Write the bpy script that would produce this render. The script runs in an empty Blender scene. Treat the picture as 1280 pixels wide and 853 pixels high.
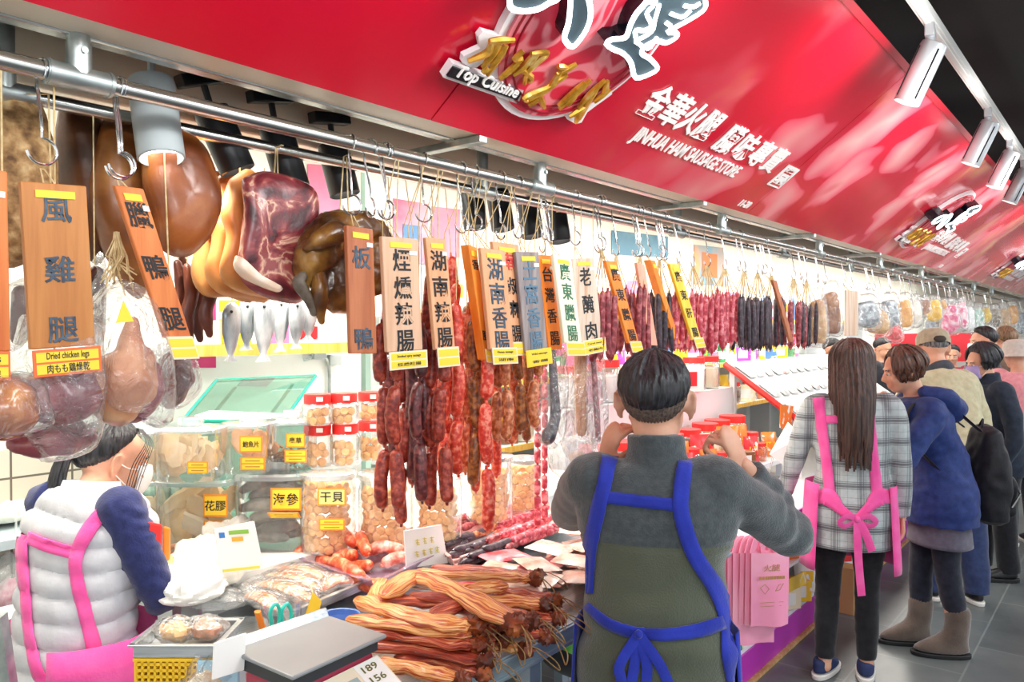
import bpy, bmesh, math, random
from mathutils import Vector as V, Matrix, noise, Quaternion
from mathutils.bvhtree import BVHTree
random.seed(7)
scene = bpy.context.scene
COL = scene.collection
PI = math.pi
# ---------------------------------------------------------------- camera
CZ = 1.72; FPX = 970.0; VPX = 1425.0; HY = 412.0
YAW = math.atan2(VPX - 640, FPX); PITCH = math.atan((426.5 - HY) / FPX)
Fw = V((math.cos(YAW) * math.cos(PITCH), math.sin(YAW) * math.cos(PITCH), -math.sin(PITCH)))
Rt = V((math.sin(YAW), -math.cos(YAW), 0)); Up = Rt.cross(Fw)
CAM = V((0, 0, CZ))
cam = bpy.data.cameras.new('camera'); cam.sensor_width = 36; cam.lens = 36 * FPX / 1280; cam.clip_start = .05; cam.clip_end = 100
camo = bpy.data.objects.new('camera', cam); COL.objects.link(camo)
camo.matrix_world = Matrix.Translation(CAM) @ Matrix((Rt, Up, -Fw)).transposed().to_4x4()
scene.camera = camo
# ---------------------------------------------------------------- light
w = bpy.data.worlds.new('world'); scene.world = w; w.use_nodes = True
bg = w.node_tree.nodes['Background']; bg.inputs[0].default_value = (.93, .97, 1, 1); bg.inputs[1].default_value = 1.02
def area(name, loc, rot, sx, sy, energy, color=(1, 1, 1)):
    l = bpy.data.lights.new(name, 'AREA'); l.shape = 'RECTANGLE'; l.size = sx; l.size_y = sy; l.energy = energy; l.color = color
    o = bpy.data.objects.new(name, l); COL.objects.link(o); o.location = loc; o.rotation_euler = rot; o['kind'] = 'helper'
    return o
for i in range(9):       # tube lamps of the stall, under its ceiling
    area('stall_tube_light', (.9 + i * 1.7, 2.25, 2.56), (0, 0, 0), 1.4, .5, 23, (1, .955, .88))
for i in range(5):       # lamps of the aisle
    area('aisle_light', (-1 + i * 3.2, -1.4, 2.93), (.25, 0, 0), 1.6, .6, 50, (.93, .97, 1))
scene.view_settings.view_transform = 'Standard'; scene.view_settings.look = 'None'
scene.view_settings.exposure = .45; scene.view_settings.gamma = 1; scene.view_settings.use_curve_mapping = False
# ---------------------------------------------------------------- helpers
def ray(px, py): return Fw + Rt * ((px - 640) / FPX) + Up * ((426.5 - py) / FPX)
def P(px, py, X=None, Y=None, Z=None, D=None):
    d = ray(px, py)
    t = X / d.x if X is not None else Y / d.y if Y is not None else (Z - CZ) / d.z if Z is not None else D
    return CAM + d * t
def pxm(p):            # pixels per metre at a point
    return FPX / (V(p) - CAM).dot(Fw)
def srgb(h):
    if isinstance(h, str):
        h = h.lstrip('#'); c = [int(h[i:i + 2], 16) / 255 for i in (0, 2, 4)]
    else: c = h
    return tuple((x / 12.92 if x <= .04045 else ((x + .055) / 1.055) ** 2.4) for x in c) + (1,)
def mat(name, cols, scale=8, rough=.55, metal=0, bump=0, bscale=None, stretch=(1, 1, 1), detail=4, coat=0, coords='Object', dist=0, spec=.5, emit=None, estr=0, sub=0, rnd=True, tex='noise', sheen=0):
    m = bpy.data.materials.new(name); m.use_nodes = True
    nt = m.node_tree; N = nt.nodes; L = nt.links; b = N['Principled BSDF']
    b.inputs['Roughness'].default_value = rough; b.inputs['Metallic'].default_value = metal
    b.inputs['Specular IOR Level'].default_value = spec
    b.inputs['Coat Weight'].default_value = coat; b.inputs['Coat Roughness'].default_value = .12
    if sheen: b.inputs['Sheen Weight'].default_value = sheen
    if sub: b.inputs['Subsurface Weight'].default_value = sub; b.inputs['Subsurface Radius'].default_value = (.02, .008, .004); b.inputs['Subsurface Scale'].default_value = .5
    if isinstance(cols, str): cols = [(0, cols)]
    if emit: b.inputs['Emission Color'].default_value = srgb(emit); b.inputs['Emission Strength'].default_value = estr
    b.inputs['Base Color'].default_value = srgb(cols[0][1])
    if len(cols) > 1 or bump:
        tc = N.new('ShaderNodeTexCoord'); mp = N.new('ShaderNodeMapping'); mp.inputs['Scale'].default_value = stretch
        if rnd:
            oi = N.new('ShaderNodeObjectInfo'); ad = N.new('ShaderNodeVectorMath'); ad.operation = 'MULTIPLY_ADD'
            L.new(oi.outputs['Random'], ad.inputs[0]); ad.inputs[1].default_value = (7.3, 5.1, 9.7); L.new(tc.outputs[coords], ad.inputs[2]); L.new(ad.outputs[0], mp.inputs['Vector'])
        else: L.new(tc.outputs[coords], mp.inputs['Vector'])
        if len(cols) > 1:
            if tex == 'voronoi':
                nz = N.new('ShaderNodeTexVoronoi'); nz.inputs['Scale'].default_value = scale; out = nz.outputs['Distance']
            else:
                nz = N.new('ShaderNodeTexNoise'); nz.inputs['Scale'].default_value = scale; nz.inputs['Detail'].default_value = detail; nz.inputs['Distortion'].default_value = dist; out = nz.outputs['Fac']
            L.new(mp.outputs[0], nz.inputs['Vector'])
            r = N.new('ShaderNodeValToRGB'); L.new(out, r.inputs[0]); L.new(r.outputs[0], b.inputs['Base Color'])
            e = r.color_ramp.elements
            while len(e) < len(cols): e.new(.5)
            for k, (p, c) in enumerate(cols): e[k].position = p; e[k].color = srgb(c)
        if bump:
            n2 = N.new('ShaderNodeTexNoise'); n2.inputs['Scale'].default_value = bscale or scale; n2.inputs['Detail'].default_value = 3; L.new(mp.outputs[0], n2.inputs['Vector'])
            bp = N.new('ShaderNodeBump'); bp.inputs['Strength'].default_value = bump; bp.inputs['Distance'].default_value = .01
            L.new(n2.outputs['Fac'], bp.inputs['Height']); L.new(bp.outputs[0], b.inputs['Normal'])
    return m
def mat_clear(name, tint='#ffffff', haze=.12, hazecol='#eef4f4', gloss=.25, wrinkle=0, wscale=14, rough=.08):
    """thin clear plastic or glass: see-through, a little milky, glossy, wrinkled"""
    m = bpy.data.materials.new(name); m.use_nodes = True
    nt = m.node_tree; N = nt.nodes; L = nt.links; N.remove(N['Principled BSDF']); out = N['Material Output']
    tr = N.new('ShaderNodeBsdfTransparent'); tr.inputs[0].default_value = srgb(tint)
    df = N.new('ShaderNodeBsdfDiffuse'); df.inputs[0].default_value = srgb(hazecol)
    gl = N.new('ShaderNodeBsdfGlossy'); gl.inputs['Roughness'].default_value = rough
    m1 = N.new('ShaderNodeMixShader'); m1.inputs[0].default_value = haze; L.new(tr.outputs[0], m1.inputs[1]); L.new(df.outputs[0], m1.inputs[2])
    m2 = N.new('ShaderNodeMixShader'); L.new(m1.outputs[0], m2.inputs[1]); L.new(gl.outputs[0], m2.inputs[2])
    lw = N.new('ShaderNodeLayerWeight'); lw.inputs['Blend'].default_value = gloss; L.new(lw.outputs['Facing'], m2.inputs[0])
    if wrinkle:
        tc = N.new('ShaderNodeTexCoord'); nz = N.new('ShaderNodeTexNoise'); nz.inputs['Scale'].default_value = wscale; nz.inputs['Detail'].default_value = 3; nz.inputs['Distortion'].default_value = 1.5
        L.new(tc.outputs['Object'], nz.inputs['Vector']); bp = N.new('ShaderNodeBump'); bp.inputs['Strength'].default_value = wrinkle; bp.inputs['Distance'].default_value = .03
        L.new(nz.outputs['Fac'], bp.inputs['Height'])
        for s in (df, gl, lw): L.new(bp.outputs[0], s.inputs['Normal'])
    L.new(m2.outputs[0], out.inputs['Surface'])
    return m
MATW = {}
def mw(o): return MATW.get(o.name, Matrix.Identity(4))
class MB:
    def __init__(s): s.v = []; s.f = []; s.mi = []; s.cm = 0
    def add(s, vs, fs, M=None):
        n = len(s.v); s.v += [(M @ V(p)) if M else V(p) for p in vs]; s.f += [tuple(i + n for i in f) for f in fs]; s.mi += [s.cm] * len(fs); return s
    def box(s, c, d, M=None, rot=None):
        c = V(c); x, y, z = d[0] / 2, d[1] / 2, d[2] / 2
        vs = [V((a * x, b * y, e * z)) for e in (-1, 1) for b in (-1, 1) for a in (-1, 1)]
        if rot: vs = [rot @ p for p in vs]
        return s.add([p + c for p in vs], [(0, 2, 3, 1), (4, 5, 7, 6), (0, 1, 5, 4), (2, 6, 7, 3), (0, 4, 6, 2), (1, 3, 7, 5)], M)
    def hexa(s, pts): return s.add(pts, [(0, 3, 2, 1), (4, 5, 6, 7), (0, 1, 5, 4), (1, 2, 6, 5), (2, 3, 7, 6), (3, 0, 4, 7)])
    def tube(s, pts, rad, n=8, caps=True, flat=None, M=None, rnd=False, up=None):
        """swept tube; rad a number or a list; flat = (a, b) or list squashing the section along the frame's axes"""
        pts = [V(p) for p in pts]; k = len(pts)
        rads = list(rad) if isinstance(rad, (list, tuple)) else [rad] * k
        if rnd:
            r0, r1 = rads[0], rads[-1]; d0 = (pts[0] - pts[1]).normalized(); d1 = (pts[-1] - pts[-2]).normalized()
            pts = [pts[0] + d0 * r0 * .95, pts[0] + d0 * r0 * .6] + pts + [pts[-1] + d1 * r1 * .6, pts[-1] + d1 * r1 * .95]
            rads = [r0 * .25, r0 * .75] + rads + [r1 * .75, r1 * .25]
            if isinstance(flat, list): flat = [flat[0]] * 2 + flat + [flat[-1]] * 2
            k = len(pts)
        vs = []; fr = None
        for i in range(k):
            t = (pts[min(i + 1, k - 1)] - pts[max(i - 1, 0)])
            t = t.normalized() if t.length > 1e-9 else V((0, 0, 1))
            if fr is None:
                a = V(up) if up else (V((0, 0, 1)) if abs(t.z) < .9 else V((1, 0, 0)))
            else: a = fr
            u_ = (a - t * a.dot(t)); u_ = u_.normalized() if u_.length > 1e-6 else t.orthogonal().normalized()
            v_ = t.cross(u_); fr = u_
            fa, fb = (flat[i] if isinstance(flat, list) else flat) if flat else (1, 1)
            for j in range(n):
                q = 2 * PI * j / n; vs.append(pts[i] + u_ * (math.cos(q) * rads[i] * fa) + v_ * (math.sin(q) * rads[i] * fb))
        fs = [(i * n + j, i * n + (j + 1) % n, (i + 1) * n + (j + 1) % n, (i + 1) * n + j) for i in range(k - 1) for j in range(n)]
        if caps: fs += [tuple(range(n))[::-1], tuple((k - 1) * n + j for j in range(n))]
        return s.add(vs, fs, M)
    def lathe(s, prof, n=24, M=None, sx=1, sy=1, caps=True):
        vs = [V((r * sx * math.cos(2 * PI * j / n), r * sy * math.sin(2 * PI * j / n), z)) for r, z in prof for j in range(n)]
        k = len(prof)
        fs = [(i * n + j, i * n + (j + 1) % n, (i + 1) * n + (j + 1) % n, (i + 1) * n + j) for i in range(k - 1) for j in range(n)]
        if caps: fs += [tuple(range(n))[::-1], tuple((k - 1) * n + j for j in range(n))]
        return s.add(vs, fs, M)
    def grid(s, fn, nu, nv, M=None, close=False):
        vs = [fn(i / nu, j / nv) for j in range(nv + 1) for i in range(nu + 1)]; w_ = nu + 1
        return s.add(vs, [(j * w_ + i, j * w_ + i + 1, (j + 1) * w_ + i + 1, (j + 1) * w_ + i) for j in range(nv) for i in range(nu)], M)
    def ball(s, c, r, n=12, M=None, rot=None, jit=0, seed=0, fr=3):
        c = V(c); r = V(r) if not isinstance(r, (int, float)) else V((r, r, r)); vs = []; h = max(4, n // 2 + 1)
        for i in range(h + 1):
            a = PI * i / h
            for j in range(n):
                q = 2 * PI * j / n; d = V((math.sin(a) * math.cos(q), math.sin(a) * math.sin(q), math.cos(a)))
                k = 1 + (jit * noise.noise(d * fr + V((seed * 3.1, seed * 1.7, seed))) if jit else 0)
                p = V((d.x * r.x, d.y * r.y, d.z * r.z)) * k
                vs.append(c + (rot @ p if rot else p))
        fs = [(i * n + j, (i + 1) * n + j, (i + 1) * n + (j + 1) % n, i * n + (j + 1) % n) for i in range(h) for j in range(n)]
        return s.add(vs, fs, M)
    def prism(s, poly, ax, depth, M=None):
        """poly: list of points; extruded by vector ax*depth"""
        n = len(poly); a = V(ax) * depth; poly = [V(p) for p in poly]
        return s.add(poly + [p + a for p in poly], [tuple(range(n))[::-1], tuple(range(n, 2 * n))] + [(i, (i + 1) % n, n + (i + 1) % n, n + i) for i in range(n)], M)
    def merge(s, o, M=None): return s.add(o.v, o.f, M)
    def build(s, name, m, parent=None, world=False, smooth=True, bevel=0, solid=0, subd=0, ang=None, loc=None, rot=None, **props):
        """one mesh object; with world=True the points are world points, else points in the parent's frame"""
        me = bpy.data.meshes.new(name); vs = s.v
        if world and parent is not None:
            inv = mw(parent).inverted(); vs = [inv @ p for p in vs]
        me.from_pydata([tuple(p) for p in vs], [], s.f)
        for q in (m if isinstance(m, (list, tuple)) else [m]): me.materials.append(q)
        if any(s.mi): me.polygons.foreach_set('material_index', s.mi)
        bm = bmesh.new(); bm.from_mesh(me); bmesh.ops.recalc_face_normals(bm, faces=bm.faces); bm.to_mesh(me); bm.free()
        if smooth: me.polygons.foreach_set('use_smooth', [True] * len(me.polygons)); me.set_sharp_from_angle(angle=ang or .7)
        o = bpy.data.objects.new(name, me); COL.objects.link(o)
        if bevel: b = o.modifiers.new('bevel', 'BEVEL'); b.width = bevel; b.segments = 2; b.limit_method = 'ANGLE'
        if solid: b = o.modifiers.new('solid', 'SOLIDIFY'); b.thickness = solid; b.offset = 0
        if subd: b = o.modifiers.new('sub', 'SUBSURF'); b.levels = subd; b.render_levels = subd
        if parent is not None: o.parent = parent
        base = mw(parent) if parent is not None else Matrix.Identity(4)
        if loc is not None or rot is not None:
            o.location = loc or (0, 0, 0); o.rotation_euler = rot or (0, 0, 0)
            MATW[o.name] = base @ Matrix.LocRotScale(V(loc or (0, 0, 0)), o.rotation_euler.to_quaternion(), None)
        else: MATW[o.name] = base
        for k_, v_ in props.items(): o[k_] = v_
        return o
def tag(o, label, cat, group=None, kind=None):
    o['label'] = label; o['category'] = cat
    if group: o['group'] = group
    if kind: o['kind'] = kind
    return o
def thing(name, label, cat, loc=(0, 0, 0), rot=(0, 0, 0), group=None):
    o = bpy.data.objects.new(name, None); o.empty_display_size = .05; COL.objects.link(o); o.location = loc; o.rotation_euler = rot
    MATW[o.name] = Matrix.LocRotScale(V(loc), o.rotation_euler.to_quaternion(), None)
    return tag(o, label, cat, group)
def dup(root, loc, rot=None, label=None, group=None, scale=None):
    c = root.copy(); COL.objects.link(c); c.location = loc
    if rot is not None: c.rotation_euler = rot
    if scale is not None: c.scale = (scale,) * 3 if isinstance(scale, (int, float)) else scale
    if label: c['label'] = label
    if group: c['group'] = group
    for ch in list(root.children):
        d = ch.copy(); COL.objects.link(d); d.parent = c
        for g in list(ch.children):
            e = g.copy(); COL.objects.link(e); e.parent = d
    MATW[c.name] = Matrix.LocRotScale(V(loc), c.rotation_euler.to_quaternion(), V(c.scale))
    return c
def structure(o): o['kind'] = 'structure'; return o
def catmull(pts, k=6):
    pts = [V(p) for p in pts]; out = []
    q = [pts[0] * 2 - pts[1]] + pts + [pts[-1] * 2 - pts[-2]]
    for i in range(1, len(q) - 2):
        a, b, c, d = q[i - 1:i + 3]
        for j in range(k):
            t = j / k; out.append(.5 * ((2 * b) + (c - a) * t + (2 * a - 5 * b + 4 * c - d) * t * t + (3 * b - a - 3 * c + d) * t ** 3))
    return out + [pts[-1]]
def lerpl(vals, n):
    out = []
    for i in range(n):
        t = i / (n - 1) * (len(vals) - 1); k = min(int(t), len(vals) - 2); f = t - k; f = f * f * (3 - 2 * f)
        out.append(vals[k] * (1 - f) + vals[k + 1] * f)
    return out
TXT = {}
def text_geo(s, size=1, ext=0, bold=0, res=2, shear=0, space=1):
    key = (s, size, ext, bold, shear, space)
    if key not in TXT:
        c = bpy.data.curves.new('t', 'FONT'); c.body = s; c.size = size; c.resolution_u = res; c.extrude = ext; c.offset = bold; c.shear = shear; c.space_character = space
        o = bpy.data.objects.new('t', c); m = o.to_mesh()
        TXT[key] = ([v.co.copy() for v in m.vertices], [tuple(p.vertices) for p in m.polygons]); o.to_mesh_clear(); bpy.data.objects.remove(o); bpy.data.curves.remove(c)
    return TXT[key]
def text_on(mb, s, o, ex, ey, size, w=None, ext=0, bold=0, shear=0, center=True):
    """lay text: o = middle (or left base) point, ex/ey = reading and up directions; w = wanted width"""
    vs, fs = text_geo(s, 1, ext / size, bold, 2, shear)
    if not vs: return
    x0 = min(p.x for p in vs); x1 = max(p.x for p in vs); y0 = min(p.y for p in vs); y1 = max(p.y for p in vs)
    kx = (w / (x1 - x0)) if w else size
    ex, ey = V(ex), V(ey); ez = ex.cross(ey); o = V(o)
    cx, cy = ((x0 + x1) / 2, (y0 + y1) / 2) if center else (x0, 0)
    mb.add([o + ex * ((p.x - cx) * kx) + ey * ((p.y - cy) * size) + ez * (p.z * size) for p in vs], fs)
def rotz(a): return Matrix.Rotation(a, 3, 'Z')
def frame(o, ex, ey, ez): return Matrix.Translation(V(o)) @ Matrix((V(ex), V(ey), V(ez))).transposed().to_4x4()
# ---------------------------------------------------------------- materials shared by many things
M = {}
M['steel'] = mat('brushed_steel', [(.3, '#a9aaa6'), (.7, '#d4d6d2')], 3, .25, 1, stretch=(2, 60, 60))
M['galv'] = mat('galvanised_steel', [(.3, '#9aa5a6'), (.7, '#c5cdcb')], 25, .38, .9)
M['chrome'] = mat('chrome_wire', '#d8dadb', rough=.15, metal=1)
M['white'] = mat('white_paint', '#f2f2ee', rough=.5)
M['black'] = mat('black_metal', '#17191d', rough=.4)
M['darkgrey'] = mat('dark_grey', '#2b2e33', rough=.5)
M['ink'] = mat('black_ink', '#1d2126', rough=.6)
M['inkblue'] = mat('worn_blue_black_ink', [(.35, '#2b3b4c'), (.65, '#4d6374')], 60, .6)
M['twine'] = mat('jute_twine', [(.3, '#b79a66'), (.7, '#e0cda0')], 60, .8)
M['paper'] = mat('white_paper', '#f7f6f0', rough=.7)
M['yellow'] = mat('yellow_label', '#ffd83a', rough=.5)
M['red'] = mat('red_print', '#e0362c', rough=.5)
M['redlid'] = mat('red_plastic', '#e8322f', rough=.35)
M['clear'] = mat_clear('clear_plastic', haze=.10, gloss=.35)
M['film'] = mat_clear('clear_film_bag', haze=.10, gloss=.22, wrinkle=.8, wscale=18, rough=.14)
M['filmw'] = mat_clear('milky_film_bag', haze=.26, gloss=.2, wrinkle=.8, wscale=14, rough=.2)
M['glass'] = mat_clear('green_glass', tint='#c9efe6', haze=.05, hazecol='#8fd8c6', gloss=.25, rough=.02)
M['glassedge'] = mat('green_glass_edge', '#21a08c', rough=.1, spec=.8)
# ================================================================ the setting
def floor_mat():
    m = mat('dark_slate_tiles', [(.25, '#4a5053'), (.5, '#5c6364'), (.75, '#6d7272')], 2.2, .34, bump=.12, bscale=14, detail=8, rnd=False)
    nt = m.node_tree; N = nt.nodes; L = nt.links; b = N['Principled BSDF']
    base = b.inputs['Base Color'].links[0].from_socket
    tc = N.new('ShaderNodeTexCoord'); mp = N.new('ShaderNodeMapping'); mp.inputs['Location'].default_value = (0, -.23, 0); L.new(tc.outputs['Object'], mp.inputs[0])
    br = N.new('ShaderNodeTexBrick'); br.inputs['Scale'].default_value = 1; br.inputs['Brick Width'].default_value = .88; br.inputs['Row Height'].default_value = .44; br.inputs['Mortar Size'].default_value = .005; br.offset = .5
    br.inputs['Color1'].default_value = (1, 1, 1, 1); br.inputs['Color2'].default_value = (.8, .8, .8, 1); br.inputs['Mortar'].default_value = (1.5, 1.48, 1.42, 1)
    L.new(mp.outputs[0], br.inputs['Vector'])
    mx = N.new('ShaderNodeMix'); mx.data_type = 'RGBA'; mx.blend_type = 'MULTIPLY'; mx.inputs[0].default_value = 1
    L.new(base, mx.inputs[6]); L.new(br.outputs['Color'], mx.inputs[7]); L.new(mx.outputs[2], b.inputs['Base Color'])
    return m
structure(MB().box((8, 0, -.05), (26, 10, .1)).build('floor', floor_mat(), smooth=False))
structure(MB().box((8, -.9, 3.05), (26, 8.2, .1)).build('ceiling', mat('black_ceiling', [(.4, '#1c1d20'), (.7, '#2c2a28')], 2, .6), smooth=False))
cb = mat('dark_blue_grey_beam', '#30363e', rough=.6)
for i, x in enumerate((1.4, 3.0, 4.6, 6.2, 7.8, 9.4)):
    structure(MB().box((x, -1.9, 2.93), (.32, 4.3, .16)).build('trim_%d' % (i + 1), cb, smooth=False, bevel=.01))
structure(MB().box((8, -.5, 2.92), (24, .22, .18)).build('trim_7', cb, smooth=False, bevel=.01))
# stall shell
wallm = mat('pale_stall_wall', [(.4, '#e9efe9'), (.6, '#f4f6f0')], 2, .6)
structure(MB().box((8, 3.15, 1.4), (18, .1, 2.8)).build('wall_back', wallm, smooth=False))
def tile_mat():
    m = mat('beige_wall_tiles', '#d8cfc0', rough=.25)
    nt = m.node_tree; N = nt.nodes; L = nt.links; b = N['Principled BSDF']; tc = N.new('ShaderNodeTexCoord'); mp = N.new('ShaderNodeMapping'); mp.inputs['Rotation'].default_value = (PI / 2, 0, 0); L.new(tc.outputs['Object'], mp.inputs[0])
    br = N.new('ShaderNodeTexBrick'); br.offset = 0; br.inputs['Scale'].default_value = 1; br.inputs['Brick Width'].default_value = .2; br.inputs['Row Height'].default_value = .2; br.inputs['Mortar Size'].default_value = .004
    br.inputs['Color1'].default_value = srgb('#d9d0c2'); br.inputs['Color2'].default_value = srgb('#cfc5b6'); br.inputs['Mortar'].default_value = srgb('#6e675e'); L.new(mp.outputs[0], br.inputs['Vector']); L.new(br.outputs['Color'], b.inputs['Base Color'])
    return m
structure(MB().box((.3, 3.08, .65), (2.2, .04, 1.3)).build('trim_8', tile_mat(), smooth=False))
structure(MB().box((8, 2.45, 2.64), (18, 1.4, .06)).build('trim_9', mat('stall_ceiling', '#efe9dd', rough=.6), smooth=False))
beige = mat('beige_soffit', '#e6d9c4', rough=.35)
structure(MB().box((8, 1.40, 2.245), (18, .1, .02)).build('trim_10', beige, smooth=False))
structure(MB().box((8, 1.46, 2.26), (18, .035, .06)).build('trim_11', M['steel'], smooth=False, bevel=.004))
structure(MB().box((8, 1.62, 2.5), (18, .3, .03)).box((8, 1.49, 2.42), (18, .03, .2)).build('trim_12', M['black'], smooth=False))
structure(MB().box((8, 1.80, 2.40), (18, .05, .36)).build('trim_13', beige, smooth=False, bevel=.006))
structure(MB().box((-.6, 2.3, 1.4), (.08, 1.7, 2.8)).build('wall_left', wallm, smooth=False))
structure(MB().box((17, 0, 1.5), (.1, 10, 3.1)).build('wall_far', mat('far_hall_wall', '#cfc9c4', rough=.7), smooth=False))
# ================================================================ red canopy sign
TH = math.atan(.754); PY0, PZ0 = 1.35, 2.23
ES = V((0, -math.cos(TH), math.sin(TH))); EX = V((1, 0, 0)); EN = V((0, -math.sin(TH), -math.cos(TH)))
def PS(x, s, off=0): return V((x, PY0, PZ0)) + ES * s + EN * off
def pan(px, py, off=0):
    d = ray(px, py); o = V((0, PY0, PZ0)) + EN * off; t = (o - CAM).dot(EN) / d.dot(EN); return CAM + d * t
def z4(x, y, off=0): return pan(540 + x / 3.556, y / 3.556, off)
def red_mat():
    m = mat('printed_red_vinyl', '#d0102c', rough=.22, coat=.3)
    nt = m.node_tree; N = nt.nodes; L = nt.links; b = N['Principled BSDF']; tc = N.new('ShaderNodeTexCoord')
    def nz(scale, det, dist=0, loc=(0, 0, 0)):
        mp = N.new('ShaderNodeMapping'); mp.inputs['Location'].default_value = loc; L.new(tc.outputs['Object'], mp.inputs[0])
        n = N.new('ShaderNodeTexNoise'); n.inputs['Scale'].default_value = scale; n.inputs['Detail'].default_value = det; n.inputs['Distortion'].default_value = dist; L.new(mp.outputs[0], n.inputs['Vector']); return n.outputs['Fac']
    def ramp(src, els):
        r = N.new('ShaderNodeValToRGB'); L.new(src, r.inputs[0]); e = r.color_ramp.elements
        while len(e) < len(els): e.new(.5)
        for k, (p, c) in enumerate(els): e[k].position = p; e[k].color = c
        return r.outputs[0]
    def mix(f, a, c):
        x = N.new('ShaderNodeMix'); x.data_type = 'RGBA'; L.new(f, x.inputs[0]); L.new(a, x.inputs[6]); L.new(c, x.inputs[7]); return x.outputs[2]
    basec = ramp(nz(1.3, 1), [(.3, srgb('#b90522')), (.7, srgb('#d81134'))])
    # a printed peony: soft petals fading in along the banner
    pet = N.new('ShaderNodeTexVoronoi'); pet.feature = 'SMOOTH_F1'; pet.inputs['Scale'].default_value = 1.75; pet.inputs['Smoothness'].default_value = .08; pet.inputs['Randomness'].default_value = 1
    wv = N.new('ShaderNodeVectorMath'); wv.operation = 'MULTIPLY_ADD'; wn = N.new('ShaderNodeTexNoise'); wn.inputs['Scale'].default_value = 1.7; wn.inputs['Detail'].default_value = 2; L.new(tc.outputs['Object'], wn.inputs['Vector'])
    L.new(wn.outputs['Color'], wv.inputs[0]); wv.inputs[1].default_value = (1.3, 1.3, 1.3); L.new(tc.outputs['Object'], wv.inputs[2]); L.new(wv.outputs[0], pet.inputs['Vector'])
    petc = ramp(pet.outputs['Distance'], [(.0, srgb('#f4b4b0')), (.26, srgb('#ee8790')), (.42, srgb('#e8566c')), (.46, srgb('#cf1234')), (.7, srgb('#c40d2c'))])
    gold = ramp(nz(3.5, 3, 1), [(.45, srgb('#ee6b7c')), (.75, srgb('#f7b27a'))])
    petc = mix(ramp(nz(1.1, 2, 0, (3, 3, 3)), [(.52, (0, 0, 0, 1)), (.62, (.8, .8, .8, 1))]), petc, gold)
    sx = N.new('ShaderNodeSeparateXYZ'); L.new(tc.outputs['Object'], sx.inputs[0])
    fx = N.new('ShaderNodeMapRange'); fx.inputs[1].default_value = -1.4; fx.inputs[2].default_value = .1; L.new(sx.outputs['X'], fx.inputs[0])
    patch = ramp(nz(.95, 3, .4), [(.40, (0, 0, 0, 1)), (.44, (1, 1, 1, 1))])
    mu = N.new('ShaderNodeMath'); mu.operation = 'MULTIPLY'; L.new(fx.outputs[0], mu.inputs[0]); L.new(patch, mu.inputs[1])
    L.new(mix(mu.outputs[0], basec, petc), b.inputs['Base Color'])
    return m
sign = thing('sign_canopy', 'long sloping red printed canopy banner over the stall front', 'sign', (3.3, PY0, PZ0))
redm = red_mat()
for i in range(8):
    x0 = -.6 + i * 1.955; x1 = x0 + 1.95
    MB().hexa([PS(x0, 0), PS(x1, 0), PS(x1, .81), PS(x0, .81), PS(x0, 0, -.04), PS(x1, 0, -.04), PS(x1, .81, -.04), PS(x0, .81, -.04)]).build('panel', redm, sign, world=True, smooth=False)
MB().hexa([PS(-.6, .8, .012), PS(15.05, .8, .012), PS(15.05, .825, .012), PS(-.6, .825, .012), PS(-.6, .8, -.05), PS(15.05, .8, -.05), PS(15.05, .825, -.05), PS(-.6, .825, -.05)]).build('edge_trim', mat('dark_red_edge', '#a30a22', rough=.5), sign, world=True, smooth=False)
WHT = mat('white_vinyl_lettering', '#f6f4f2', rough=.5)
for k in range(3):
    dx = 4.17 * k
    for i, ch in enumerate('金華火腿'): mb = MB(); text_on(mb, ch, PS(2.075 + .117 * i + dx, .283, .004), EX, ES, .125, .112, .002, .02, .0); mb.build('slogan_character', WHT, sign, world=True, smooth=False)
    for i, ch in enumerate('臘味專賣園'): mb = MB(); text_on(mb, ch, PS(2.62 + .145 * i + (.06 if i == 4 else 0) + dx, .272 - (.05 if i == 4 else 0), .004), EX, ES, .125, .128, .002, .02, .0); mb.build('slogan_character', WHT, sign, world=True, smooth=False)
    mb = MB(); text_on(mb, 'JINHUA HAM SAUSAGE STORE', PS(2.5 + dx, .158, .004), EX, ES, .075, .78, .002, .01, .0)
    mb.build('english_lettering', WHT, sign, world=True, smooth=False)
    mb = MB(); text_on(mb, '11-20', PS(3.2 + dx, .045, .004), EX, ES, .05, .10, .002, .01); mb.build('stall_number', WHT, sign, world=True, smooth=False)
def circ(cx, cs, r, off, n=48, a0=0, a1=2 * PI): return [PS(cx + r * math.cos(a0 + (a1 - a0) * i / n), cs + r * math.sin(a0 + (a1 - a0) * i / n), off) for i in range(n)]
logo = thing('logo_sign', 'raised logo with round red emblem and black brush characters above the nearest rail', 'sign', PS(1.6, .37))
lw_ = mat('white_logo_board', '#f1eef0', rough=.4)
def shape(name, polys, off, depth, m, off0=None):
    mb = MB()
    for q in polys: mb.prism(q, -EN, depth)
    return mb.build(name, m, logo, world=True, smooth=False)
CX, CS_, CR = 1.585, .367, .268
shape('backing_board', [circ(CX, CS_, CR, .022)], .022, .02, lw_)
def swirl_mat():
    m = mat('red_swirl_emblem', [(.40, '#c81d3a'), (.45, '#e5808a'), (.54, '#e5808a'), (.58, '#cf2440')], 5, .55, dist=2.2, detail=1, rnd=False); return m
shape('round_emblem', [circ(CX, CS_, CR - .02, .03)], .03, .012, swirl_mat())
mb = MB()
for rr in (CR - .035, CR - .055): mb.tube(circ(CX, CS_, rr, .031, 60) + [PS(CX + rr, CS_, .031)], .003, 5, False)
mb.build('emblem_ring', mat('dark_red_ring', '#a8142c', rough=.4), logo, world=True)
def zz(pts, off): return [z4(x, y, off) for x, y in pts]
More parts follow.
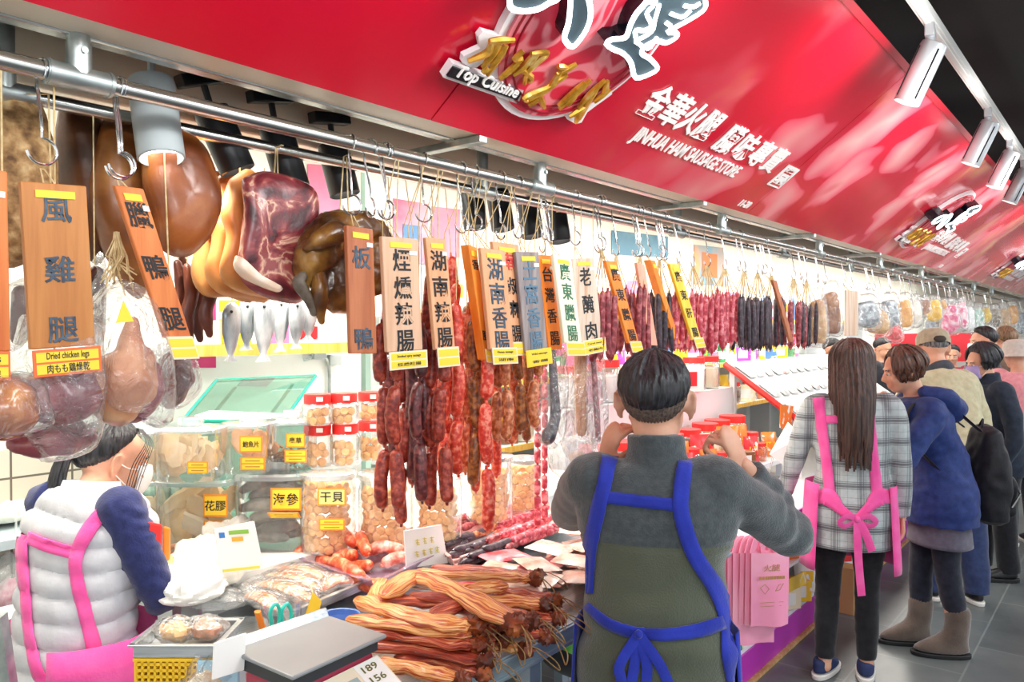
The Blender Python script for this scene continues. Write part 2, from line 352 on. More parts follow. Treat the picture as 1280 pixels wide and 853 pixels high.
# white board edge behind the gold characters
shape('backing_board', [zz([(205, 165), (225, 140), (260, 150), (300, 160), (310, 200), (250, 260), (200, 300), (170, 300), (135, 280), (140, 250), (215, 215), (210, 190)], .024)], .024, .015, lw_)
shape('backing_board', [zz([(540, 470), (700, 400), (770, 370), (805, 380), (800, 420), (730, 470), (690, 500), (665, 545), (640, 552), (600, 530), (590, 505), (545, 495)], .024)], .024, .015, lw_)
gold = mat('polished_gold', [(.3, '#b07a20'), (.55, '#d9a63e'), (.8, '#f7e0a0')], 30, .28, .55, rnd=False)
mb = MB()
gs = [[(255, 185), (310, 178), (365, 178)], [(265, 190), (245, 235), (160, 272)], [(300, 195), (270, 240), (225, 300)], [(330, 200), (300, 250), (245, 335)], [(325, 215), (280, 260)], [(310, 240), (262, 285)], [(250, 300), (225, 325)],
      [(405, 225), (370, 262), (395, 262), (330, 325)], [(385, 280), (300, 352)], [(440, 240), (510, 235), (450, 290), (420, 330), (410, 372)], [(445, 250), (405, 300), (360, 335)], [(400, 310), (440, 345), (425, 365)], [(470, 232), (430, 290)],
      [(560, 295), (600, 300)], [(640, 285), (555, 330)], [(600, 330), (535, 372)], [(575, 310), (520, 390), (430, 445)], [(540, 380), (420, 430), (425, 450)], [(470, 410), (500, 480)], [(480, 430), (430, 470)], [(555, 365), (470, 420)],
      [(680, 365), (560, 470)], [(705, 355), (565, 485)], [(640, 420), (600, 470)], [(770, 355), (700, 420), (650, 480)], [(790, 395), (720, 455)], [(735, 390), (690, 460), (655, 530)], [(690, 470), (610, 520)], [(655, 500), (640, 545)], [(780, 360), (760, 420)]]
for g in gs: mb.tube(catmull(zz(g, .045), 4), [.0045 + .0045 * math.sin(.5 + 2.4 * i / (4 * (len(g) - 1))) for i in range(4 * (len(g) - 1) + 1)], 6)
mb.build('gold_lettering', gold, logo, world=True)
pl = zz([(70, 300), (95, 285), (410, 405), (385, 455), (55, 350)], .034)
shape('name_plate', [zz([(50, 345), (92, 283), (408, 402), (385, 458), (375, 460)], .030)], .03, .02, lw_)
shape('name_plate', [zz([(68, 340), (97, 300), (400, 413), (380, 447)], .036)], .036, .01, mat('black_plate', '#15161c', rough=.3))
mb = MB(); a_, b_ = z4(102, 326, .04), z4(378, 426, .04); ex_ = (b_ - a_).normalized(); text_on(mb, 'Top Cuisine', (a_ + b_) / 2 + ES * .004, ex_, EN.cross(ex_), .044, (b_ - a_).length, .002, .012)
mb.build('plate_lettering', WHT, logo, world=True, smooth=False)
chars = [[(345, -25), (350, 32), (400, 50), (470, 40), (520, 12), (560, -8), (560, -60), (420, -70)],
         [(617, -20), (612, 60), (605, 110), (590, 155), (592, 180), (622, 208), (662, 168), (695, 110), (705, 50), (690, -20), (660, -60)],
         [(990, 15), (960, 5), (935, 30), (905, 65), (882, 110), (865, 160), (840, 172), (800, 175), (775, 195), (805, 218), (850, 238), (885, 280), (905, 345), (975, 325), (1002, 300), (965, 258), (932, 238), (945, 205), (1000, 180), (1040, 190), (1085, 165), (1085, 145), (1045, 140), (1120, 100), (1200, 50), (1215, 10), (1180, -60), (1010, -60)]]
dark = mat('dark_letter_body', [(.4, '#33434c'), (.6, '#3d4f58')], 12, .55, rnd=False); side = mat('black_letter_side', '#10131c', rough=.2)
glow = mat('white_lit_letter_edge', '#ffffff', emit='#e9fbff', estr=2.6)
for q in chars:
    sm = MB().prism(zz(q, .075), -EN, .07); ch = sm.build('brush_character', side, logo, world=True, smooth=False)
    MB().prism(zz(q, .079), -EN, .004).build('character_face', dark, ch, world=True, smooth=False)
    r_ = zz(q, .08); r_ = catmull(r_ + [r_[0]], 3); MB().tube(r_, .0065, 6, False).build('lit_edge', glow, ch, world=True)
gl = [[(985, 25), (955, 60), (975, 110), (945, 135), (905, 135), (905, 165)], [(1010, 20), (990, 90), (975, 140), (900, 185)], [(905, 185), (960, 215), (1000, 165)], [(1060, 60), (1110, 75), (1150, 45)], [(1120, 25), (1160, 30), (1190, 15)], [(1040, 100), (1060, 115)], [(930, 215), (975, 195)]]
mb = MB()
for g in gl: mb.tube(catmull(zz(g, .081), 4), .0055, 6)
mb.build('lit_edge', glow, logo, world=True)
for k, lb in ((1, 'raised logo with black brush characters on the farther stretch of red canopy'), (2, 'last raised logo with black characters at the far right end of the canopy')):
    dup(logo, PS(1.6 + 4.17 * k, .37), label=lb)
# ================================================================ hanging rails
ZR = 2.16; RA, RB = 1.45, 1.64
def tee(x, y, z): return MB().tube([(x - .055, y, z), (x + .055, y, z)], .0215, 14).tube([(x, y, z), (x, y, z + .06)], .021, 14).tube([(x - .052, y, z), (x - .048, y, z)], .0235, 14).tube([(x + .048, y, z), (x + .052, y, z)], .0235, 14)
for y, lb, posts in ((RA, 'front galvanised hanging rail running the length of the stall', [.585 + 1.345 * i for i in range(9)]), (RB, 'rear galvanised hanging rail running behind the front rail', [.53 + 1.345 * i for i in range(9)])):
    r = thing('hanging_rail', lb, 'rail', (7, y, ZR))
    MB().tube([(-.5, y, ZR), (14.5, y, ZR)], .0165 if y == RA else .0145, 16).build('pipe', M['steel'], r, world=True)
    for x in posts:
        p = MB().tube([(x, y, ZR + .05), (x, y, 2.5)], .019, 14).build('post', M['galv'], r, world=True)
        t = tee(x, y, ZR).tube([(x, y - .022, ZR + .045), (x, y - .026, ZR + .045)], .006, 8); t.build('tee_joint', M['galv'], r, world=True)
for i in range(7):
    x = 1.55 + 1.345 * i
    tag(MB().box((x, 1.5, 2.222), (.03, .30, .02)).build('cross_bar', M['galv'], smooth=False, bevel=.003, group='cross bars between the canopy and the rear rail'), 'flat metal cross bar between the red canopy and the rear rail', 'bar')
# lamp track along the aisle
tr = tag(MB().box((8, .56, 2.765), (18, .04, .035)).box((8, .56, 2.745), (18, .02, .006)).build('lamp_track', M['white'], smooth=False, bevel=.003), 'white lamp track running under the dark ceiling beside the canopy', 'track')
lampem = mat('lit_lamp_face', '#ffffff', emit='#fff6e6', estr=6)
def track_lamp(loc, rot, label, body, capm, group, L_=.17, r=.043):
    t = thing('track_spotlight', label, 'lamp', loc, rot, group)
    MB().box((0, 0, -.02), (.075, .03, .04)).build('adapter', body, t, bevel=.003)
    MB().tube([(0, 0, -.04), (0, 0, -.075)], .016, 10).build('swivel', body, t)
    R_ = Matrix.Translation((0, 0, -.09)) @ Matrix.Rotation(.42, 4, 'X')
    h = MB(); h.lathe([(r * .94, .03), (r, .02), (r, -L_), (r * .97, -L_ - .003), (r * .9, -L_ + .01)], 28, R_, caps=False)
    hd_ = h.build('lamp_head', body, t, bevel=0)
    for a in (.6, 2.2, 3.8, 5.4): MB().box((r * math.cos(a), r * math.sin(a), -.075), (.005, .005, .17), R_).build('groove', M['black'], hd_, smooth=False)
    MB().lathe([(r * .93, .031), (.001, .032)], 24, R_, caps=False).build('end_cap', body, hd_)
    MB().lathe([(r * .9, -L_ + .012), (.001, -L_ + .013)], 24, R_, caps=False).build('lens', capm, t)
    return t
tl = None
for i, (px, py) in enumerate([(1163, 35), (1235, 140), (1262, 176), (1279, 213)]):
    p = P(px, py, Y=.56); lb = ['white track spotlight nearest the camera, under the dark ceiling', 'second white track spotlight along the aisle track', 'third white track spotlight along the aisle track', 'fourth white track spotlight, at the right edge above the far logo'][i]
    tl = track_lamp((p.x, .56, 2.745), (0, 0, .1), lb, mat('white_lamp_shell', '#c9ced2', rough=.3, metal=.3), lampem, 'white track spotlights') if i == 0 else dup(tl, (p.x, .56, 2.745), label=lb)
for x in (-.6, .5, 1.6, 2.7, 3.8, 4.9, 6.2, 7.5, 9.0):      # wide fill spots added below the track lamps to brighten the red canopy
    l = bpy.data.lights.new('canopy_fill_spot', 'SPOT'); l.energy = 21; l.spot_size = 2.7; l.spot_blend = 1; l.color = (1, .97, .94); l.shadow_soft_size = .2
    o = bpy.data.objects.new('canopy_fill_spot', l); COL.objects.link(o); o.location = (x, .40, 2.46); o.rotation_euler = (1.62, 0, 0); o['kind'] = 'helper'
b_ = thing('ceiling_box', 'small pale junction box under the dark ceiling, top right corner', 'box', (4.1, .02, 2.95)) 
MB().box((4.1, .02, 2.93), (.2, .14, .06)).build('body', mat('pale_grey_box', '#b9bdc0', rough=.5), b_, world=True, bevel=.008)
for k in (-.03, .03): MB().tube([(4.02, .02 + k, 2.9), (4.02, .02 + k, 2.86)], .012, 8).build('cable_gland', M['white'], b_, world=True)
# ================================================================ people: body builder
import numpy as np
def fuse(mb, vox=.008, it=3, disp=None):
    """one closed surface around all the pieces of mb, smoothed; disp(p, n) moves points along their normal"""
    me = bpy.data.meshes.new('fuse'); me.from_pydata([tuple(p) for p in mb.v], [], mb.f)
    o = bpy.data.objects.new('fuse', me); COL.objects.link(o)
    bm = bmesh.new(); bm.from_mesh(me); bmesh.ops.recalc_face_normals(bm, faces=bm.faces); bm.to_mesh(me); bm.free()
    r = o.modifiers.new('r', 'REMESH'); r.mode = 'VOXEL'; r.voxel_size = vox; r.adaptivity = 0
    ev = o.evaluated_get(bpy.context.evaluated_depsgraph_get()); m2 = bpy.data.meshes.new_from_object(ev)
    n = len(m2.vertices); co = np.empty(n * 3); m2.vertices.foreach_get('co', co); co = co.reshape(-1, 3)
    ed = np.empty(len(m2.edges) * 2, dtype=int); m2.edges.foreach_get('vertices', ed); ed = ed.reshape(-1, 2)
    deg = np.bincount(ed.ravel(), minlength=n)[:, None]
    for k in range(it):
        s = np.zeros_like(co)
        for a in range(3): s[:, a] = np.bincount(ed[:, 0], co[ed[:, 1], a], n) + np.bincount(ed[:, 1], co[ed[:, 0], a], n)
        co = co * .4 + .6 * s / np.maximum(deg, 1)
    if disp:
        m2.vertices.foreach_set('co', co.ravel()); m2.update()
        nn = [v.normal.copy() for v in m2.vertices]
        for i in range(n): co[i] += np.array(nn[i]) * disp(V(co[i]), nn[i])
    out = MB(); out.v = [V(c) for c in co]; out.f = [tuple(p.vertices) for p in m2.polygons]; out.mi = [0] * len(out.f)
    bpy.data.objects.remove(o); bpy.data.meshes.remove(m2); bpy.data.meshes.remove(me)
    return out
def xf(mb, Mx):
    o = MB(); o.v = [Mx @ p for p in mb.v]; o.f = list(mb.f); o.mi = list(mb.mi); return o
def bvh(mb): return BVHTree.FromPolygons(mb.v, mb.f)
def loft(mb, rings, n=28, ex=2.3):
    """rings: (centre, rx, ry, xdir, ydir); superellipse sections"""
    vs = []
    for c, rx, ry, xd, yd in rings:
        for j in range(n):
            a = 2 * PI * j / n; ca, sa = math.cos(a), math.sin(a)
            vs.append(c + xd * (rx * math.copysign(abs(ca) ** (2 / ex), ca)) + yd * (ry * math.copysign(abs(sa) ** (2 / ex), sa)))
    k = len(rings); fs = [(i * n + j, i * n + (j + 1) % n, (i + 1) * n + (j + 1) % n, (i + 1) * n + j) for i in range(k - 1) for j in range(n)]
    fs += [tuple(range(n))[::-1], tuple((k - 1) * n + j for j in range(n))]
    return mb.add(vs, fs)
TORSO = [(.74, .150, .105), (.80, .172, .120), (.87, .176, .124), (.95, .160, .112), (1.03, .143, .104), (1.12, .148, .108), (1.22, .166, .116), (1.29, .178, .112), (1.34, .170, .095), (1.375, .130, .078), (1.40, .080, .066)]
def bend(p, lean, hz):       # the spine bends forward above the hips
    if p.z <= hz or not lean: return p
    a = -lean * min(1, (p.z - hz) / .28)
    return V((0, 0, hz)) + Matrix.Rotation(a, 3, 'X') @ (p - V((0, 0, hz)))
def limb(mb, pts, rad, n=14, k=6):
    c = catmull(pts, k); mb.tube(c, lerpl(rad, len(c)), n, rnd=True)
def hand_mb(curl=(.4, .5, .6, .7), thumb=.4, s=1.0, spread=.07, side=1):
    """wrist at 0, fingers along +y, thumb on +x, palm faces -z"""
    m = MB(); L_ = [.044, .050, .046, .036]
    m.tube([(0, -.03, 0), (0, .0, 0), (-.002 * side, .03, -.001), (0, .07, -.002), (0, .088, -.003)], [.027, .027, .036, .041, .036], 12, flat=(.42, 1), up=(0, 0, 1), rnd=True)
    for i in range(4):
        x = (.029 - .0195 * i); p = V((x, .082 - .003 * abs(i - 1.2), -.002)); a = 0; pts = [p - V((0, .02, 0)), p]; sp = spread * (1.4 - i)
        for q, l in enumerate((L_[i], L_[i] * .62, L_[i] * .48)):
            a += curl[i] * (1, 1.1, .7)[q]; d = V((math.sin(sp), math.cos(a), -math.sin(a))); p = p + d.normalized() * l; pts.append(p)
        m.tube(pts, [.0095, .0092, .0086, .0080, .0066], 9, rnd=True)
    t0 = V((.022, .012, -.006)); d = V((.75, .62, -.25)).normalized()
    p1 = t0 + d * .036; d2 = V((.45 - thumb * .3, .8, -.3 - thumb * .4)).normalized(); p2 = p1 + d2 * .034; d3 = V((.2 - thumb * .5, .85, -.35 - thumb * .3)).normalized(); p3 = p2 + d3 * .026
    m.tube([t0, p1, p2, p3], [.016, .0125, .0105, .0078], 9, rnd=True)
    for i in range(len(m.v)): m.v[i] = V((m.v[i].x * side * s, m.v[i].y * s, m.v[i].z * s))
    if side < 0: m.f = [f[::-1] for f in m.f]
    return m
def head_mb():
    m = MB()
    m.ball((0, -.016, .030), (.0765, .096, .082), 22); m.ball((0, .018, -.028), (.064, .074, .078), 20); m.ball((0, .038, -.082), (.040, .042, .028), 14); m.ball((0, .0, -.055), (.058, .05, .05), 14)
    m.tube([(0, .080, .018), (0, .094, -.002), (0, .107, -.024), (0, .098, -.033)], [.007, .009, .012, .008], 10, rnd=True)
    for s in (-1, 1):
        m.ball((s * .013, .092, -.028), (.008, .009, .007), 8); m.ball((s * .035, .062, -.030), (.024, .022, .02), 10); m.ball((s * .030, .074, .030), (.026, .012, .008), 10)
        e = [(s * .074, -.002, .014), (s * .087, -.014, .032), (s * .096, -.030, .022), (s * .094, -.031, -.004), (s * .085, -.018, -.028), (s * .076, -.006, -.034)]
        m.tube(catmull(e, 3), .0062, 8, rnd=True); m.ball((s * .080, -.016, -.002), (.0065, .016, .026), 10)
    m.tube([(-.02, .083, -.062), (0, .089, -.059), (.02, .083, -.062)], [.004, .006, .004], 8, rnd=True); m.tube([(-.016, .082, -.070), (0, .087, -.071), (.016, .082, -.070)], [.004, .006, .004], 8, rnd=True)
    return m
SKIN = mat('skin', [(.35, '#d99f83'), (.65, '#e8b497')], 14, .5, sub=.15, bump=.05, bscale=120)
HAIRK = lambda n, a, b: mat(n, [(.35, a), (.62, b)], 3, .38, stretch=(30, 30, 3), detail=3, bump=.35, bscale=6)
HBLACK = HAIRK('black_hair', '#121214', '#35353a'); HBROWN = HAIRK('dark_brown_hair', '#2a1a16', '#56392c'); HREDB = HAIRK('brown_bob_hair', '#2e1d17', '#6b4431'); HGREY = HAIRK('grey_hair', '#3b3b3d', '#8d8c8a'); HLIGHT = HAIRK('light_brown_hair', '#5a412f', '#9a7a58')
def hair_cap(front=.95, side=1.45, back=1.95, th=.012, seed=1, wave=.0035, sidez=0):
    """cap of hair over the skull; angles from the crown at which it ends, front/side/back"""
    m = MB(); nu, nv = 120, 22; vs = []
    for j in range(nv + 1):
        t = j / nv
        for i in range(nu):
            ph = 2 * PI * i / nu; f = math.sin(ph)          # +1 front
            lim = (side + (front - side) * max(0, f) ** .8) if f > 0 else side + (back - side) * (-f) ** .7
            lim += .05 * noise.noise(V((ph * 5, seed, 0)))
            a = lim * t; d = V((math.sin(a) * math.cos(ph), math.sin(a) * math.sin(ph), math.cos(a)))
            r = 1 / math.sqrt((d.x / .0765) ** 2 + (d.y / .096) ** 2 + (d.z / .082) ** 2)
            s_ = th * (1 - t ** 5) + wave * noise.noise(V((ph * 9 + seed, t * 2.5, seed))) * (1 - t ** 3) + .0016 * math.sin(ph * 47 + 3 * math.sin(t * 5 + seed)) * min(1, t * 3)
            vs.append(V((0, -.016, .030)) + d * (r + s_ + (-.004 if j == nv else 0)))
    fs = [(j * nu + i, j * nu + (i + 1) % nu, (j + 1) * nu + (i + 1) % nu, (j + 1) * nu + i) for j in range(nv) for i in range(nu)]
    return m.add(vs, fs)
def hair_locks(m, n, a0, a1, length, th=.016, seed=1, r=.007, flare=0, pull=.5, start=.35, top=.082, ob=0):
    """locks from the crown over the skull, then hanging to `length` below the head centre"""
    rr = random.Random(seed)
    for i in range(n):
        ph = a0 + (a1 - a0) * (i + rr.random()) / n; pts = []; L_ = length * (1 + rr.uniform(-.16, .06)); out = th * (1 + rr.uniform(-.35, .25))
        for a in (start + rr.uniform(-.2, .2), .8, 1.2, 1.57):
            d = V((math.sin(a) * math.cos(ph), math.sin(a) * math.sin(ph), math.cos(a))); q = 1 / math.sqrt((d.x / .0765) ** 2 + (d.y / .096) ** 2 + (d.z / top) ** 2)
            pts.append(V((0, -.016, .030)) + d * (q + out))
        b = pts[-1]; k = 5
        for j in range(1, k + 1):
            f = j / k; x = b.x * (1 + flare * f) * (1 - .25 * pull * f) + .006 * math.sin(3 * f + i); y = b.y * (1 - pull * .35 * f) + .006 * math.cos(4 * f + i * 2) - ob * min(1, f * 2.2) * max(.2, -math.sin(ph))
            pts.append(V((x, y, b.z - L_ * f)))
        c = catmull(pts, 3); m.tube(c, [r * (.75 + .5 * math.sin(PI * min(1, .25 + .7 * q / len(c)))) * (1 if q < len(c) - 3 else .45) for q in range(len(c))], 6, flat=(1, 1.5))
    return m
def shoe_mb(kind='sneaker'):
    """foot at 0, toe +y, sole z=0 ; returns upper, sole"""
    u, s = MB(), MB(); yv = V((0, 1, 0)); xv = V((1, 0, 0))
    if kind == 'boot':
        loft(u, [(V((0, .045, .018)), .050, .142, xv, yv), (V((0, .045, .045)), .051, .138, xv, yv), (V((0, .022, .075)), .048, .108, xv, yv), (V((0, -.012, .105)), .048, .075, xv, yv), (V((0, -.032, .14)), .051, .060, xv, yv), (V((0, -.035, .2)), .056, .062, xv, yv), (V((0, -.035, .275)), .062, .068, xv, yv)], 24, 2.2)
        loft(s, [(V((0, .045, 0)), .053, .147, xv, yv), (V((0, .045, .022)), .054, .148, xv, yv)], 24, 2.3)
    else:
        loft(u, [(V((0, .03, .022)), .043, .125, xv, yv), (V((0, .028, .045)), .043, .118, xv, yv), (V((0, -.005, .07)), .038, .082, xv, yv), (V((0, -.035, .10)), .036, .05, xv, yv)], 22, 2.3)
        loft(s, [(V((0, .03, 0)), .044, .130, xv, yv), (V((0, .03, .026)), .046, .133, xv, yv)], 24, 2.4)
    return u, s
def person(label, loc, face, H=1.62, lean=0, head_turn=0, head_tilt=0, nod=0, arms=None, feet=None, group=None, hands=(None, None), skin=None, head_off=(0, 0, 0), shoulder=1.0, hs=1.0):
    """local frame: x = the person's right, y = forward. arms: {'R': (shoulder, elbow, wrist), 'L': ...}; feet: {'R': (x, y, turn)}"""
    f = V((face[0], face[1], 0)).normalized(); a = math.atan2(f.y, f.x) - PI / 2
    t = thing('person', label, 'person', loc, (0, 0, a), group); k = H / 1.65
    D = dict(t=t, Mx=mw(t), k=k, lean=lean, hz=.90 * k, feet=feet or {'R': (.09, 0, .1), 'L': (-.09, 0, -.1)}, sh=shoulder)
    D['B'] = lambda p: bend(V(p), lean, D['hz'])
    # joints
    A = {}
    for s, sg in (('R', 1), ('L', -1)):
        dflt = (V((sg * .175 * shoulder, 0, 1.335)) * k, V((sg * .215, -.02, 1.06)) * k, V((sg * .22, .06, .83)) * k)
        A[s] = tuple(V(q) for q in (arms or {}).get(s, ())) or tuple(D['B'](q) for q in dflt)
    D['A'] = A
    hc = D['B'](V((0, .012, 1.545)) * k) + V(head_off)
    Rh = Matrix.Rotation(head_turn, 3, 'Z') @ Matrix.Rotation(-nod - lean * .55, 3, 'X') @ Matrix.Rotation(head_tilt, 3, 'Y')
    D['Hm'] = Matrix.Translation(hc) @ Rh.to_4x4() @ Matrix.Scale(k * hs, 4)
    m = MB(); m.merge(head_mb(), D['Hm'])
    nb = D['B'](V((0, -.02, 1.36)) * k); nt_ = D['Hm'] @ V((0, -.022, -.04)); m.tube(catmull([nb - V((0, 0, .03)), nb, nt_], 4), lerpl([.07 * k, .056 * k, .052 * k], 9), 16, rnd=True)
    rings = []
    for z, rx, ry in TORSO:
        c = D['B'](V((0, 0, z)) * k); d = (D['B'](V((0, .01, z)) * k) - c).normalized() if lean else V((0, 1, 0)); rings.append((c, rx * k * .93 * (shoulder if z > 1.2 else 1), ry * k * .9, V((1, 0, 0)), d))
    loft(m, rings)
    D['knee'] = {}
    for s, sg in (('R', 1), ('L', -1)):
        S_, E_, W_ = A[s]; limb(m, [S_, E_, W_], [.046 * k, .04 * k, .034 * k, .024 * k])
        fx, fy, ft = D['feet'][s]; hip = V((sg * .085, 0, .84)) * k; ank = V((fx, fy - .035, .085 * k)); kn = (hip + ank) / 2 + V((0, .025, .02)); D['knee'][s] = (hip, kn, ank)
        limb(m, [hip, kn, ank], [.075 * k, .062 * k, .05 * k, .045 * k, .034 * k])
        m.tube([(fx, fy - .04, .06), (fx - .06 * math.sin(ft) * 0, fy + .08, .035)], [.033, .026], 10, rnd=True)
    body = fuse(m, .0075, 3)
    for s, sg, hd in (('R', 1, hands[0]), ('L', -1, hands[1])):
        S_, E_, W_ = A[s]; hd = hd or {}
        y_ = V(hd.get('dir', (W_ - E_))).normalized(); z_ = V(hd.get('back', V((sg, 0, 0)))); z_ = (z_ - y_ * z_.dot(y_)).normalized(); x_ = y_.cross(z_)
        side = 1 if s == 'L' else -1
        # thumb side: for a hand with fingers y and back z, the right thumb lies on -x (y cross z)
        hm = hand_mb(hd.get('curl', (.25, .3, .35, .4)), hd.get('thumb', .4), .95 * k, side=side)
        hf = fuse(hm, .0042, 2); body.merge(hf, frame(W_, x_, y_, z_))
    D['body_mb'] = body
    D['body'] = body.build('body', skin or SKIN, t)
    return D
def on_head(D, mb, name, m, **kw): return xf(mb, D['Hm']).build(name, m, D['t'], **kw)
def eyes(D):
    for s in (-1, 1):
        e = on_head(D, MB().ball((s * .030, .0745, .004), (.0125, .0085, .0065), 10), 'eye', M['white'])
        xf(MB().ball((s * .030, .0805, .004), (.0055, .004, .0055), 8), D['Hm']).build('iris', M['ink'], e)
        on_head(D, MB().tube([(s * .016, .084, .024), (s * .03, .083, .028), (s * .045, .074, .024)], .0028, 6, rnd=True), 'eyebrow', M['ink'])
def top_garment(D, name, m, hem=.80, infl=.016, sleeve=1.0, sleeves=True, cuff=.93, fn=None, vox=.009, collar=None, hemflare=0, armholes=False, it=3, belly=0):
    k = D['k']; g = MB(); rings = []
    zs = [hem + (TORSO[-1][0] - hem) * i / 16 for i in range(17)]
    for z in zs:
        q = max(0, min(len(TORSO) - 2, next((i for i in range(len(TORSO) - 1) if TORSO[i + 1][0] >= z), len(TORSO) - 2))); a, b = TORSO[q], TORSO[q + 1]; tt = max(0, min(1, (z - a[0]) / (b[0] - a[0])))
        rx = a[1] + (b[1] - a[1]) * tt; ry = a[2] + (b[2] - a[2]) * tt
        fl = hemflare * max(0, (1.0 - z)); bl = belly * math.exp(-((z - 1.0) / .13) ** 2)
        c = D['B'](V((0, 0, z)) * k); d = (D['B'](V((0, .01, z)) * k) - c).normalized() if D['lean'] and z * k > D['hz'] else V((0, 1, 0))
        rings.append((c, rx * k * (D['sh'] if z > 1.2 else 1) + infl + fl + bl, ry * k + infl + fl + bl, V((1, 0, 0)), d))
    loft(g, rings, 32)
    for s, sg in (('R', 1), ('L', -1)):
        S_, E_, W_ = D['A'][s]
        if sleeves:
            inn = D['B'](V((sg * .11, 0, 1.33)) * k); W2 = E_ + (W_ - E_) * cuff
            c = catmull([inn, S_, E_, W2], 7); r0 = [.062, .064, .055, .049, .043, .036]
            g.tube(c, [x * k * sleeve for x in lerpl(r0, len(c))], 18, rnd=False)
        elif not armholes:
            g.ball(S_, .062 * k, 12)
    if collar == 'stand':
        nb = D['B'](V((0, -.012, 1.37)) * k); g.tube([nb - V((0, 0, .02)), nb + V((0, -.002, .05)), nb + V((0, 0, .075)), nb + V((0, .003, .098))], [.088 * k, .074 * k, .072 * k, .073 * k], 24)
    r = fuse(g, vox, it, fn); wm = xf(r, D['Mx']); o = r.build(name, m, D['t']); D[name] = r; D[name + '_bvh'] = bvh(wm); D['last'] = o
    return o
def trousers(D, name, m, top=.92, rad=(.1, .09, .07, .062, .052), infl=.012, fn=None, bottom=.09):
    k = D['k']; g = MB(); rings = []
    for z, rx, ry in [(.76, .155, .11), (.82, .172, .121), (.88, .172, .121), (top, .16, .113)]: rings.append((V((0, 0, z)) * k, rx * k + infl, ry * k + infl, V((1, 0, 0)), V((0, 1, 0))))
    loft(g, rings)
    for s in 'RL':
        hip, kn, ank = D['knee'][s]; a2 = V((ank.x, ank.y, bottom)); c = catmull([hip, kn, a2], 8); g.tube(c, [x * k for x in lerpl(list(rad), len(c))], 18)
    r = fuse(g, .009, 3, fn); D[name] = r; D[name + '_bvh'] = bvh(xf(r, D['Mx'])); return r.build(name, m, D['t'])
def shoes(D, kind, um, sm, names=('shoe', 'sole')):
    for s in 'RL':
        fx, fy, ft = D['feet'][s]; u, so = shoe_mb(kind); R_ = Matrix.Translation((fx, fy, 0)) @ Matrix.Rotation(-ft, 4, 'Z')
        a = xf(u, R_).build(names[0], um, D['t'], subd=1); xf(so, R_).build(names[1], sm, a, bevel=.004)
def ribbon_px(B, pts, wid, off=.004, n=None, across=3, fallback=True):
    """a strip of cloth lying on a surface along the line where the photo shows it; wid in photo pixels (number or list)"""
    c = catmull([V((x, y, 0)) for x, y in pts], n or 6); w_ = lerpl(wid if isinstance(wid, (list, tuple)) else [wid, wid], len(c)); g = MB(); rows = []
    for i, p in enumerate(c):
        t = (c[min(i + 1, len(c) - 1)] - c[max(i - 1, 0)]).normalized(); nrm = V((-t.y, t.x, 0)); row = []
        for j in range(across + 1):
            q = p + nrm * ((j / across - .5) * w_[i]); d = ray(q.x, q.y).normalized(); h = B.ray_cast(CAM, d)
            if h[0] is None:
                ref = rows[-1][j] if rows else None; dist = (ref - CAM).length if ref else 2
                nn = B.find_nearest(CAM + d * dist); h = (nn[0], nn[1], 0, 0)
            row.append(h[0] + (h[1] if h[1].dot(d) < 0 else -h[1]) * off)
        rows.append(row)
    vs = [p for r in rows for p in r]; k = across + 1
    return g.add(vs, [(i * k + j, i * k + j + 1, (i + 1) * k + j + 1, (i + 1) * k + j) for i in range(len(rows) - 1) for j in range(across)])
def bow(o, ex, ey, ez, s, tails, loops=True):
    """knot at o; loops and hanging tails as bands; ex right, ey up, ez towards the viewer"""
    ex, ey, ez, o = V(ex), V(ey), V(ez), V(o); g = MB()
    def band(pts, w_): g.tube([o + ex * x + ey * y + ez * z for x, y, z in catmull(pts, 5)], w_, 8, flat=(.12, 1), up=ez)
    if loops:
        for sg in (-1, 1): band([(0, 0, .01), (sg * .05 * s, .02 * s, .025), (sg * .09 * s, -.01 * s, .02), (sg * .06 * s, -.035 * s, .012), (0, -.005 * s, .008)], .014 * s)
    for tl_ in tails: band([(0, 0, .012)] + tl_, .02 * s)
    g.ball(o + ez * .012, .017 * s, 10)
    return g
# ================================================================ the people
def wr(a, sx, sy, sz, seed=0):
    def f(p, n=None): return a * noise.noise(V((p.x * sx + seed, p.y * sy, p.z * sz))) + .4 * a * noise.noise(V((p.x * sx * 2.3, p.y * sy * 2.3 + seed, p.z * sz * 2.1)))
    return f
def cloth(name, c1, c2, scale=40, rough=.85, bump=.15, bscale=160, sheen=.25): return mat(name, [(.35, c1), (.65, c2)], scale, rough, bump=bump, bscale=bscale, sheen=sheen, spec=.25)
PINK = cloth('pink_apron_cloth', '#f0509f', '#f765ae', 12); BLUE = cloth('royal_blue_apron_cloth', '#22319c', '#2c3db4', 12)
BLACKP = cloth('black_trouser_cloth', '#131418', '#1d1e23', 30); NAVYP = cloth('navy_trouser_cloth', '#1f2a48', '#2a375a', 30)
SOLEW = mat('white_rubber_sole', '#e4e0da', rough=.6); SOLED = mat('dark_sole', '#1a1a1c', rough=.6)
def at(px, D): p = P(px, 412, D=D); return (p.x, p.y, 0)
def mask_on(D, m, strapm):
    def fn(u, v):
        a = (u - .5) * 2.2; z = .002 - .098 * v; b = 1 - .18 * abs(2 * v - .9) ** 2
        return V((.066 * math.sin(a) * b, .012 + .098 * math.cos(a) * b * (1 - .05 * v) + .012 * math.exp(-((u - .5) / .12) ** 2) * (1 - v), z))
    o = on_head(D, MB().grid(fn, 16, 10), 'face_mask', m, solid=.0025)
    for s in (-1, 1):
        for z in (-.008, -.078): xf(MB().tube(catmull([(s * .061, .05, z), (s * .074, .02, z * .7), (s * .083, -.018, .012 if z > -.05 else -.024)], 4), .0016, 5), D['Hm']).build('ear_loop', strapm, o)
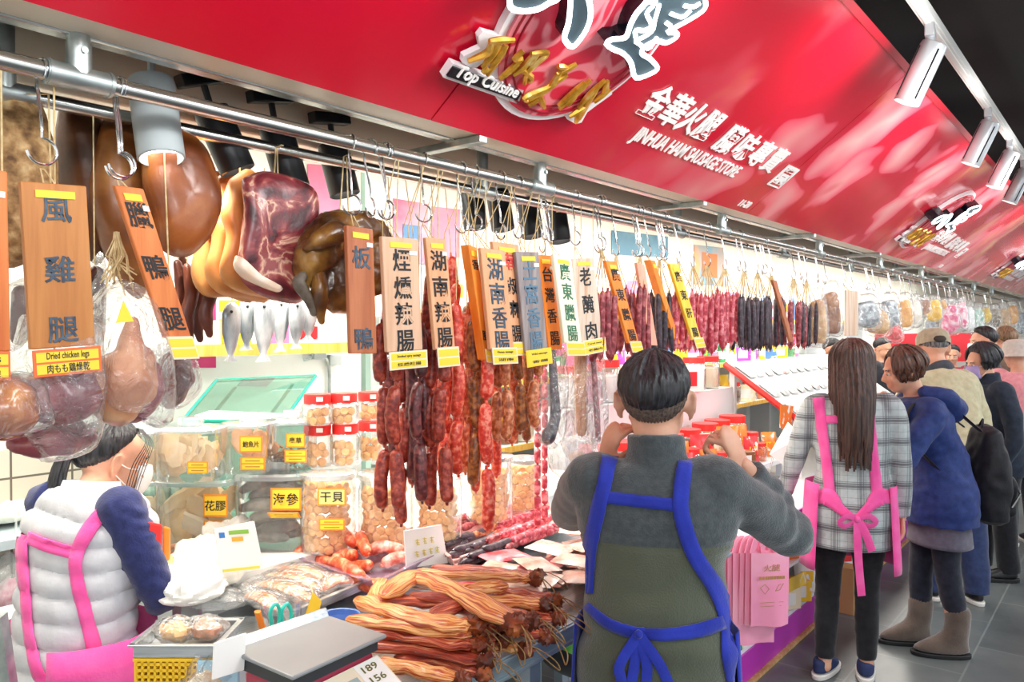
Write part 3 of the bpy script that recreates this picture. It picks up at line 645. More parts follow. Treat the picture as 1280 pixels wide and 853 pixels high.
# ---- the man at the front, back to the camera
f = ray(822, 412)
man = person('man in grey fleece and blue apron seen from behind, both hands at his ears', at(820, 1.95), (f.x, f.y), 1.635, head_turn=-.14,
    arms={'R': ((.172, 0, 1.325), (.37, .20, 1.165), (.222, .095, 1.37)), 'L': ((-.172, 0, 1.325), (-.24, .27, 1.19), (-.135, .10, 1.365))},
    hands=({'dir': (-.42, -.12, .85), 'back': (.75, -.6, .3), 'curl': (1.0, 1.05, 1.0, .9), 'thumb': .9}, {'dir': (.25, -.1, .9), 'back': (-.75, -.6, .2), 'curl': (.7, .8, .8, .8), 'thumb': .7}), shoulder=1.06, hs=1.07)
def fleece_mat():
    m = cloth('two_tone_fleece', '#424a4d', '#50585a', 60, .95, .35, 220, .5); nt = m.node_tree; N = nt.nodes; L = nt.links; b = N['Principled BSDF']; base = b.inputs['Base Color'].links[0].from_socket
    tc = N.new('ShaderNodeTexCoord'); sx = N.new('ShaderNodeSeparateXYZ'); L.new(tc.outputs['Object'], sx.inputs[0])
    lt = N.new('ShaderNodeMath'); lt.operation = 'LESS_THAN'; lt.inputs[1].default_value = 1.205; L.new(sx.outputs['Z'], lt.inputs[0])
    ax = N.new('ShaderNodeMath'); ax.operation = 'ABSOLUTE'; L.new(sx.outputs['X'], ax.inputs[0]); lx = N.new('ShaderNodeMath'); lx.operation = 'LESS_THAN'; lx.inputs[1].default_value = .225; L.new(ax.outputs[0], lx.inputs[0])
    mu = N.new('ShaderNodeMath'); mu.operation = 'MULTIPLY'; L.new(lt.outputs[0], mu.inputs[0]); L.new(lx.outputs[0], mu.inputs[1])
    mx = N.new('ShaderNodeMix'); mx.data_type = 'RGBA'; L.new(mu.outputs[0], mx.inputs[0]); L.new(base, mx.inputs[6]); mx.inputs[7].default_value = srgb('#565c4c'); L.new(mx.outputs[2], b.inputs['Base Color']); return m
def man_fold(p, n):
    r = wr(.010, 6, 6, 11, 3)(p); d = abs(p.x) - .2
    if d > 0: q = (p.x * .55 - p.z * .6 + p.y * .3); r += min(1, d * 8) * .007 * math.sin(q * 95 + 3 * noise.noise(p * 6)) * (.5 + noise.noise(p * 5))
    r += .007 * math.sin((p.z + .35 * abs(p.x)) * 60 + 4 * noise.noise(p * 4)) * math.exp(-((p.z - .97) / .06) ** 2)
    if abs(p.z - 1.205) < .006 and abs(p.x) < .21: r -= .003
    return r
top_garment(man, 'fleece', fleece_mat(), hem=.72, infl=.022, sleeve=1.2, collar='stand', fn=man_fold, vox=.007, cuff=.90, it=4, belly=.012)
B = man['fleece_bvh']
ap = ribbon_px(B, [(762, 572), (757, 600), (748, 640), (738, 690), (736, 742)], [20, 19, 18, 17, 14], .005).build('apron_strap', BLUE, man['t'], world=True, solid=.004)
ribbon_px(B, [(856, 577), (852, 610), (851, 640), (866, 690), (893, 735), (908, 775), (914, 820), (924, 870)], [19, 20, 19, 20, 20, 20, 26, 26], .005).build('apron_strap', BLUE, man['t'], world=True, solid=.004)
ribbon_px(B, [(756, 622), (800, 627), (846, 632)], 15, .004).build('apron_cross_band', BLUE, man['t'], world=True, solid=.004)
ribbon_px(B, [(735, 757), (760, 778), (790, 789), (805, 791)], [10, 13, 15, 16], .006).build('apron_tie', BLUE, man['t'], world=True, solid=.004)
ribbon_px(B, [(797, 791), (830, 793), (870, 788), (903, 777)], [14, 17, 19, 16], .006).build('apron_tie', BLUE, man['t'], world=True, solid=.004)
def on_surf(B, px, py, off=.006):
    d = ray(px, py).normalized(); h = B.ray_cast(CAM, d); return h[0] - d * off
k_ = on_surf(B, 797, 791, .01); px_ = 1.95 / 970
bow(k_, Rt, (0, 0, 1), -Fw, .62, [[(-.045, -.07, .02), (-.04, -.12, .012), (-.075, -.2, .008)], [(.02, -.08, .016), (.005, -.2, .01)], [(.055, -.08, .02), (.10, -.2, .008)], [(-.01, -.08, .012), (-.03, -.2, .006)]], loops=False).build('apron_bow', BLUE, man['t'], world=True)
# apron skirt at the front of the body
def skirt(D, r0x, r0y, z0, z1, a0, a1, m, name='apron_skirt', fl=.03, cy=0):
    g = MB().grid(lambda u, v: V(((r0x + fl * v) * math.cos(a0 + (a1 - a0) * u) * (1 + .02 * math.sin(u * 40)), cy + (r0y + fl * v) * math.sin(a0 + (a1 - a0) * u), z0 + (z1 - z0) * v)), 40, 8)
    return g.build(name, m, D['t'], solid=.003)
skirt(man, .20, .155, .98, .45, -.28, PI + .28, BLUE, fl=.03)
on_head(man, hair_cap(.80, 1.40, 2.02, .019, 3, wave=.006), 'hair', HBLACK); on_head(man, hair_cap(.82, 1.60, 2.66, .0035, 5, wave=.001), 'short_nape_hair', mat('short_cropped_hair', [(.35, '#4a3d36'), (.65, '#77655a')], 160, .7))
eyes(man)
xf(MB().tube([(.072, .06, .02), (.084, -.01, .024), (.086, -.03, .008)], .0018, 6), man['Hm']).build('glasses_temple', M['black'], man['t']); xf(MB().tube([(-.072, .06, .02), (-.084, -.01, .024), (-.086, -.03, .008)], .0018, 6), man['Hm']).build('glasses_temple', M['black'], man['t'])
trousers(man, 'trousers', BLACKP); shoes(man, 'sneaker', M['black'], SOLED)
# ---- the stall woman on the left
lw = person('woman with ponytail, white face mask, white quilted vest and pink apron at left', at(88, 2.0), (.93, .34), 1.53, lean=.16, nod=.10, head_turn=-.5, head_off=(-.02, .05, -.075),
    arms={'R': ((.150, .02, 1.25), (.205, .08, 1.03), (.04, .25, .98)), 'L': ((-.140, .05, 1.25), (-.16, .17, 1.045), (-.04, .32, 1.02))})
def puff(p, n):
    q = abs(math.sin(PI * (p.z + .02 * noise.noise(V((p.x * 6, p.y * 6, 0)))) / .062)) ** .45
    return .013 * q + .0035 * noise.noise(V((p.x * 30, p.y * 30, p.z * 10))) * q
top_garment(lw, 'sweater', cloth('navy_knit', '#232a58', '#2d3569', 50), hem=.80, infl=.006, sleeve=1.04, fn=lambda p, n: .0035 * math.sin((p.z + .4 * p.y) * 150 + 9 * noise.noise(p * 7)) * (.3 + 1.4 * noise.noise(p * 9)) * (abs(p.x) > .14))
top_garment(lw, 'quilted_vest', mat('white_down_fabric', [(.3, '#bfc0c6'), (.7, '#d2d3d8')], 18, .45, bump=.2, bscale=40, sheen=.1), hem=.80, infl=.013, sleeves=False, armholes=True, fn=puff, vox=.0075, it=3)
k = lw['k']; nb = lw['B'](V((0, -.012, 1.375)) * k)
xf(MB().tube(catmull([nb + V((0, -.008, -.03)), nb + V((0, 0, .02)), nb + V((0, .004, .045))], 3), [.088 * k, .086 * k, .084 * k, .08 * k, .078 * k, .076 * k, .074 * k], 28), lw['Mx']).build('vest_collar', cloth('pale_collar', '#e9e9ec', '#f4f4f4', 20), lw['t'], world=True)
B = lw['quilted_vest_bvh']
ribbon_px(B, [(146, 632), (122, 650), (100, 685), (96, 715), (107, 765), (118, 812), (124, 840)], [17, 18, 17, 16, 17, 19, 22], .006).build('apron_strap', PINK, lw['t'], world=True, solid=.004)
ribbon_px(B, [(36, 672), (60, 682), (96, 692)], [16, 17, 17], .006).build('apron_cross_band', PINK, lw['t'], world=True, solid=.004)
ribbon_px(B, [(31, 668), (30, 700), (34, 740), (38, 790), (46, 830), (58, 860)], [13, 14, 12, 12, 14, 16], .006).build('apron_strap', PINK, lw['t'], world=True, solid=.004)
skirt(lw, .205, .172, .95, .4, -1.15, PI + .75, PINK, fl=.04, cy=.01)
on_head(lw, hair_cap(.70, 1.46, 2.2, .017, 9, wave=.002), 'hair', HBLACK)
m_ = MB(); rr = random.Random(4)
for i in range(46):
    a = rr.uniform(-1, 1); b = rr.uniform(-1, 1); L_ = rr.uniform(.24, .34)
    m_.tube(catmull([(.012 * a, -.100, .035 + .012 * b), (.018 * a, -.125 - .01 * b, .03), (.03 * a, -.142 - .012 * b, -.03), (.034 * a, -.140 - .016 * b, -.13), (.04 * a + .01 * b, -.13 - .02 * b, -L_)], 4), [.004] + [.0062] * 12 + [.004, .003, .002, .0015], 5)
on_head(lw, m_, 'ponytail', HBLACK); on_head(lw, MB().tube([(0, -.104, .034), (0, -.122, .032)], .019, 12), 'hair_tie', M['black'])
m_ = MB()
for s in (-1, 1):
    for i in range(6):
        q = i / 5; rq = random.Random(i + 40 * (s > 0)); m_.tube(catmull([(s * .02, .055 - .01 * q, .108), (s * .058, .080 - .022 * q, .072), (s * (.079 + .002 * q), .066 - .038 * q, .01), (s * .078, .058 - .036 * q, -.05), (s * .074, .056 - .030 * q, -.11 + .05 * q + rq.uniform(-.02, .02))], 4), [.0013] * 9 + [.0013, .0012, .0012, .001, .001, .0009, .0008, .0006], 4)
on_head(lw, m_, 'face_framing_locks', HBLACK)
eyes(lw); mask_on(lw, mat('white_mask_fabric', '#f2f3f4', rough=.8), M['white'])
trousers(lw, 'trousers', BLACKP); shoes(lw, 'sneaker', M['black'], SOLED)
# ---- plaid shirt woman
f = ray(1065, 412); p0 = P(1062, 846, Z=0)
pw = person('woman with long brown hair, grey plaid shirt and pink apron tied behind', (p0.x, p0.y, 0), (f.x * .95 + .0, f.y + .14), 1.645, head_turn=.03,
    arms={'R': ((.180, -.01, 1.325), (.222, -.01, 1.05), (.238, .04, .80)), 'L': ((-.180, -.01, 1.325), (-.255, .06, 1.06), (-.30, .17, .86))}, feet={'R': (.075, .02, .15), 'L': (-.12, -.01, .5)}, shoulder=.93)
def plaid_mat():
    m = cloth('grey_plaid_flannel', '#b2bcbd', '#c0c9c8', 50); nt = m.node_tree; N = nt.nodes; L = nt.links; b = N['Principled BSDF']; base = b.inputs['Base Color'].links[0].from_socket
    tc = N.new('ShaderNodeTexCoord'); sx = N.new('ShaderNodeSeparateXYZ'); L.new(tc.outputs['Object'], sx.inputs[0]); col = base
    def stripes(axis, per, els, fac):
        nonlocal col
        d = N.new('ShaderNodeMath'); d.operation = 'DIVIDE'; L.new(sx.outputs[axis], d.inputs[0]); d.inputs[1].default_value = per
        fr = N.new('ShaderNodeMath'); fr.operation = 'FRACT'; L.new(d.outputs[0], fr.inputs[0]); r = N.new('ShaderNodeValToRGB'); r.color_ramp.interpolation = 'CONSTANT'; L.new(fr.outputs[0], r.inputs[0]); e = r.color_ramp.elements
        while len(e) < len(els): e.new(.5)
        for k_, (p, c) in enumerate(els): e[k_].position = p; e[k_].color = (c, c, c, 1)
        mx = N.new('ShaderNodeMix'); mx.data_type = 'RGBA'; L.new(r.outputs[0], mx.inputs[0]); L.new(col, mx.inputs[6]); mx.inputs[7].default_value = srgb(fac); col = mx.outputs[2]
    S = [(0, 0), (.08, .5), (.13, .2), (.17, .75), (.27, .25), (.31, .75), (.36, .1), (.40, .5), (.44, 0), (.70, .3), (.73, 0)]
    stripes('Z', .105, S, '#4a4a50'); stripes('X', .115, [(p, c * .8) for p, c in S], '#55555c'); L.new(col, b.inputs['Base Color']); return m
plaid_m = plaid_mat()
top_garment(pw, 'plaid_shirt', plaid_m, hem=.655, infl=.022, sleeve=1.08, hemflare=.05, fn=wr(.008, 9, 9, 4, 7), cuff=.97)
B = pw['plaid_shirt_bvh']
ribbon_px(B, [(1023, 498), (1026, 520), (1033, 570), (1038, 618)], [14, 13, 12, 13], .006).build('apron_strap', PINK, pw['t'], world=True, solid=.004)
ribbon_px(B, [(1086, 498), (1087, 530), (1092, 580), (1096, 618)], [13, 13, 12, 14], .006).build('apron_strap', PINK, pw['t'], world=True, solid=.004)
ribbon_px(B, [(1032, 525), (1060, 524), (1086, 524)], 10, .005).build('apron_cross_band', PINK, pw['t'], world=True, solid=.004)
ribbon_px(B, [(1022, 622), (1036, 622), (1052, 638), (1068, 648)], [16, 22, 12, 8], .008).build('apron_tie', PINK, pw['t'], world=True, solid=.004)
ribbon_px(B, [(1112, 622), (1098, 622), (1084, 636), (1070, 648)], [16, 22, 12, 8], .008).build('apron_tie', PINK, pw['t'], world=True, solid=.004)
bow(on_surf(B, 1070, 649, .015), Rt, (0, 0, 1), -Fw, .95, [[(.0, -.1, .02), (.005, -.2, .02), (.02, -.36, .02)], [(.035, -.06, .02), (.07, -.15, .016)]]).build('apron_bow', PINK, pw['t'], world=True)
skirt(pw, .208, .170, .97, .55, -.72, PI + .72, PINK, fl=.025)
cap = hair_cap(.85, 1.5, 1.9, .016, 5); on_head(pw, cap, 'hair', HBROWN)
m_ = hair_locks(MB(), 120, PI * .93, PI * 2.07, .50, .019, 3, .0085, .03, .3, ob=.075); hair_locks(m_, 60, PI * .98, PI * 2.02, .46, .011, 8, .009, .02, .4, ob=.062); on_head(pw, m_, 'long_hair', HBROWN); eyes(pw)
trousers(pw, 'trousers', BLACKP, rad=(.092, .082, .060, .058, .046), bottom=.10, fn=wr(.004, 8, 8, 20)); shoes(pw, 'sneaker', mat('navy_shoe_mesh', '#26325c', rough=.8), SOLEW)
# ---- blue jacket woman, profile
LF = -Rt; p0 = P(1173, 812, Z=0); f = LF * 1.0 + Fw * .10
bw = person('woman with brown bob in dark blue hooded jacket and brown boots, hand to her chin', (p0.x, p0.y, 0), (f.x, f.y), 1.63, lean=.30, nod=.10, head_turn=-.1,
    arms={'L': ((-.178, .12, 1.275), (-.235, .315, 1.04), (-.115, .315, 1.285)), 'R': ((.17, .11, 1.275), (.20, .24, 1.06), (.10, .30, 1.24))}, feet={'R': (.07, .10, 0), 'L': (-.09, -.02, .1)},
    hands=(None, {'dir': (.25, .05, .9), 'back': (-.9, -.2, .2), 'curl': (.7, .8, .8, .8), 'thumb': .4}))
top_garment(bw, 'jacket', cloth('dark_blue_parka', '#23346b', '#2e4280', 30, .6, sheen=.1), hem=.70, infl=.035, sleeve=1.32, fn=wr(.012, 9, 9, 11, 2), hemflare=.12, vox=.009)
hd = MB(); c_ = bw['B'](V((0, -.10, 1.36)) * bw['k'])
hd.tube(catmull([c_ + V((-.11, .09, .04)), c_ + V((-.12, -.01, .01)), c_ + V((-.05, -.075, -.05)), c_ + V((.05, -.075, -.05)), c_ + V((.12, -.01, .01)), c_ + V((.11, .09, .04))], 6), lerpl([.035, .055, .075, .075, .055, .035], 31), 14, rnd=True); hd.ball(c_ + V((0, -.03, -.03)), (.10, .075, .08), 14)
fuse(hd, .009, 3, wr(.01, 12, 12, 12)).build('hood', bw['last'].data.materials[0], bw['t'])
trousers(bw, 'leggings', cloth('black_blue_leggings', '#1b1e2b', '#272b3a', 30), rad=(.088, .08, .066, .062, .052), bottom=.2, fn=wr(.004, 8, 8, 18))
skirt(bw, .178, .135, .72, .58, 0, 2 * PI, cloth('grey_mauve_tunic', '#5d5a68', '#6b6876', 30), 'tunic_hem', .015)
shoes(bw, 'boot', cloth('brown_suede', '#5b4e45', '#6f6157', 10, .95, .2, 90, .6), SOLED, ('boot', 'boot_sole'))
m_ = hair_cap(.75, 1.52, 2.25, .024, 6); hair_locks(m_, 90, PI * .78, PI * 2.22, .085, .024, 12, .008, -.1, 1.0, .3); on_head(bw, m_, 'bob_hair', HREDB); eyes(bw)
on_head(bw, MB().tube([(-.02, -.075, .115), (.02, -.075, .115)], .006, 8), 'hair_clip', M['white'])
# backpack carried by her
bp = thing('backpack', 'black backpack hanging on the back of the blue jacket woman', 'backpack', bw['Mx'] @ V((0, -.235, .70)), bw['t'].rotation_euler)
blk = cloth('black_nylon', '#15161a', '#202127', 30, .55, sheen=.1)
g = MB(); xd, yd = V((1, 0, 0)), V((0, 1, 0)); loft(g, [(V((0, 0, z)), rx, ry, xd, yd) for z, rx, ry in ((0, .10, .05), (.02, .135, .085), (.2, .15, .10), (.38, .135, .085), (.48, .10, .055), (.51, .05, .025))], 26, 2.6)
fuse(g, .01, 3, wr(.012, 10, 10, 9, 4)).build('bag', blk, bp)
loftm = MB(); loft(loftm, [(V((0, -.085, z)), rx, ry, xd, yd) for z, rx, ry in ((.04, .09, .02), (.06, .11, .035), (.2, .115, .035), (.25, .1, .02))], 20, 2.6); fuse(loftm, .01, 2, wr(.008, 12, 12, 12)).build('front_pocket', blk, bp)
for s in (-1, 1):
    S_ = bw['A']['L' if s < 0 else 'R'][0]; sl = bw['Mx'].inverted()
    pts = [V((s * .09, -.16, 1.19)), S_ + V((-s * .055, -.06, .085)), S_ + V((-s * .05, .075, .05)), S_ + V((-s * .03, .105, -.10)), V((s * .15, .08, 1.0)), V((s * .12, -.13, .80))]
    xf(MB().tube(catmull(pts, 6), .022, 8, flat=(.22, 1)), bw['Mx']).build('shoulder_strap', blk, bp, world=True)
MB().tube([(-.02, .03, .5), (0, .02, .54), (.02, .03, .5)], .007, 8).build('top_handle', blk, bp)
MB().tube([(-.12, -.07, .1), (-.13, -.105, .17), (-.07, -.12, .2)], .006, 6).build('pale_zip_pull', M['steel'], bp, label='pale zip pull')
# ---- cap man
p0 = P(1196, 752, Z=0); f = Fw - Rt * .12
cm = person('man in beige jacket, khaki cap and navy trousers leaning towards the stall', (p0.x, p0.y, 0), (f.x, f.y), 1.74, lean=.36, nod=.05, head_turn=-.25,
    arms={'R': ((.19, .17, 1.345), (.26, .13, 1.07), (.24, .17, .85)), 'L': ((-.19, .17, 1.345), (-.22, .30, 1.12), (-.15, .5, 1.1))}, feet={'R': (.1, -.02, .2), 'L': (-.12, .1, .1)})
top_garment(cm, 'jacket', cloth('beige_jacket', '#bdb591', '#cdc6a4', 30, .7, sheen=.1), hem=.76, infl=.03, sleeve=1.3, fn=wr(.014, 8, 8, 9, 5), hemflare=.05)
nb = cm['B'](V((0, -.0, 1.37)) * cm['k']); MB().tube(catmull([nb + V((0, -.03, -.03)), nb + V((0, -.01, .02)), nb + V((0, .02, .06))], 3), [.10, .098, .095, .09, .088, .085, .082], 22).build('dark_collar', cloth('dark_collar_cloth', '#3a4048', '#474e57'), cm['t'])
trousers(cm, 'trousers', cloth('navy_slacks', '#27345a', '#31406a', 30), rad=(.105, .1, .085, .08, .07), bottom=.06, fn=wr(.008, 8, 8, 7)); shoes(cm, 'sneaker', M['black'], SOLEW)
on_head(cm, hair_cap(.8, 1.45, 2.0, .011, 8), 'hair', HGREY); eyes(cm)
khaki = cloth('khaki_cotton', '#a3977f', '#b5a98f', 40)
hc_ = on_head(cm, MB().lathe([(.094, .030), (.097, .05), (.094, .082), (.080, .110), (.055, .128), (.02, .136), (.001, .137)], 30, Matrix.Translation((0, -.016, 0)), sy=1.2, caps=False), 'cap', khaki); xf(MB().grid(lambda u, v: V((.075 * math.cos(PI * u), .05 + .11 * math.sin(PI * u) * (.55 + .45 * v) * 1.0, .055 - .012 * v)), 14, 4), cm['Hm']).build('peak', khaki, hc_, solid=.004)
xf(MB().ball((0, -.122, .046), (.038, .014, .024), 14), cm['Hm']).build('cap_opening', mat('dark_cap_opening', '#3d362e', rough=.8), hc_)
# ---- grey-haired man
f = LF + Fw * .45
gm = person('grey-haired man stooping beyond the man in the khaki cap', at(1203, 6.2), (f.x, f.y), 1.66, lean=.35, nod=.2)
top_garment(gm, 'jacket', cloth('charcoal_jacket', '#2e3036', '#3a3c42'), infl=.03, sleeve=1.25); trousers(gm, 'trousers', BLACKP); shoes(gm, 'sneaker', M['black'], SOLED); on_head(gm, hair_cap(.8, 1.40, 2.0, .012, 2), 'hair', HGREY); eyes(gm)
# ---- navy woman with lilac mask
p0 = P(1249, 722, Z=0); f = LF + Fw * .08
nw = person('woman in dark navy jacket with a lilac face mask, in profile', (p0.x, p0.y, 0), (f.x, f.y), 1.60, lean=.20, nod=.12, head_turn=.1,
    arms={'L': ((-.175, .07, 1.275), (-.225, .03, 1.02), (-.20, .10, .79)), 'R': ((.17, .07, 1.27), (.2, .16, 1.04), (.12, .3, 1.05))}, feet={'L': (-.09, .02, .1), 'R': (.10, .10, .1)})
top_garment(nw, 'jacket', cloth('dark_navy_jacket', '#232b39', '#2d3747', 30, .7, sheen=.1), hem=.74, infl=.028, sleeve=1.28, fn=wr(.008, 8, 8, 9, 6), collar='stand')
trousers(nw, 'trousers', cloth('black_wool_trousers', '#15161b', '#1f2026'), rad=(.1, .095, .08, .075, .07), bottom=.06, fn=wr(.006, 8, 8, 7)); shoes(nw, 'sneaker', M['black'], SOLED)
m_ = hair_cap(.72, 1.45, 2.15, .026, 11, wave=.008); hair_locks(m_, 60, PI * .85, PI * 2.15, .07, .03, 4, .010, -.1, 1.0, .3); on_head(nw, m_, 'wavy_hair', HBLACK); eyes(nw); mask_on(nw, mat('lilac_mask_fabric', '#b6a3dc', rough=.8), M['white'])
# ---- farther people
f = LF + Fw * .2
dm = person('dark-haired person with white face mask, behind the woman in navy', at(1229, 7.0), (f.x, f.y), 1.71, nod=.1); top_garment(dm, 'jacket', cloth('grey_jacket', '#4a4b52', '#5a5b61'), infl=.03, sleeve=1.25); trousers(dm, 'trousers', BLACKP); shoes(dm, 'sneaker', M['black'], SOLED)
on_head(dm, hair_cap(.75, 1.5, 2.1, .028, 13, wave=.007), 'hair', HBLACK); eyes(dm); mask_on(dm, mat('white_mask_cloth', '#eef0f2', rough=.8), M['white'])
f = Fw
hm = person('person in pink jacket and pale bucket hat at the right edge', at(1277, 6.2), (f.x, f.y), 1.62, lean=.1); top_garment(hm, 'jacket', cloth('salmon_pink_jacket', '#e58f98', '#efa3a8'), infl=.04, sleeve=1.35, fn=wr(.01, 8, 8, 8)); trousers(hm, 'trousers', cloth('dark_jeans', '#28303f', '#343d4e')); shoes(hm, 'sneaker', M['black'], SOLEW)
on_head(hm, hair_cap(.8, 1.45, 2.1, .016, 2), 'hair', HBLACK); eyes(hm)
on_head(hm, MB().lathe([(.02, .128), (.06, .124), (.088, .10), (.096, .045), (.118, .0), (.126, -.012), (.124, -.014), (.095, .035)], 28, Matrix.Translation((0, -.016, 0)), sy=1.15, caps=False), 'bucket_hat', cloth('pale_hat_cotton', '#cfcac0', '#ddd8ce'), solid=.004)
lm = person('person with light brown hair far along the aisle', at(1257, 7.9), (f.x, f.y), 1.72); top_garment(lm, 'jacket', cloth('brown_jacket', '#6c5a4c', '#7d6a5b'), infl=.03, sleeve=1.25); trousers(lm, 'trousers', BLACKP); shoes(lm, 'sneaker', M['black'], SOLED); on_head(lm, hair_cap(.85, 1.55, 2.3, .028, 3), 'hair', HLIGHT); eyes(lm)
for i, (px, D_, lb, c1, c2) in enumerate([(1103, 8.6, 'black-haired seller standing in the stall behind the counter', '#2a2c33', '#363840'), (1190, 8.9, 'seller in dark red top behind the far counter', '#8c1f3f', '#a02a4b'), (1040, 8.1, 'dark-haired seller half hidden behind the plaid shirt woman', '#2c2d31', '#3b3c41')]):
    q = P(px, 450, D=D_); f = V((-.3, -1, 0)) if i != 1 else V((-1, -.2, 0))
    s_ = person(lb, (q.x, max(q.y, 2.35), 0) if False else (q.x, q.y, 0), (f.x, f.y), 1.6 if i != 1 else 1.52, nod=.25); top_garment(s_, 'top', cloth('seller_top_%s' % 'abc'[i], c1, c2), infl=.02, sleeve=1.2); trousers(s_, 'trousers', BLACKP); shoes(s_, 'sneaker', M['black'], SOLED); on_head(s_, hair_cap(.8, 1.5, 2.1, .022, i), 'hair', HBLACK); eyes(s_)
# ================================================================ hooks, boards and what hangs on the rails
def arc(c, r, a0, a1, n, ax, ay): return [V(c) + V(ax) * (r * math.cos(a0 + (a1 - a0) * i / n)) + V(ay) * (r * math.sin(a0 + (a1 - a0) * i / n)) for i in range(n + 1)]
def hook_geo(L_=.125, rb=.024):
    """S-hook: 0 is the rail's axis; arch over the rail, shank, ring below"""
    X_, Y_, Z_ = (1, 0, 0), (0, 1, 0), (0, 0, 1)
    top = arc((0, 0, 0), .0195, PI + .9, .05, 10, Y_, Z_)
    end = V((0, .0, -L_)); pts = top + [V((0, .016, -.03)), V((0, .006, -.07)), V((0, 0, -L_ + .02))] + arc((0, 0, -L_ - rb + .004), rb, PI / 2, PI / 2 - 4.6, 14, X_, Z_)
    return MB().tube(pts, .0026, 7)
hook_src = None
HL = 'wire S-hook hanging on the front rail'
def hook(x, y, label, group, yaw=0, sc=1, z=None):
    global hook_src
    if hook_src is None:
        hook_src = hook_geo().build('s_hook', M['chrome'], loc=(x, y, ZR if z is None else z), rot=(0, 0, yaw)); tag(hook_src, label, 'hook', group); return hook_src
    o = hook_src.copy(); COL.objects.link(o); o.location = (x, y, ZR if z is None else z); o.rotation_euler = (0, 0, yaw); o.scale = (1, 1, sc); o['label'] = label; o['group'] = group; return o
def wood(name, a, b, c): return mat(name, [(.3, a), (.5, b), (.7, c)], 3, .5, stretch=(14, 14, 1.2), detail=5, dist=.4, bump=.06, bscale=10)
W = {'tan': wood('tan_wood', '#a9682f', '#bb7a3c', '#c98a4b'), 'orange': wood('orange_wood', '#c5662c', '#d67a3a', '#de8a4a'), 'brown': wood('red_brown_wood', '#a25a34', '#b56a42', '#c27a50'),
     'pale': wood('pale_pinkish_wood', '#d0a37f', '#dbb292', '#e3bf9f'), 'peach': wood('peach_wood', '#d9996b', '#e2a67a', '#eab48a'), 'grey': wood('weathered_grey_wood', '#7b6f70', '#8f8686', '#a39a96'),
     'bright': wood('bright_orange_wood', '#ee7a1c', '#f58a2a', '#f99a3c'), 'cream': wood('cream_yellow_board', '#f6ecc0', '#fbf4d4', '#fdf8e4'), 'yellow': wood('yellow_board', '#ffc52e', '#ffd23e', '#ffe07a'), 'salmon': wood('salmon_board', '#f0997c', '#f6ab90', '#f9b9a2'),
     'oldpale': wood('pale_scraped_board', '#c99a72', '#d8c3ae', '#e4d3c0')}
LABELW = mat('label_card', '#f3e3c6', rough=.6); ORL = mat('orange_label_rim', '#e8703a', rough=.5)
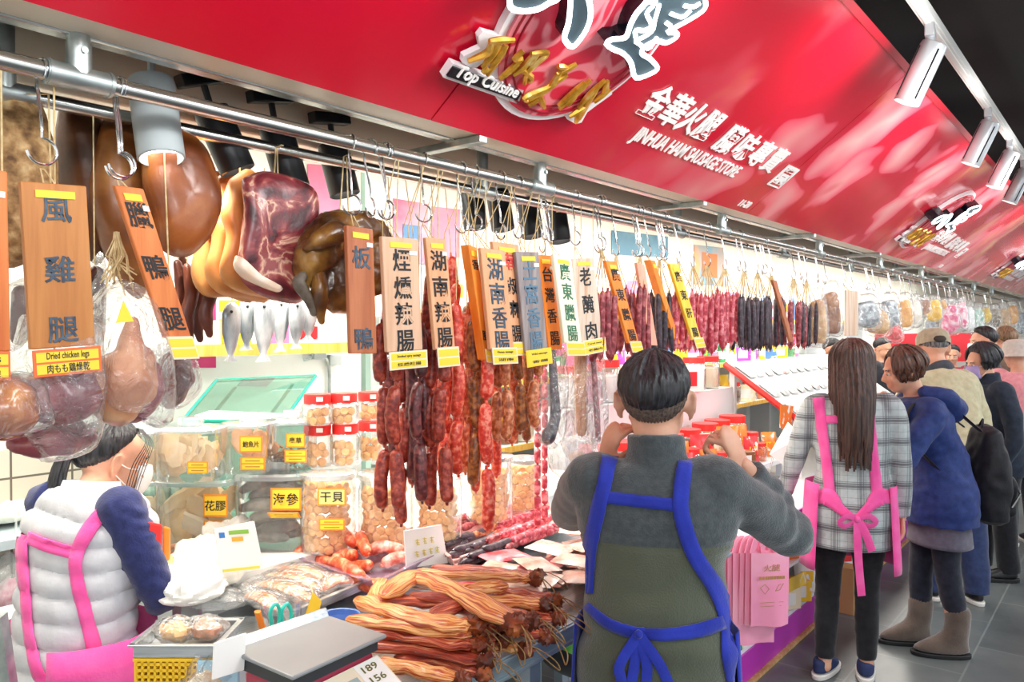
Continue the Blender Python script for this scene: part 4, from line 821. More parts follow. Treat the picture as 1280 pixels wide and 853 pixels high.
def board(label, c, wd, text, ink, y0=1.40, th=.013, tag_lab=None, pos=None, size=.055, stag=True, white=True, txt=None, hookx=None, ltxt='', tcol=None, dpl=.0):
    """hanging name board; c = its four corners in the photo: TL, TR, BL, BR"""
    tl, tr_, bl, br = [P(px, py, Y=y0) for px, py in c]; top = (tl + tr_) / 2; bot = (bl + br) / 2
    t = thing('name_board', label, 'sign board', top, (0, 0, 0), 'wooden name boards on the front rail')
    ey = (top - bot).normalized(); Hh = (top - bot).length; wdt = (tr_ - tl).length; w2 = (br - bl).length; wdt = (wdt + w2) / 2
    ey2 = ey; ex = V((1, 0, 0)); ex = ((tr_ - tl).normalized() + (br - bl).normalized()).normalized(); ez = ex.cross(ey)
    if ez.y > 0: ez = -ez
    def q(u, v, off=0): return bot + ex * (u * wdt) + ey * (v * Hh) + V((0, -1, 0)) * off
    MB().hexa([q(-.5, 0, -th), q(.5, 0, -th), q(.5, 0), q(-.5, 0), q(-.5, 1, -th), q(.5, 1, -th), q(.5, 1), q(-.5, 1)]).build('plank', W[wd], t, world=True, smooth=False, bevel=.0025)
    if text:
        n = len(text); pos = pos or [.84 - (.84 - .22) * i / max(1, n - 1) for i in range(n)]
        for i, ch in enumerate(text):
            g = MB(); text_on(g, ch, q(0, pos[i], .0012), ex, ey, size, min(size, wdt * .8), .0005, .012); g.build('painted_character', tcol[i] if tcol else ink, t, world=True, smooth=False)
    if stag: MB().hexa([q(-.3, .91, .0006), q(.3, .91, .0006), q(.3, .91, .002), q(-.3, .91, .002), q(-.3, .955, .0006), q(.3, .955, .0006), q(.3, .955, .002), q(-.3, .955, .002)]).build('yellow_strip', M['yellow'], t, world=True, smooth=False, label='small yellow paper strip')
    if white: MB().hexa([q(.22, .85, .0006), q(.44, .85, .0006), q(.44, .85, .002), q(.22, .85, .002), q(.22, .885, .0006), q(.44, .885, .0006), q(.44, .885, .002), q(.22, .885, .002)]).build('white_sticker', M['paper'], t, world=True, smooth=False)
    if tag_lab:
        u0, u1, v0, v1, rim = tag_lab; e = .006; o1 = [(u0, v0), (u1, v0), (u1, v1), (u0, v1)]
        lb = MB().hexa([q(u, v, .003) for u, v in o1] + [q(u, v, .006) for u, v in o1]).build('price_label', rim, t, world=True, smooth=False, bevel=.001)
        h_ = (v1 - v0)
        for a, b, s in ((.10, .46, 1), (.54, .90, 0)):
            r4 = [(u0 + .05, v0 + a * h_), (u1 - .05, v0 + a * h_), (u1 - .05, v0 + b * h_), (u0 + .05, v0 + b * h_)]
            MB().hexa([q(u, v, .006) for u, v in r4] + [q(u, v, .0066) for u, v in r4]).build('yellow_field', M['yellow'], lb, world=True, smooth=False)
            if txt:
                g = MB(); text_on(g, txt[1 - s] if len(txt) > 1 else txt[0], q((u0 + u1) / 2, v0 + (a + b) / 2 * h_, .007), ex, ey, .016 if rim is ORL else .009, (u1 - u0) * wdt * (.62), .0003, .01); g.build('label_lettering', M['ink'], lb, world=True, smooth=False)
    xh = top.x if hookx is None else hookx; hk = V((xh, RA, ZR - .168))
    g = MB().tube([top + V((-.012, .006, -.012)), hk + V((-.003, 0, -.0)), hk + V((.003, 0, 0)), top + V((.012, .006, -.012))], .0014, 5); g.build('hanging_string', M['twine'], t, world=True)
    hook(xh, RA, 'wire S-hook carrying the ' + ltxt, 'S-hooks of the name boards', random.uniform(-.25, .25), 1 + random.uniform(-.06, .06)); return t
DCL = ('肉もも鶏燥乾', 'Dried chicken legs')
board('cut-off orange board at the left edge of the photo', [(-62, 205), (10, 214), (-56, 440), (13, 440)], 'orange', '', M['ink'], tag_lab=(-.5, .47, -.16, .0, ORL), txt=('乾燥', 'Dried legs'), ltxt='orange board at the left edge')
board('tan wooden board painted 風雞腿 with a Dried chicken legs label', [(27, 228), (107, 231), (37, 436), (121, 433)], 'tan', '風雞腿', M['inkblue'], size=.047, pos=[.84, .48, .11], tag_lab=(-.5, .56, -.17, -.005, ORL), txt=DCL, ltxt='tan board painted 風雞腿', white=False)
board('tilted orange board painted 臘鴨腿 beside the bagged chicken leg', [(144, 229), (179, 238), (206, 425), (240, 420)], 'orange', '臘鴨腿', M['ink'], y0=1.41, size=.05, pos=[.82, .48, .13], tag_lab=(-.5, .5, -.15, .01, LABELW), ltxt='tilted board painted 臘鴨腿')
board('red-brown board painted 板鴨 in front of the dried duck', [(434, 282), (466, 286), (438, 442), (472, 443)], 'brown', '板鴨', M['inkblue'], size=.055, pos=[.76, .12], y0=1.42, ltxt='board painted 板鴨')
board('wide pale board painted 煙燻辣腸 in front of the dark sausages', [(479, 296), (521, 298), (483, 440), (530, 438)], 'pale', '煙燻辣腸', M['ink'], size=.058, pos=[.80, .56, .33, .09], tag_lab=(-.5, .58, -.16, .0, LABELW), txt=('煙燻辣腸', 'Smoked spicy sausage'), ltxt='pale board painted 煙燻辣腸')
board('narrow peach board painted 湖南辣腸 next to the wide pale board', [(533, 297), (557, 299), (544, 438), (570, 436)], 'peach', '湖南辣腸', M['ink'], y0=1.405, size=.056, pos=[.80, .57, .34, .11], tag_lab=(-.5, .6, -.16, .02, LABELW), ltxt='peach board painted 湖南辣腸')
board('orange board seen almost edge-on, between two painted boards', [(585, 306), (596, 309), (607, 450), (616, 452)], 'bright', '香腸', M['ink'], y0=1.41, th=.03, size=.03, white=False, tag_lab=(-.5, .5, -.02, .1, LABELW), ltxt='edge-on orange board')
board('peach board painted 湖南香腸 in thick grey letters', [(601, 310), (631, 313), (613, 437), (643, 437)], 'peach', '湖南香腸', M['inkblue'], y0=1.385, size=.064, pos=[.80, .56, .32, .08], tag_lab=(-.5, .56, -.15, .02, LABELW), txt=('湖南', 'Hunan sausage'), ltxt='peach board painted 湖南香腸')
board('peach board with a red first character, painted 南椒麻腸', [(615, 302), (649, 306), (632, 430), (662, 430)], 'peach', '南椒麻腸', M['ink'], y0=1.43, size=.056, pos=[.82, .58, .35, .1], tag_lab=(-.5, .55, -.12, .02, LABELW), tcol=[mat('red_paint', '#d8423c', rough=.6), M['ink'], M['ink'], M['ink']], ltxt='board with a red first character')
board('weathered grey board painted 土窩香腸 in faded blue', [(646, 316), (672, 314), (656, 440), (686, 438)], 'grey', '土窩香腸', mat('faded_blue_paint', '#5b7e96', rough=.7), y0=1.415, size=.064, pos=[.82, .58, .34, .1], tag_lab=(-.55, .6, -.15, .02, M['yellow']), txt=('香腸', 'Wild sausage'), ltxt='weathered grey board')
board('orange board painted 台灣香腸 behind the grey board', [(672, 319), (690, 319), (687, 437), (703, 437)], 'bright', '台灣香腸', M['ink'], y0=1.45, size=.05, pos=[.80, .58, .36, .12], ltxt='orange board behind the grey board')
board('cream board painted 廣東臘腸 in thin green letters', [(692, 318), (714, 322), (706, 430), (728, 430)], 'cream', '廣東臘腸', mat('green_paint', '#3f7a5a', rough=.6), size=.056, pos=[.82, .6, .36, .12], tag_lab=(-.5, .56, -.14, .02, LABELW), ltxt='cream board painted 廣東臘腸')
board('pale scraped board painted 老醃肉 beside the cream board', [(715, 324), (742, 322), (726, 428), (754, 424)], 'oldpale', '老醃肉', M['ink'], y0=1.42, size=.066, pos=[.78, .45, .12], tag_lab=(-.5, .56, -.16, .02, LABELW), txt=('老醃肉', 'Cured meat'), ltxt='pale scraped board painted 老醃肉')
board('tilted bright orange board painted 廣東臘腸', [(757, 325), (771, 328), (786, 430), (799, 428)], 'bright', '廣東臘腸', M['ink'], size=.05, pos=[.84, .6, .36, .1], tag_lab=(-.5, .6, -.12, .02, LABELW), ltxt='tilted bright orange board')
board('plain salmon board hanging among the thin red sausages', [(796, 328), (806, 331), (813, 432), (822, 432)], 'salmon', '', M['ink'], y0=1.43, stag=False, white=False, ltxt='plain salmon board')
board('plain orange board seen nearly edge-on beside the yellow board', [(813, 325), (819, 326), (845, 430), (851, 430)], 'bright', '', M['ink'], y0=1.43, th=.03, white=False, ltxt='edge-on board beside the yellow board')
board('tilted yellow board painted 廣東肝腸', [(837, 330), (848, 330), (866, 425), (877, 424)], 'yellow', '廣東肝腸', M['ink'], size=.05, pos=[.84, .6, .36, .1], tag_lab=(-.5, .6, -.12, .02, LABELW), ltxt='tilted yellow board')
board('thin brown board hanging among the dark sausages', [(966, 350), (971, 351), (988, 428), (993, 428)], 'brown', '', M['ink'], stag=False, white=False, ltxt='thin brown board among dark sausages')
board('plain beige board hanging beyond the last sausages', [(1058, 363), (1073, 364), (1058, 420), (1073, 420)], 'oldpale', '', M['ink'], stag=False, white=False, ltxt='plain beige board')
# ---------------------------------------------------------------- sausages
def saus(name, a, b, c, sc=70): return mat(name, [(.36, a), (.5, b), (.64, c)], sc, .38, bump=.35, bscale=55, detail=3, coat=.15)
SA = {'A': saus('dark_red_sausage', '#6e1d14', '#96301f', '#b95540'), 'B': saus('deep_brown_sausage', '#43181a', '#5d2425', '#7f3d3a'), 'C': saus('red_sausage', '#b32a1a', '#d24028', '#e98065'), 'D': saus('orange_red_sausage', '#a53a1c', '#cd5a30', '#e79268'),
      'E': saus('olive_brown_sausage', '#5e2f14', '#86481e', '#a8672f'), 'F': saus('bright_red_sausage', '#c02a20', '#de4530', '#f29079'), 'G': saus('orange_brown_sausage', '#8f4524', '#bd6a3c', '#dc9a72'), 'P': saus('pink_red_thin_sausage', '#9c2436', '#bf3b4d', '#e38d92', 50), 'K': saus('black_purple_sausage', '#1f1620', '#33242f', '#54404a', 50),
      'R': saus('wine_red_thin_sausage', '#6b1a22', '#8e2c35', '#b96468', 50)}
def link_geo(L_, r, bend_, seed=0):
    n = 11; rr = random.Random(seed); pts = []
    for f in (0, .012, .04, .09, .25, .5, .75, .91, .96, .988, 1): pts.append(V((bend_ * math.sin(PI * f), bend_ * .4 * math.sin(PI * f + .5), -L_ * f)))
    rad = [r * x for x in (.22, .52, .78, .95, 1.04, 1.03, 1.04, .95, .78, .52, .22)]
    m = MB().tube(pts, rad, 12)
    m.tube([(0, 0, .010), (0, 0, -.002)], [r * .22, r * .28], 6).tube([(0, 0, -L_ + .002), (0, 0, -L_ - .008)], [r * .28, r * .2], 6)
    for i in range(len(m.v)):
        p = m.v[i]; q = V((p.x * 40 + seed, p.y * 40, p.z * 14)); m.v[i] = V((p.x, p.y, p.z)) + V((noise.noise(q), noise.noise(q + V((9, 0, 0))), 0)) * r * .13
    return m
LINKS = {}
def link_obj(key, L_, r, bend_, m, parent, seed, loc, rot, name='sausage_link'):
    k2 = (key, round(L_, 2), round(r, 4), round(bend_, 3), seed)
    if k2 not in LINKS: LINKS[k2] = link_geo(L_, r, bend_, seed).build(name, m, parent, loc=loc, rot=rot); return LINKS[k2]
    o = LINKS[k2].copy(); COL.objects.link(o); o.parent = parent; o.location = loc; o.rotation_euler = rot; return o
def sausage_string(x, y, zb, kind, label, n=4, L_=.152, r=.0135, hang=None, sway=0, seed=0):
    rr = random.Random(seed * 7 + 1); pitch = L_ + .012; z0 = zb + pitch * n
    t = thing('sausage_string', label, 'sausages', (x, y, ZR - .168), (0, 0, 0), 'strings of thick sausages on the rails'); z0 -= (ZR - .168)
    for i in range(n):
        f = (i + .5) / n; link_obj(kind + str(seed % 3), L_, r, (.006, -.008, .011)[(i + seed) % 3], SA[kind], t, seed % 3, (sway * f + rr.uniform(-.003, .003), rr.uniform(-.003, .003), z0 - pitch * i), (rr.uniform(-.06, .06), -sway / (n * pitch) + rr.uniform(-.05, .05), rr.uniform(0, 6)))
    MB().tube([(0, (RB if y > 1.56 else RA) - y, .154), (0, 0, .0), (.002, 0, z0 + .005)], .0015, 5).build('twine', M['twine'], t)
    return t
def xz(px, py, y): p = P(px, py, Y=y); return p.x, p.z
SS = [(479, 1.50, 642, 'A', .014), (496, 1.46, 642, 'A', .0145), (505, 1.53, 660, 'A', .0135), (511, 1.51, 606, 'B', .0135), (524, 1.465, 632, 'B', .0135), (527, 1.52, 618, 'B', .013), (538, 1.50, 640, 'A', .0135), (548, 1.45, 636, 'A', .015), (556, 1.54, 612, 'C', .013), (570, 1.46, 600, 'C', .014), (573, 1.53, 565, 'C', .013), (583, 1.55, 596, 'D', .013), (592, 1.48, 612, 'E', .0135), (600, 1.56, 552, 'E', .013), (608, 1.445, 668, 'F', .0145), (596, 1.60, 620, 'C', .012), (622, 1.52, 556, 'G', .0135), (633, 1.47, 555, 'G', .0135), (641, 1.53, 560, 'D', .0125), (650, 1.50, 545, 'E', .0135), (660, 1.56, 556, 'E', .0125), (668, 1.47, 540, 'G', .0135)]
KN = {'A': 'dark red', 'B': 'deep brown', 'C': 'red', 'D': 'orange-red', 'E': 'olive-brown', 'F': 'bright red', 'G': 'orange-brown'}
cnt = {}
for i, (px, y, pb, kd, r) in enumerate(SS):
    x, zb = xz(px, pb, y); n = max(3, min(5, int((1.90 - zb) / .164)))
    lb = {608: 'longest bright red sausage string, reaching lowest of all'}.get(px)
    if not lb: lb = '%s sausage string hanging %s' % (KN[kd], ['farthest left', 'second from the left', 'behind the second string', 'third from the left', 'below the wide pale board', 'behind the dark brown strings', 'below the narrow peach board', 'in front, leaning right', 'behind the peach board', 'right of the peach board', 'shortest beside the peach board', 'partly behind an olive-brown one', 'next to the longest red string', 'short, behind its neighbours', '', 'behind the longest string', 'below the 湖南香腸 board', 'right below the thick grey letters', 'thin, below the red lettered board', 'below the weathered grey board', 'behind the grey board', 'last before the bagged ham'][i])
    sausage_string(x, y, zb, kd, lb, n, .150 if kd != 'F' else .175, r * 1.24, sway=(.0 if i % 3 else .01) + (.03 if px == 548 else 0), seed=i)
for i, (px, y, pb, kd, lb) in enumerate([(489, 1.63, 590, 'B', 'deep brown sausage string of the rear row, farthest left'), (517, 1.61, 612, 'A', 'dark red sausage string of the rear row behind the deep brown ones'), (543, 1.63, 596, 'A', 'dark red sausage string of the rear row behind the narrow peach board'), (563, 1.62, 588, 'C', 'red sausage string of the rear row right of the narrow peach board'), (586, 1.64, 575, 'E', 'olive-brown sausage string of the rear row behind the edge-on board'), (618, 1.63, 600, 'C', 'red sausage string of the rear row behind the longest string'), (638, 1.64, 548, 'A', 'dark red sausage string of the rear row below the thick-lettered board'), (656, 1.63, 540, 'D', 'orange-red sausage string of the rear row behind the grey board')]):
    x, zb = xz(px, pb, y); sausage_string(x, y, zb, kd, lb, max(3, min(5, int((1.95 - zb) / .164))), .15, .0165, seed=40 + i)
for i, (px, y, pb) in enumerate([(672, 1.66, 640), (681, 1.70, 650)]):
    x, zb = xz(px, pb, y); t = thing('sausage_string', ['long string of small pink beadlike sausages beside the bagged ham', 'second string of pink beadlike sausages, farther back'][i], 'sausages', (x, y, ZR - .02), (0, 0, 0)); z = 1.80 - ZR + .02; k = 0
    while z > zb - ZR + .02:
        link_obj('bead', .052, .0115, .002, SA['P'], t, k % 2, (.003 * math.sin(k), 0, z), (0, 0, k)); z -= .056; k += 1
    MB().tube([(0, 0, .02), (0, 0, 1.80 - ZR + .03)], .0015, 5).build('twine', M['twine'], t)
def bunch(px, y, ptop, kd, n, L_, label, group, width=.10, r=.0118, lean=.0):
    n = int(n * 1.25)
    x, zt = xz(px, ptop, y); hk = ZR - .168
    t = thing('sausage_bunch', label, 'sausages', (x, y, hk), (0, 0, 0), group); rr = random.Random(int(px)); tw = MB()
    for i in range(n):
        fx = (i / (n - 1) - .5) * width; fy = .03 * (1 if i % 2 else -1) * (.5 + rr.random() * .6); z = zt - hk + rr.uniform(-.012, .012)
        link_obj(kd + 'thin', L_, r, (.004, -.005)[i % 2], SA[kd], t, i % 3, (fx + lean, fy, z), (rr.uniform(-.04, .04), rr.uniform(-.05, .05), rr.uniform(0, 6)), 'sausage')
        tw.tube([(fx * .12, 0, .002), (fx * .5 + lean * .4, fy * .4, (z) * .45), (fx + lean, fy, z + .005)], .0024, 4, False)
    tw.build('twine', M['twine'], t); hook(x, y, 'wire S-hook carrying the ' + label.split(' hanging')[0], 'S-hooks of the sausage bunches', random.uniform(-.3, .3)); return t
BN = [(752, 1.44, 366, 'R', 4, .235, 'dark wine-red sausage pair hanging beside the 老醃肉 board', .06), (770, 1.50, 362, 'R', 5, .24, 'wine-red sausage bunch hanging behind the tilted orange board', .09), (800, 1.45, 362, 'R', 5, .24, 'wine-red sausage bunch hanging left of the salmon board', .10), (824, 1.47, 368, 'K', 5, .235, 'black-purple sausage bunch hanging right of the salmon board', .11), (848, 1.46, 366, 'P', 6, .235, 'pink-red sausage bunch hanging left of the yellow board', .14), (866, 1.52, 368, 'R', 6, .23, 'wine-red sausage bunch hanging behind the yellow board', .16),
      (884, 1.45, 370, 'P', 8, .24, 'pink-red sausage bunch hanging right of the yellow board', .24), (906, 1.47, 366, 'P', 8, .225, 'second pink-red sausage bunch hanging right of the yellow board', .23), (930, 1.46, 374, 'K', 8, .235, 'black-purple sausage bunch hanging after the pink-red bunches', .24), (947, 1.46, 374, 'K', 8, .24, 'second black-purple sausage bunch hanging beside the first one', .26), (964, 1.47, 374, 'K', 7, .25, 'black-purple sausage bunch hanging left of the thin brown board', .26), (992, 1.46, 378, 'R', 8, .24, 'wine-red sausage bunch hanging right of the thin brown board', .30), (1008, 1.46, 380, 'K', 7, .23, 'last dark sausage bunch hanging before the bagged goods', .28)]
for px, y, pt, kd, n, L_, lb, wd in BN: bunch(px, y, pt, kd, n, L_, lb, 'bunches of thin sausages on the front rail', wd)
# ---------------------------------------------------------------- hams, pork and duck on the rear rail
HAM = {'hairy': mat('hairy_ham_rind', [(.3, '#5f4022'), (.5, '#a07a4c'), (.7, '#cfae7e')], 45, .75, bump=.6, bscale=60, detail=8), 'gold': mat('golden_ham_rind', [(.3, '#6f3413'), (.46, '#97501f'), (.58, '#b36b30'), (.72, '#d8a468')], 6, .38, bump=.25, bscale=24, detail=8, dist=.8, coat=.25), 'dark': mat('dark_ham_rind', [(.3, '#2c160b'), (.55, '#5b3317'), (.75, '#8a5a2c')], 9, .45, bump=.2, bscale=25, detail=6)}
def slab(outline, y, th, name, m, parent, bulge=.6, seed=0, dirn=(0, 1, 0), D=None):
    """thick rounded piece from an outline in the photo, at plane y; bulges to both sides"""
    o = [P(px, py, Y=y) if D is None else P(px, py, D=D) for px, py in outline]; o = catmull(o + [o[0]], 4)[:-1]; n = len(o); c = sum(o, V((0, 0, 0))) / n; d = V(dirn); g = MB(); vs = []; prof = [(-1, .0), (-.97, .35), (-.8, .66), (-.5, .88), (0, 1), (.5, .88), (.8, .66), (.97, .35), (1, 0)]
    for s, f in prof:
        f = 1 - (1 - f) * bulge if abs(s) < 1 else .05
        for p in o:
            q = c + (p - c) * f + d * (s * th / 2); vs.append(q + V((1, 0, 1)) * (.006 * noise.noise(q * 14 + V((seed, 0, 0)))) + d * (.012 * noise.noise(q * 11 + V((0, seed, 0)))))
    k = len(prof); fs = [(i * n + j, i * n + (j + 1) % n, (i + 1) * n + (j + 1) % n, (i + 1) * n + j) for i in range(k - 1) for j in range(n)]
    fs += [tuple(range(n))[::-1], tuple((k - 1) * n + j for j in range(n))]
    return g.add(vs, fs).build(name, m, parent, world=True, ang=1.2)
def hung(name, label, cat, px, py, y, group=None):
    p = P(px, py, Y=y); return thing(name, label, cat, p, (0, 0, 0), group), p
def strap(t, p, y, n=1, w_=.012):
    g = MB()
    for i in range(n): g.tube([p + V((w_ * (i - (n - 1) / 2), 0, -.02)), V((p.x + w_ * .3 * i, p.y, ZR - .008)), V((p.x + w_ * .3 * i + .004, p.y - .018, ZR - .004))], .002, 5)
    g.build('twine', M['twine'], t, world=True)
t, p = hung('ham', 'hairy beige-brown cured ham leg at the far left behind the boards', 'ham', 25, 118, 1.66, 'hams on the rear rail'); slab([(5, 112), (40, 122), (62, 165), (70, 230), (66, 290), (40, 325), (-5, 330), (-40, 250), (-30, 150)], 1.66, .13, 'rind', HAM['hairy'], t, .75, 1); strap(t, p, 1.66)
t, p = hung('ham', 'dark brown ham leg hanging between the hairy ham and golden ham', 'ham', 100, 135, 1.76, 'hams on the rear rail'); slab([(75, 130), (118, 140), (138, 190), (146, 260), (128, 330), (96, 300), (74, 230)], 1.76, .12, 'rind', HAM['dark'], t, .75, 2); strap(t, p, 1.76)
t, p = hung('ham', 'golden ham leg partly hidden behind the board painted 臘鴨腿', 'ham', 145, 150, 1.70, 'hams on the rear rail'); slab([(128, 150), (165, 155), (190, 210), (196, 300), (180, 372), (150, 350), (122, 290), (112, 220)], 1.70, .11, 'rind', mat('brown_ham_rind', [(.3, '#4d270f'), (.52, '#7c4619'), (.72, '#b07a42')], 7, .45, bump=.15, bscale=28, coat=.15), t, .75, 3); strap(t, p, 1.70)
t, p = hung('ham', 'large glossy golden ham with a rounded lower end and pale patch', 'ham', 215, 155, 1.62, 'hams on the rear rail'); slab([(180, 158), (225, 162), (255, 185), (271, 225), (270, 270), (255, 305), (232, 322), (205, 312), (190, 270), (178, 215)], 1.62, .10, 'rind', HAM['gold'], t, .75, 4); strap(t, p, 1.62)
FATSKIN = mat('tan_pork_skin', [(.35, '#a9672f'), (.6, '#c98a4a'), (.8, '#dfae70')], 7, .45, bump=.08, bscale=40, coat=.15)
RAW = mat('marbled_cured_pork', [(.34, '#451a20'), (.47, '#7d2c33'), (.53, '#a04f4a'), (.57, '#dcae94'), (.62, '#8c3a3a')], 9, .4, bump=.4, bscale=26, detail=8, dist=1.8, coat=.2)
DARKM = mat('dried_dark_meat', [(.3, '#2a120c'), (.55, '#54261a'), (.75, '#7e4630')], 18, .45, bump=.4, bscale=30, stretch=(1, 1, .35), detail=6)
for i, (dx, y, lb) in enumerate([(0, 1.80, 'tan-skinned pork belly slab, hindmost of the three'), (20, 1.74, 'tan-skinned pork belly slab, middle of the three'), (38, 1.68, 'tan-skinned pork belly slab, in front of the other two')]):
    t, p = hung('pork_slab', lb, 'pork', 262 + dx, 222, y, 'tan-skinned pork slabs on the rear rail'); slab([(248 + dx, 224), (275 + dx, 212), (300 + dx, 250), (315 + dx, 320), (318 + dx, 376 - i * 2), (285 + dx, 372), (252 + dx, 368 - i * 4), (240 + dx, 335), (246 + dx, 295), (238 + dx, 262)], y, .045, 'skin', FATSKIN, t, .35, 10 + i); strap(t, p, y)
t, p = hung('pork_slab', 'large marbled dark red cured pork piece facing the front', 'pork', 345, 220, 1.60); slab([(304, 222), (330, 214), (365, 222), (392, 240), (396, 275), (385, 310), (388, 345), (380, 376), (345, 376), (315, 360), (298, 335), (300, 300), (303, 265)], 1.60, .05, 'meat', RAW, t, .4, 15); strap(t, p, 1.6, 2)
slab([(298, 318), (306, 338), (326, 352), (350, 358), (345, 364), (315, 354), (296, 334)], 1.585, .04, 'fat_rim', mat('cream_pork_fat', [(.4, '#e9cdb4'), (.6, '#f6e4d2')], 20, .4, coat=.2), t, .4, 16)
for i, (px, top, bot, y) in enumerate([(222, 330, 420, 1.9), (234, 335, 428, 1.86), (246, 340, 424, 1.9), (258, 338, 418, 1.84), (228, 325, 400, 1.95)]):
    t, p = hung('dried_meat_strip', ['first dried dark meat strip right of the 臘鴨腿 board', 'longest dried dark meat strip below the pork slabs', 'third dried dark meat strip below the pork slabs', 'last dried dark meat strip before the silver fish', 'short dried meat strip behind the longest one'][i], 'meat', px, top, y, 'dried dark meat strips'); b = P(px + 4, bot, Y=y)
    MB().tube(catmull([p, (p * 2 + b) / 3 + V((.01, 0, 0)), (p + b * 2) / 3 - V((.008, 0, 0)), b], 5), lerpl([.012, .02, .018, .02, .010], 16), 10, flat=(1, .55), rnd=True).build('meat', DARKM, t, world=True); MB().tube([p, V((p.x, p.y, 2.16))], .0014, 5).build('twine', M['twine'], t, world=True)
FISH = mat('dried_silver_fish_skin', [(.35, '#7f8a90'), (.55, '#b3bcc0'), (.72, '#dfe3e2')], 26, .3, .35, bump=.3, bscale=40, stretch=(1, 1, .4))
for i, (px, top, bot) in enumerate([(290, 378, 452), (310, 372, 438), (331, 372, 452), (352, 370, 440), (372, 372, 436), (387, 376, 425)]):
    y = 1.86 + .02 * (i % 2); t, p = hung('dried_fish', ['leftmost dried silver fish below the pork', 'second dried silver fish below the pork', 'widest dried silver fish below the pork', 'fourth dried silver fish below the pork', 'fifth dried silver fish, beside the duck', 'last small dried silver fish behind the duck'][i], 'fish', px, top, y, 'dried silver fish in a row'); b = P(px - 2, bot, Y=y); L_ = p.z - b.z
    g = MB(); xd, yd = V((1, 0, 0)), V((0, 1, 0)); loft(g, [(p + (b - p) * f, .028 * w_ * (1.2 if i == 2 else 1), .011 * w_, xd, yd) for f, w_ in ((0, .25), (.06, .7), (.2, 1), (.5, .95), (.75, .6), (.88, .3), (.93, .4), (1, .75))], 14, 2); g.build('body', FISH, t, world=True)
    MB().ball(p + V((-.008, -.011, -.025)), .004, 8).build('eye', M['ink'], t, world=True); MB().tube([p, V((p.x, p.y, 2.16))], .0014, 5).build('twine', M['twine'], t, world=True)
# dried duck
DUCK = mat('dried_duck_skin', [(.3, '#2a160a'), (.48, '#5e3814'), (.62, '#8f6428'), (.75, '#bf9350')], 12, .35, bump=.4, bscale=28, detail=7, coat=.3)
t, p = hung('dried_duck', 'flattened brown dried duck hanging behind the 板鴨 board', 'duck', 430, 272, 1.55)
def dk(px, py, y): return P(px, py, Y=y)
g = MB(); g.tube(catmull([dk(455, 285, 1.56), dk(415, 292, 1.56), dk(392, 320, 1.55), dk(383, 350, 1.56)], 5), lerpl([.045, .055, .05, .03], 16), 14, rnd=True); g.ball(dk(440, 330, 1.57), (.12, .035, .10), 18); g.ball(dk(425, 362, 1.56), (.075, .035, .06), 14)
g.tube(catmull([dk(470, 290, 1.57), dk(478, 325, 1.57), dk(472, 360, 1.57)], 5), lerpl([.035, .04, .025], 11), 12, rnd=True)
fuse(g, .007, 2, lambda q, n: .008 * noise.noise(q * 26) + .004 * noise.noise(q * 70)).build('carcass', DUCK, t, world=True)
MB().tube(catmull([dk(398, 345, 1.53), dk(400, 362, 1.52), dk(398, 378, 1.53), dk(402, 402, 1.53)], 5), lerpl([.018, .02, .024, .008], 16), 12, rnd=True).ball(dk(398, 366, 1.525), (.02, .02, .02), 12).build('head', DUCK, t, world=True)
MB().tube(catmull([dk(378, 345, 1.53), dk(374, 355, 1.53), dk(388, 378, 1.53), dk(392, 392, 1.53)], 5), lerpl([.012, .016, .012, .008], 16), 10, rnd=True).build('wing', mat('dark_duck_wing', [(.4, '#3a2616'), (.6, '#6b6256')], 20, .5), t, world=True)
MB().tube(catmull([dk(384, 310, 1.52), dk(400, 300, 1.5), dk(420, 290, 1.5)], 5), lerpl([.012, .024, .03], 11), 12, rnd=True).build('leg', DUCK, t, world=True); strap(t, p, 1.55, 2, .03)
for x_ in (.0, .05): hook(p.x + x_, RA, 'wire S-hook holding the dried duck', 'S-hooks of the dried duck', .4)
# ---------------------------------------------------------------- bagged meat
LEG = mat('cured_chicken_leg', [(.3, '#a85d3c'), (.5, '#cd8a60'), (.7, '#e5b48a')], 8, .35, bump=.2, bscale=40, detail=5, coat=.4); PLUM = mat('plum_red_meat', [(.35, '#6d2530'), (.6, '#99434a'), (.75, '#c07a70')], 14, .35, bump=.2, bscale=40, coat=.4); ROAST = mat('glazed_brown_roast', [(.3, '#5a2408'), (.52, '#a04e12'), (.72, '#d88a2e')], 16, .2, bump=.5, bscale=22, coat=.6)
def bag(outline, y, th, parent, m='film', name='clear_bag', bulge=.55, seed=0):
    return slab(outline, y, th, name, M[m], parent, bulge, seed)
def strands(parent, a, b, n=16, w0=.004, w1=.03):
    rr = random.Random(3); g = MB()
    for i in range(n): g.tube([a + V((rr.uniform(-w0, w0), rr.uniform(-w0, w0), 0)), (a + b) / 2 + V((rr.uniform(-w1, w1) * .7, rr.uniform(-.01, .01), 0)), b + V((rr.uniform(-w1, w1), rr.uniform(-.012, .012), rr.uniform(-.03, .02)))], .0015, 4, False)
    g.build('twine_bundle', M['twine'], parent, world=True)
t, p = hung('bagged_chicken_leg', 'cured chicken leg in a clear bag with a yellow tag, between two boards', 'bagged meat', 147, 288, 1.47)
g = MB(); g.tube(catmull([dk(165, 405, 1.47), dk(163, 440, 1.46), dk(152, 470, 1.46), dk(148, 500, 1.47)], 5), lerpl([.014, .028, .058, .05], 16), 14, rnd=True); g.ball(dk(150, 478, 1.47), (.062, .04, .055), 16); g.ball(dk(182, 470, 1.47), (.022, .03, .06), 12); g.ball(dk(135, 500, 1.47), (.035, .03, .03), 12)
fuse(g, .006, 2, lambda q, n: .005 * noise.noise(q * 30)).build('chicken_leg', LEG, t, world=True)
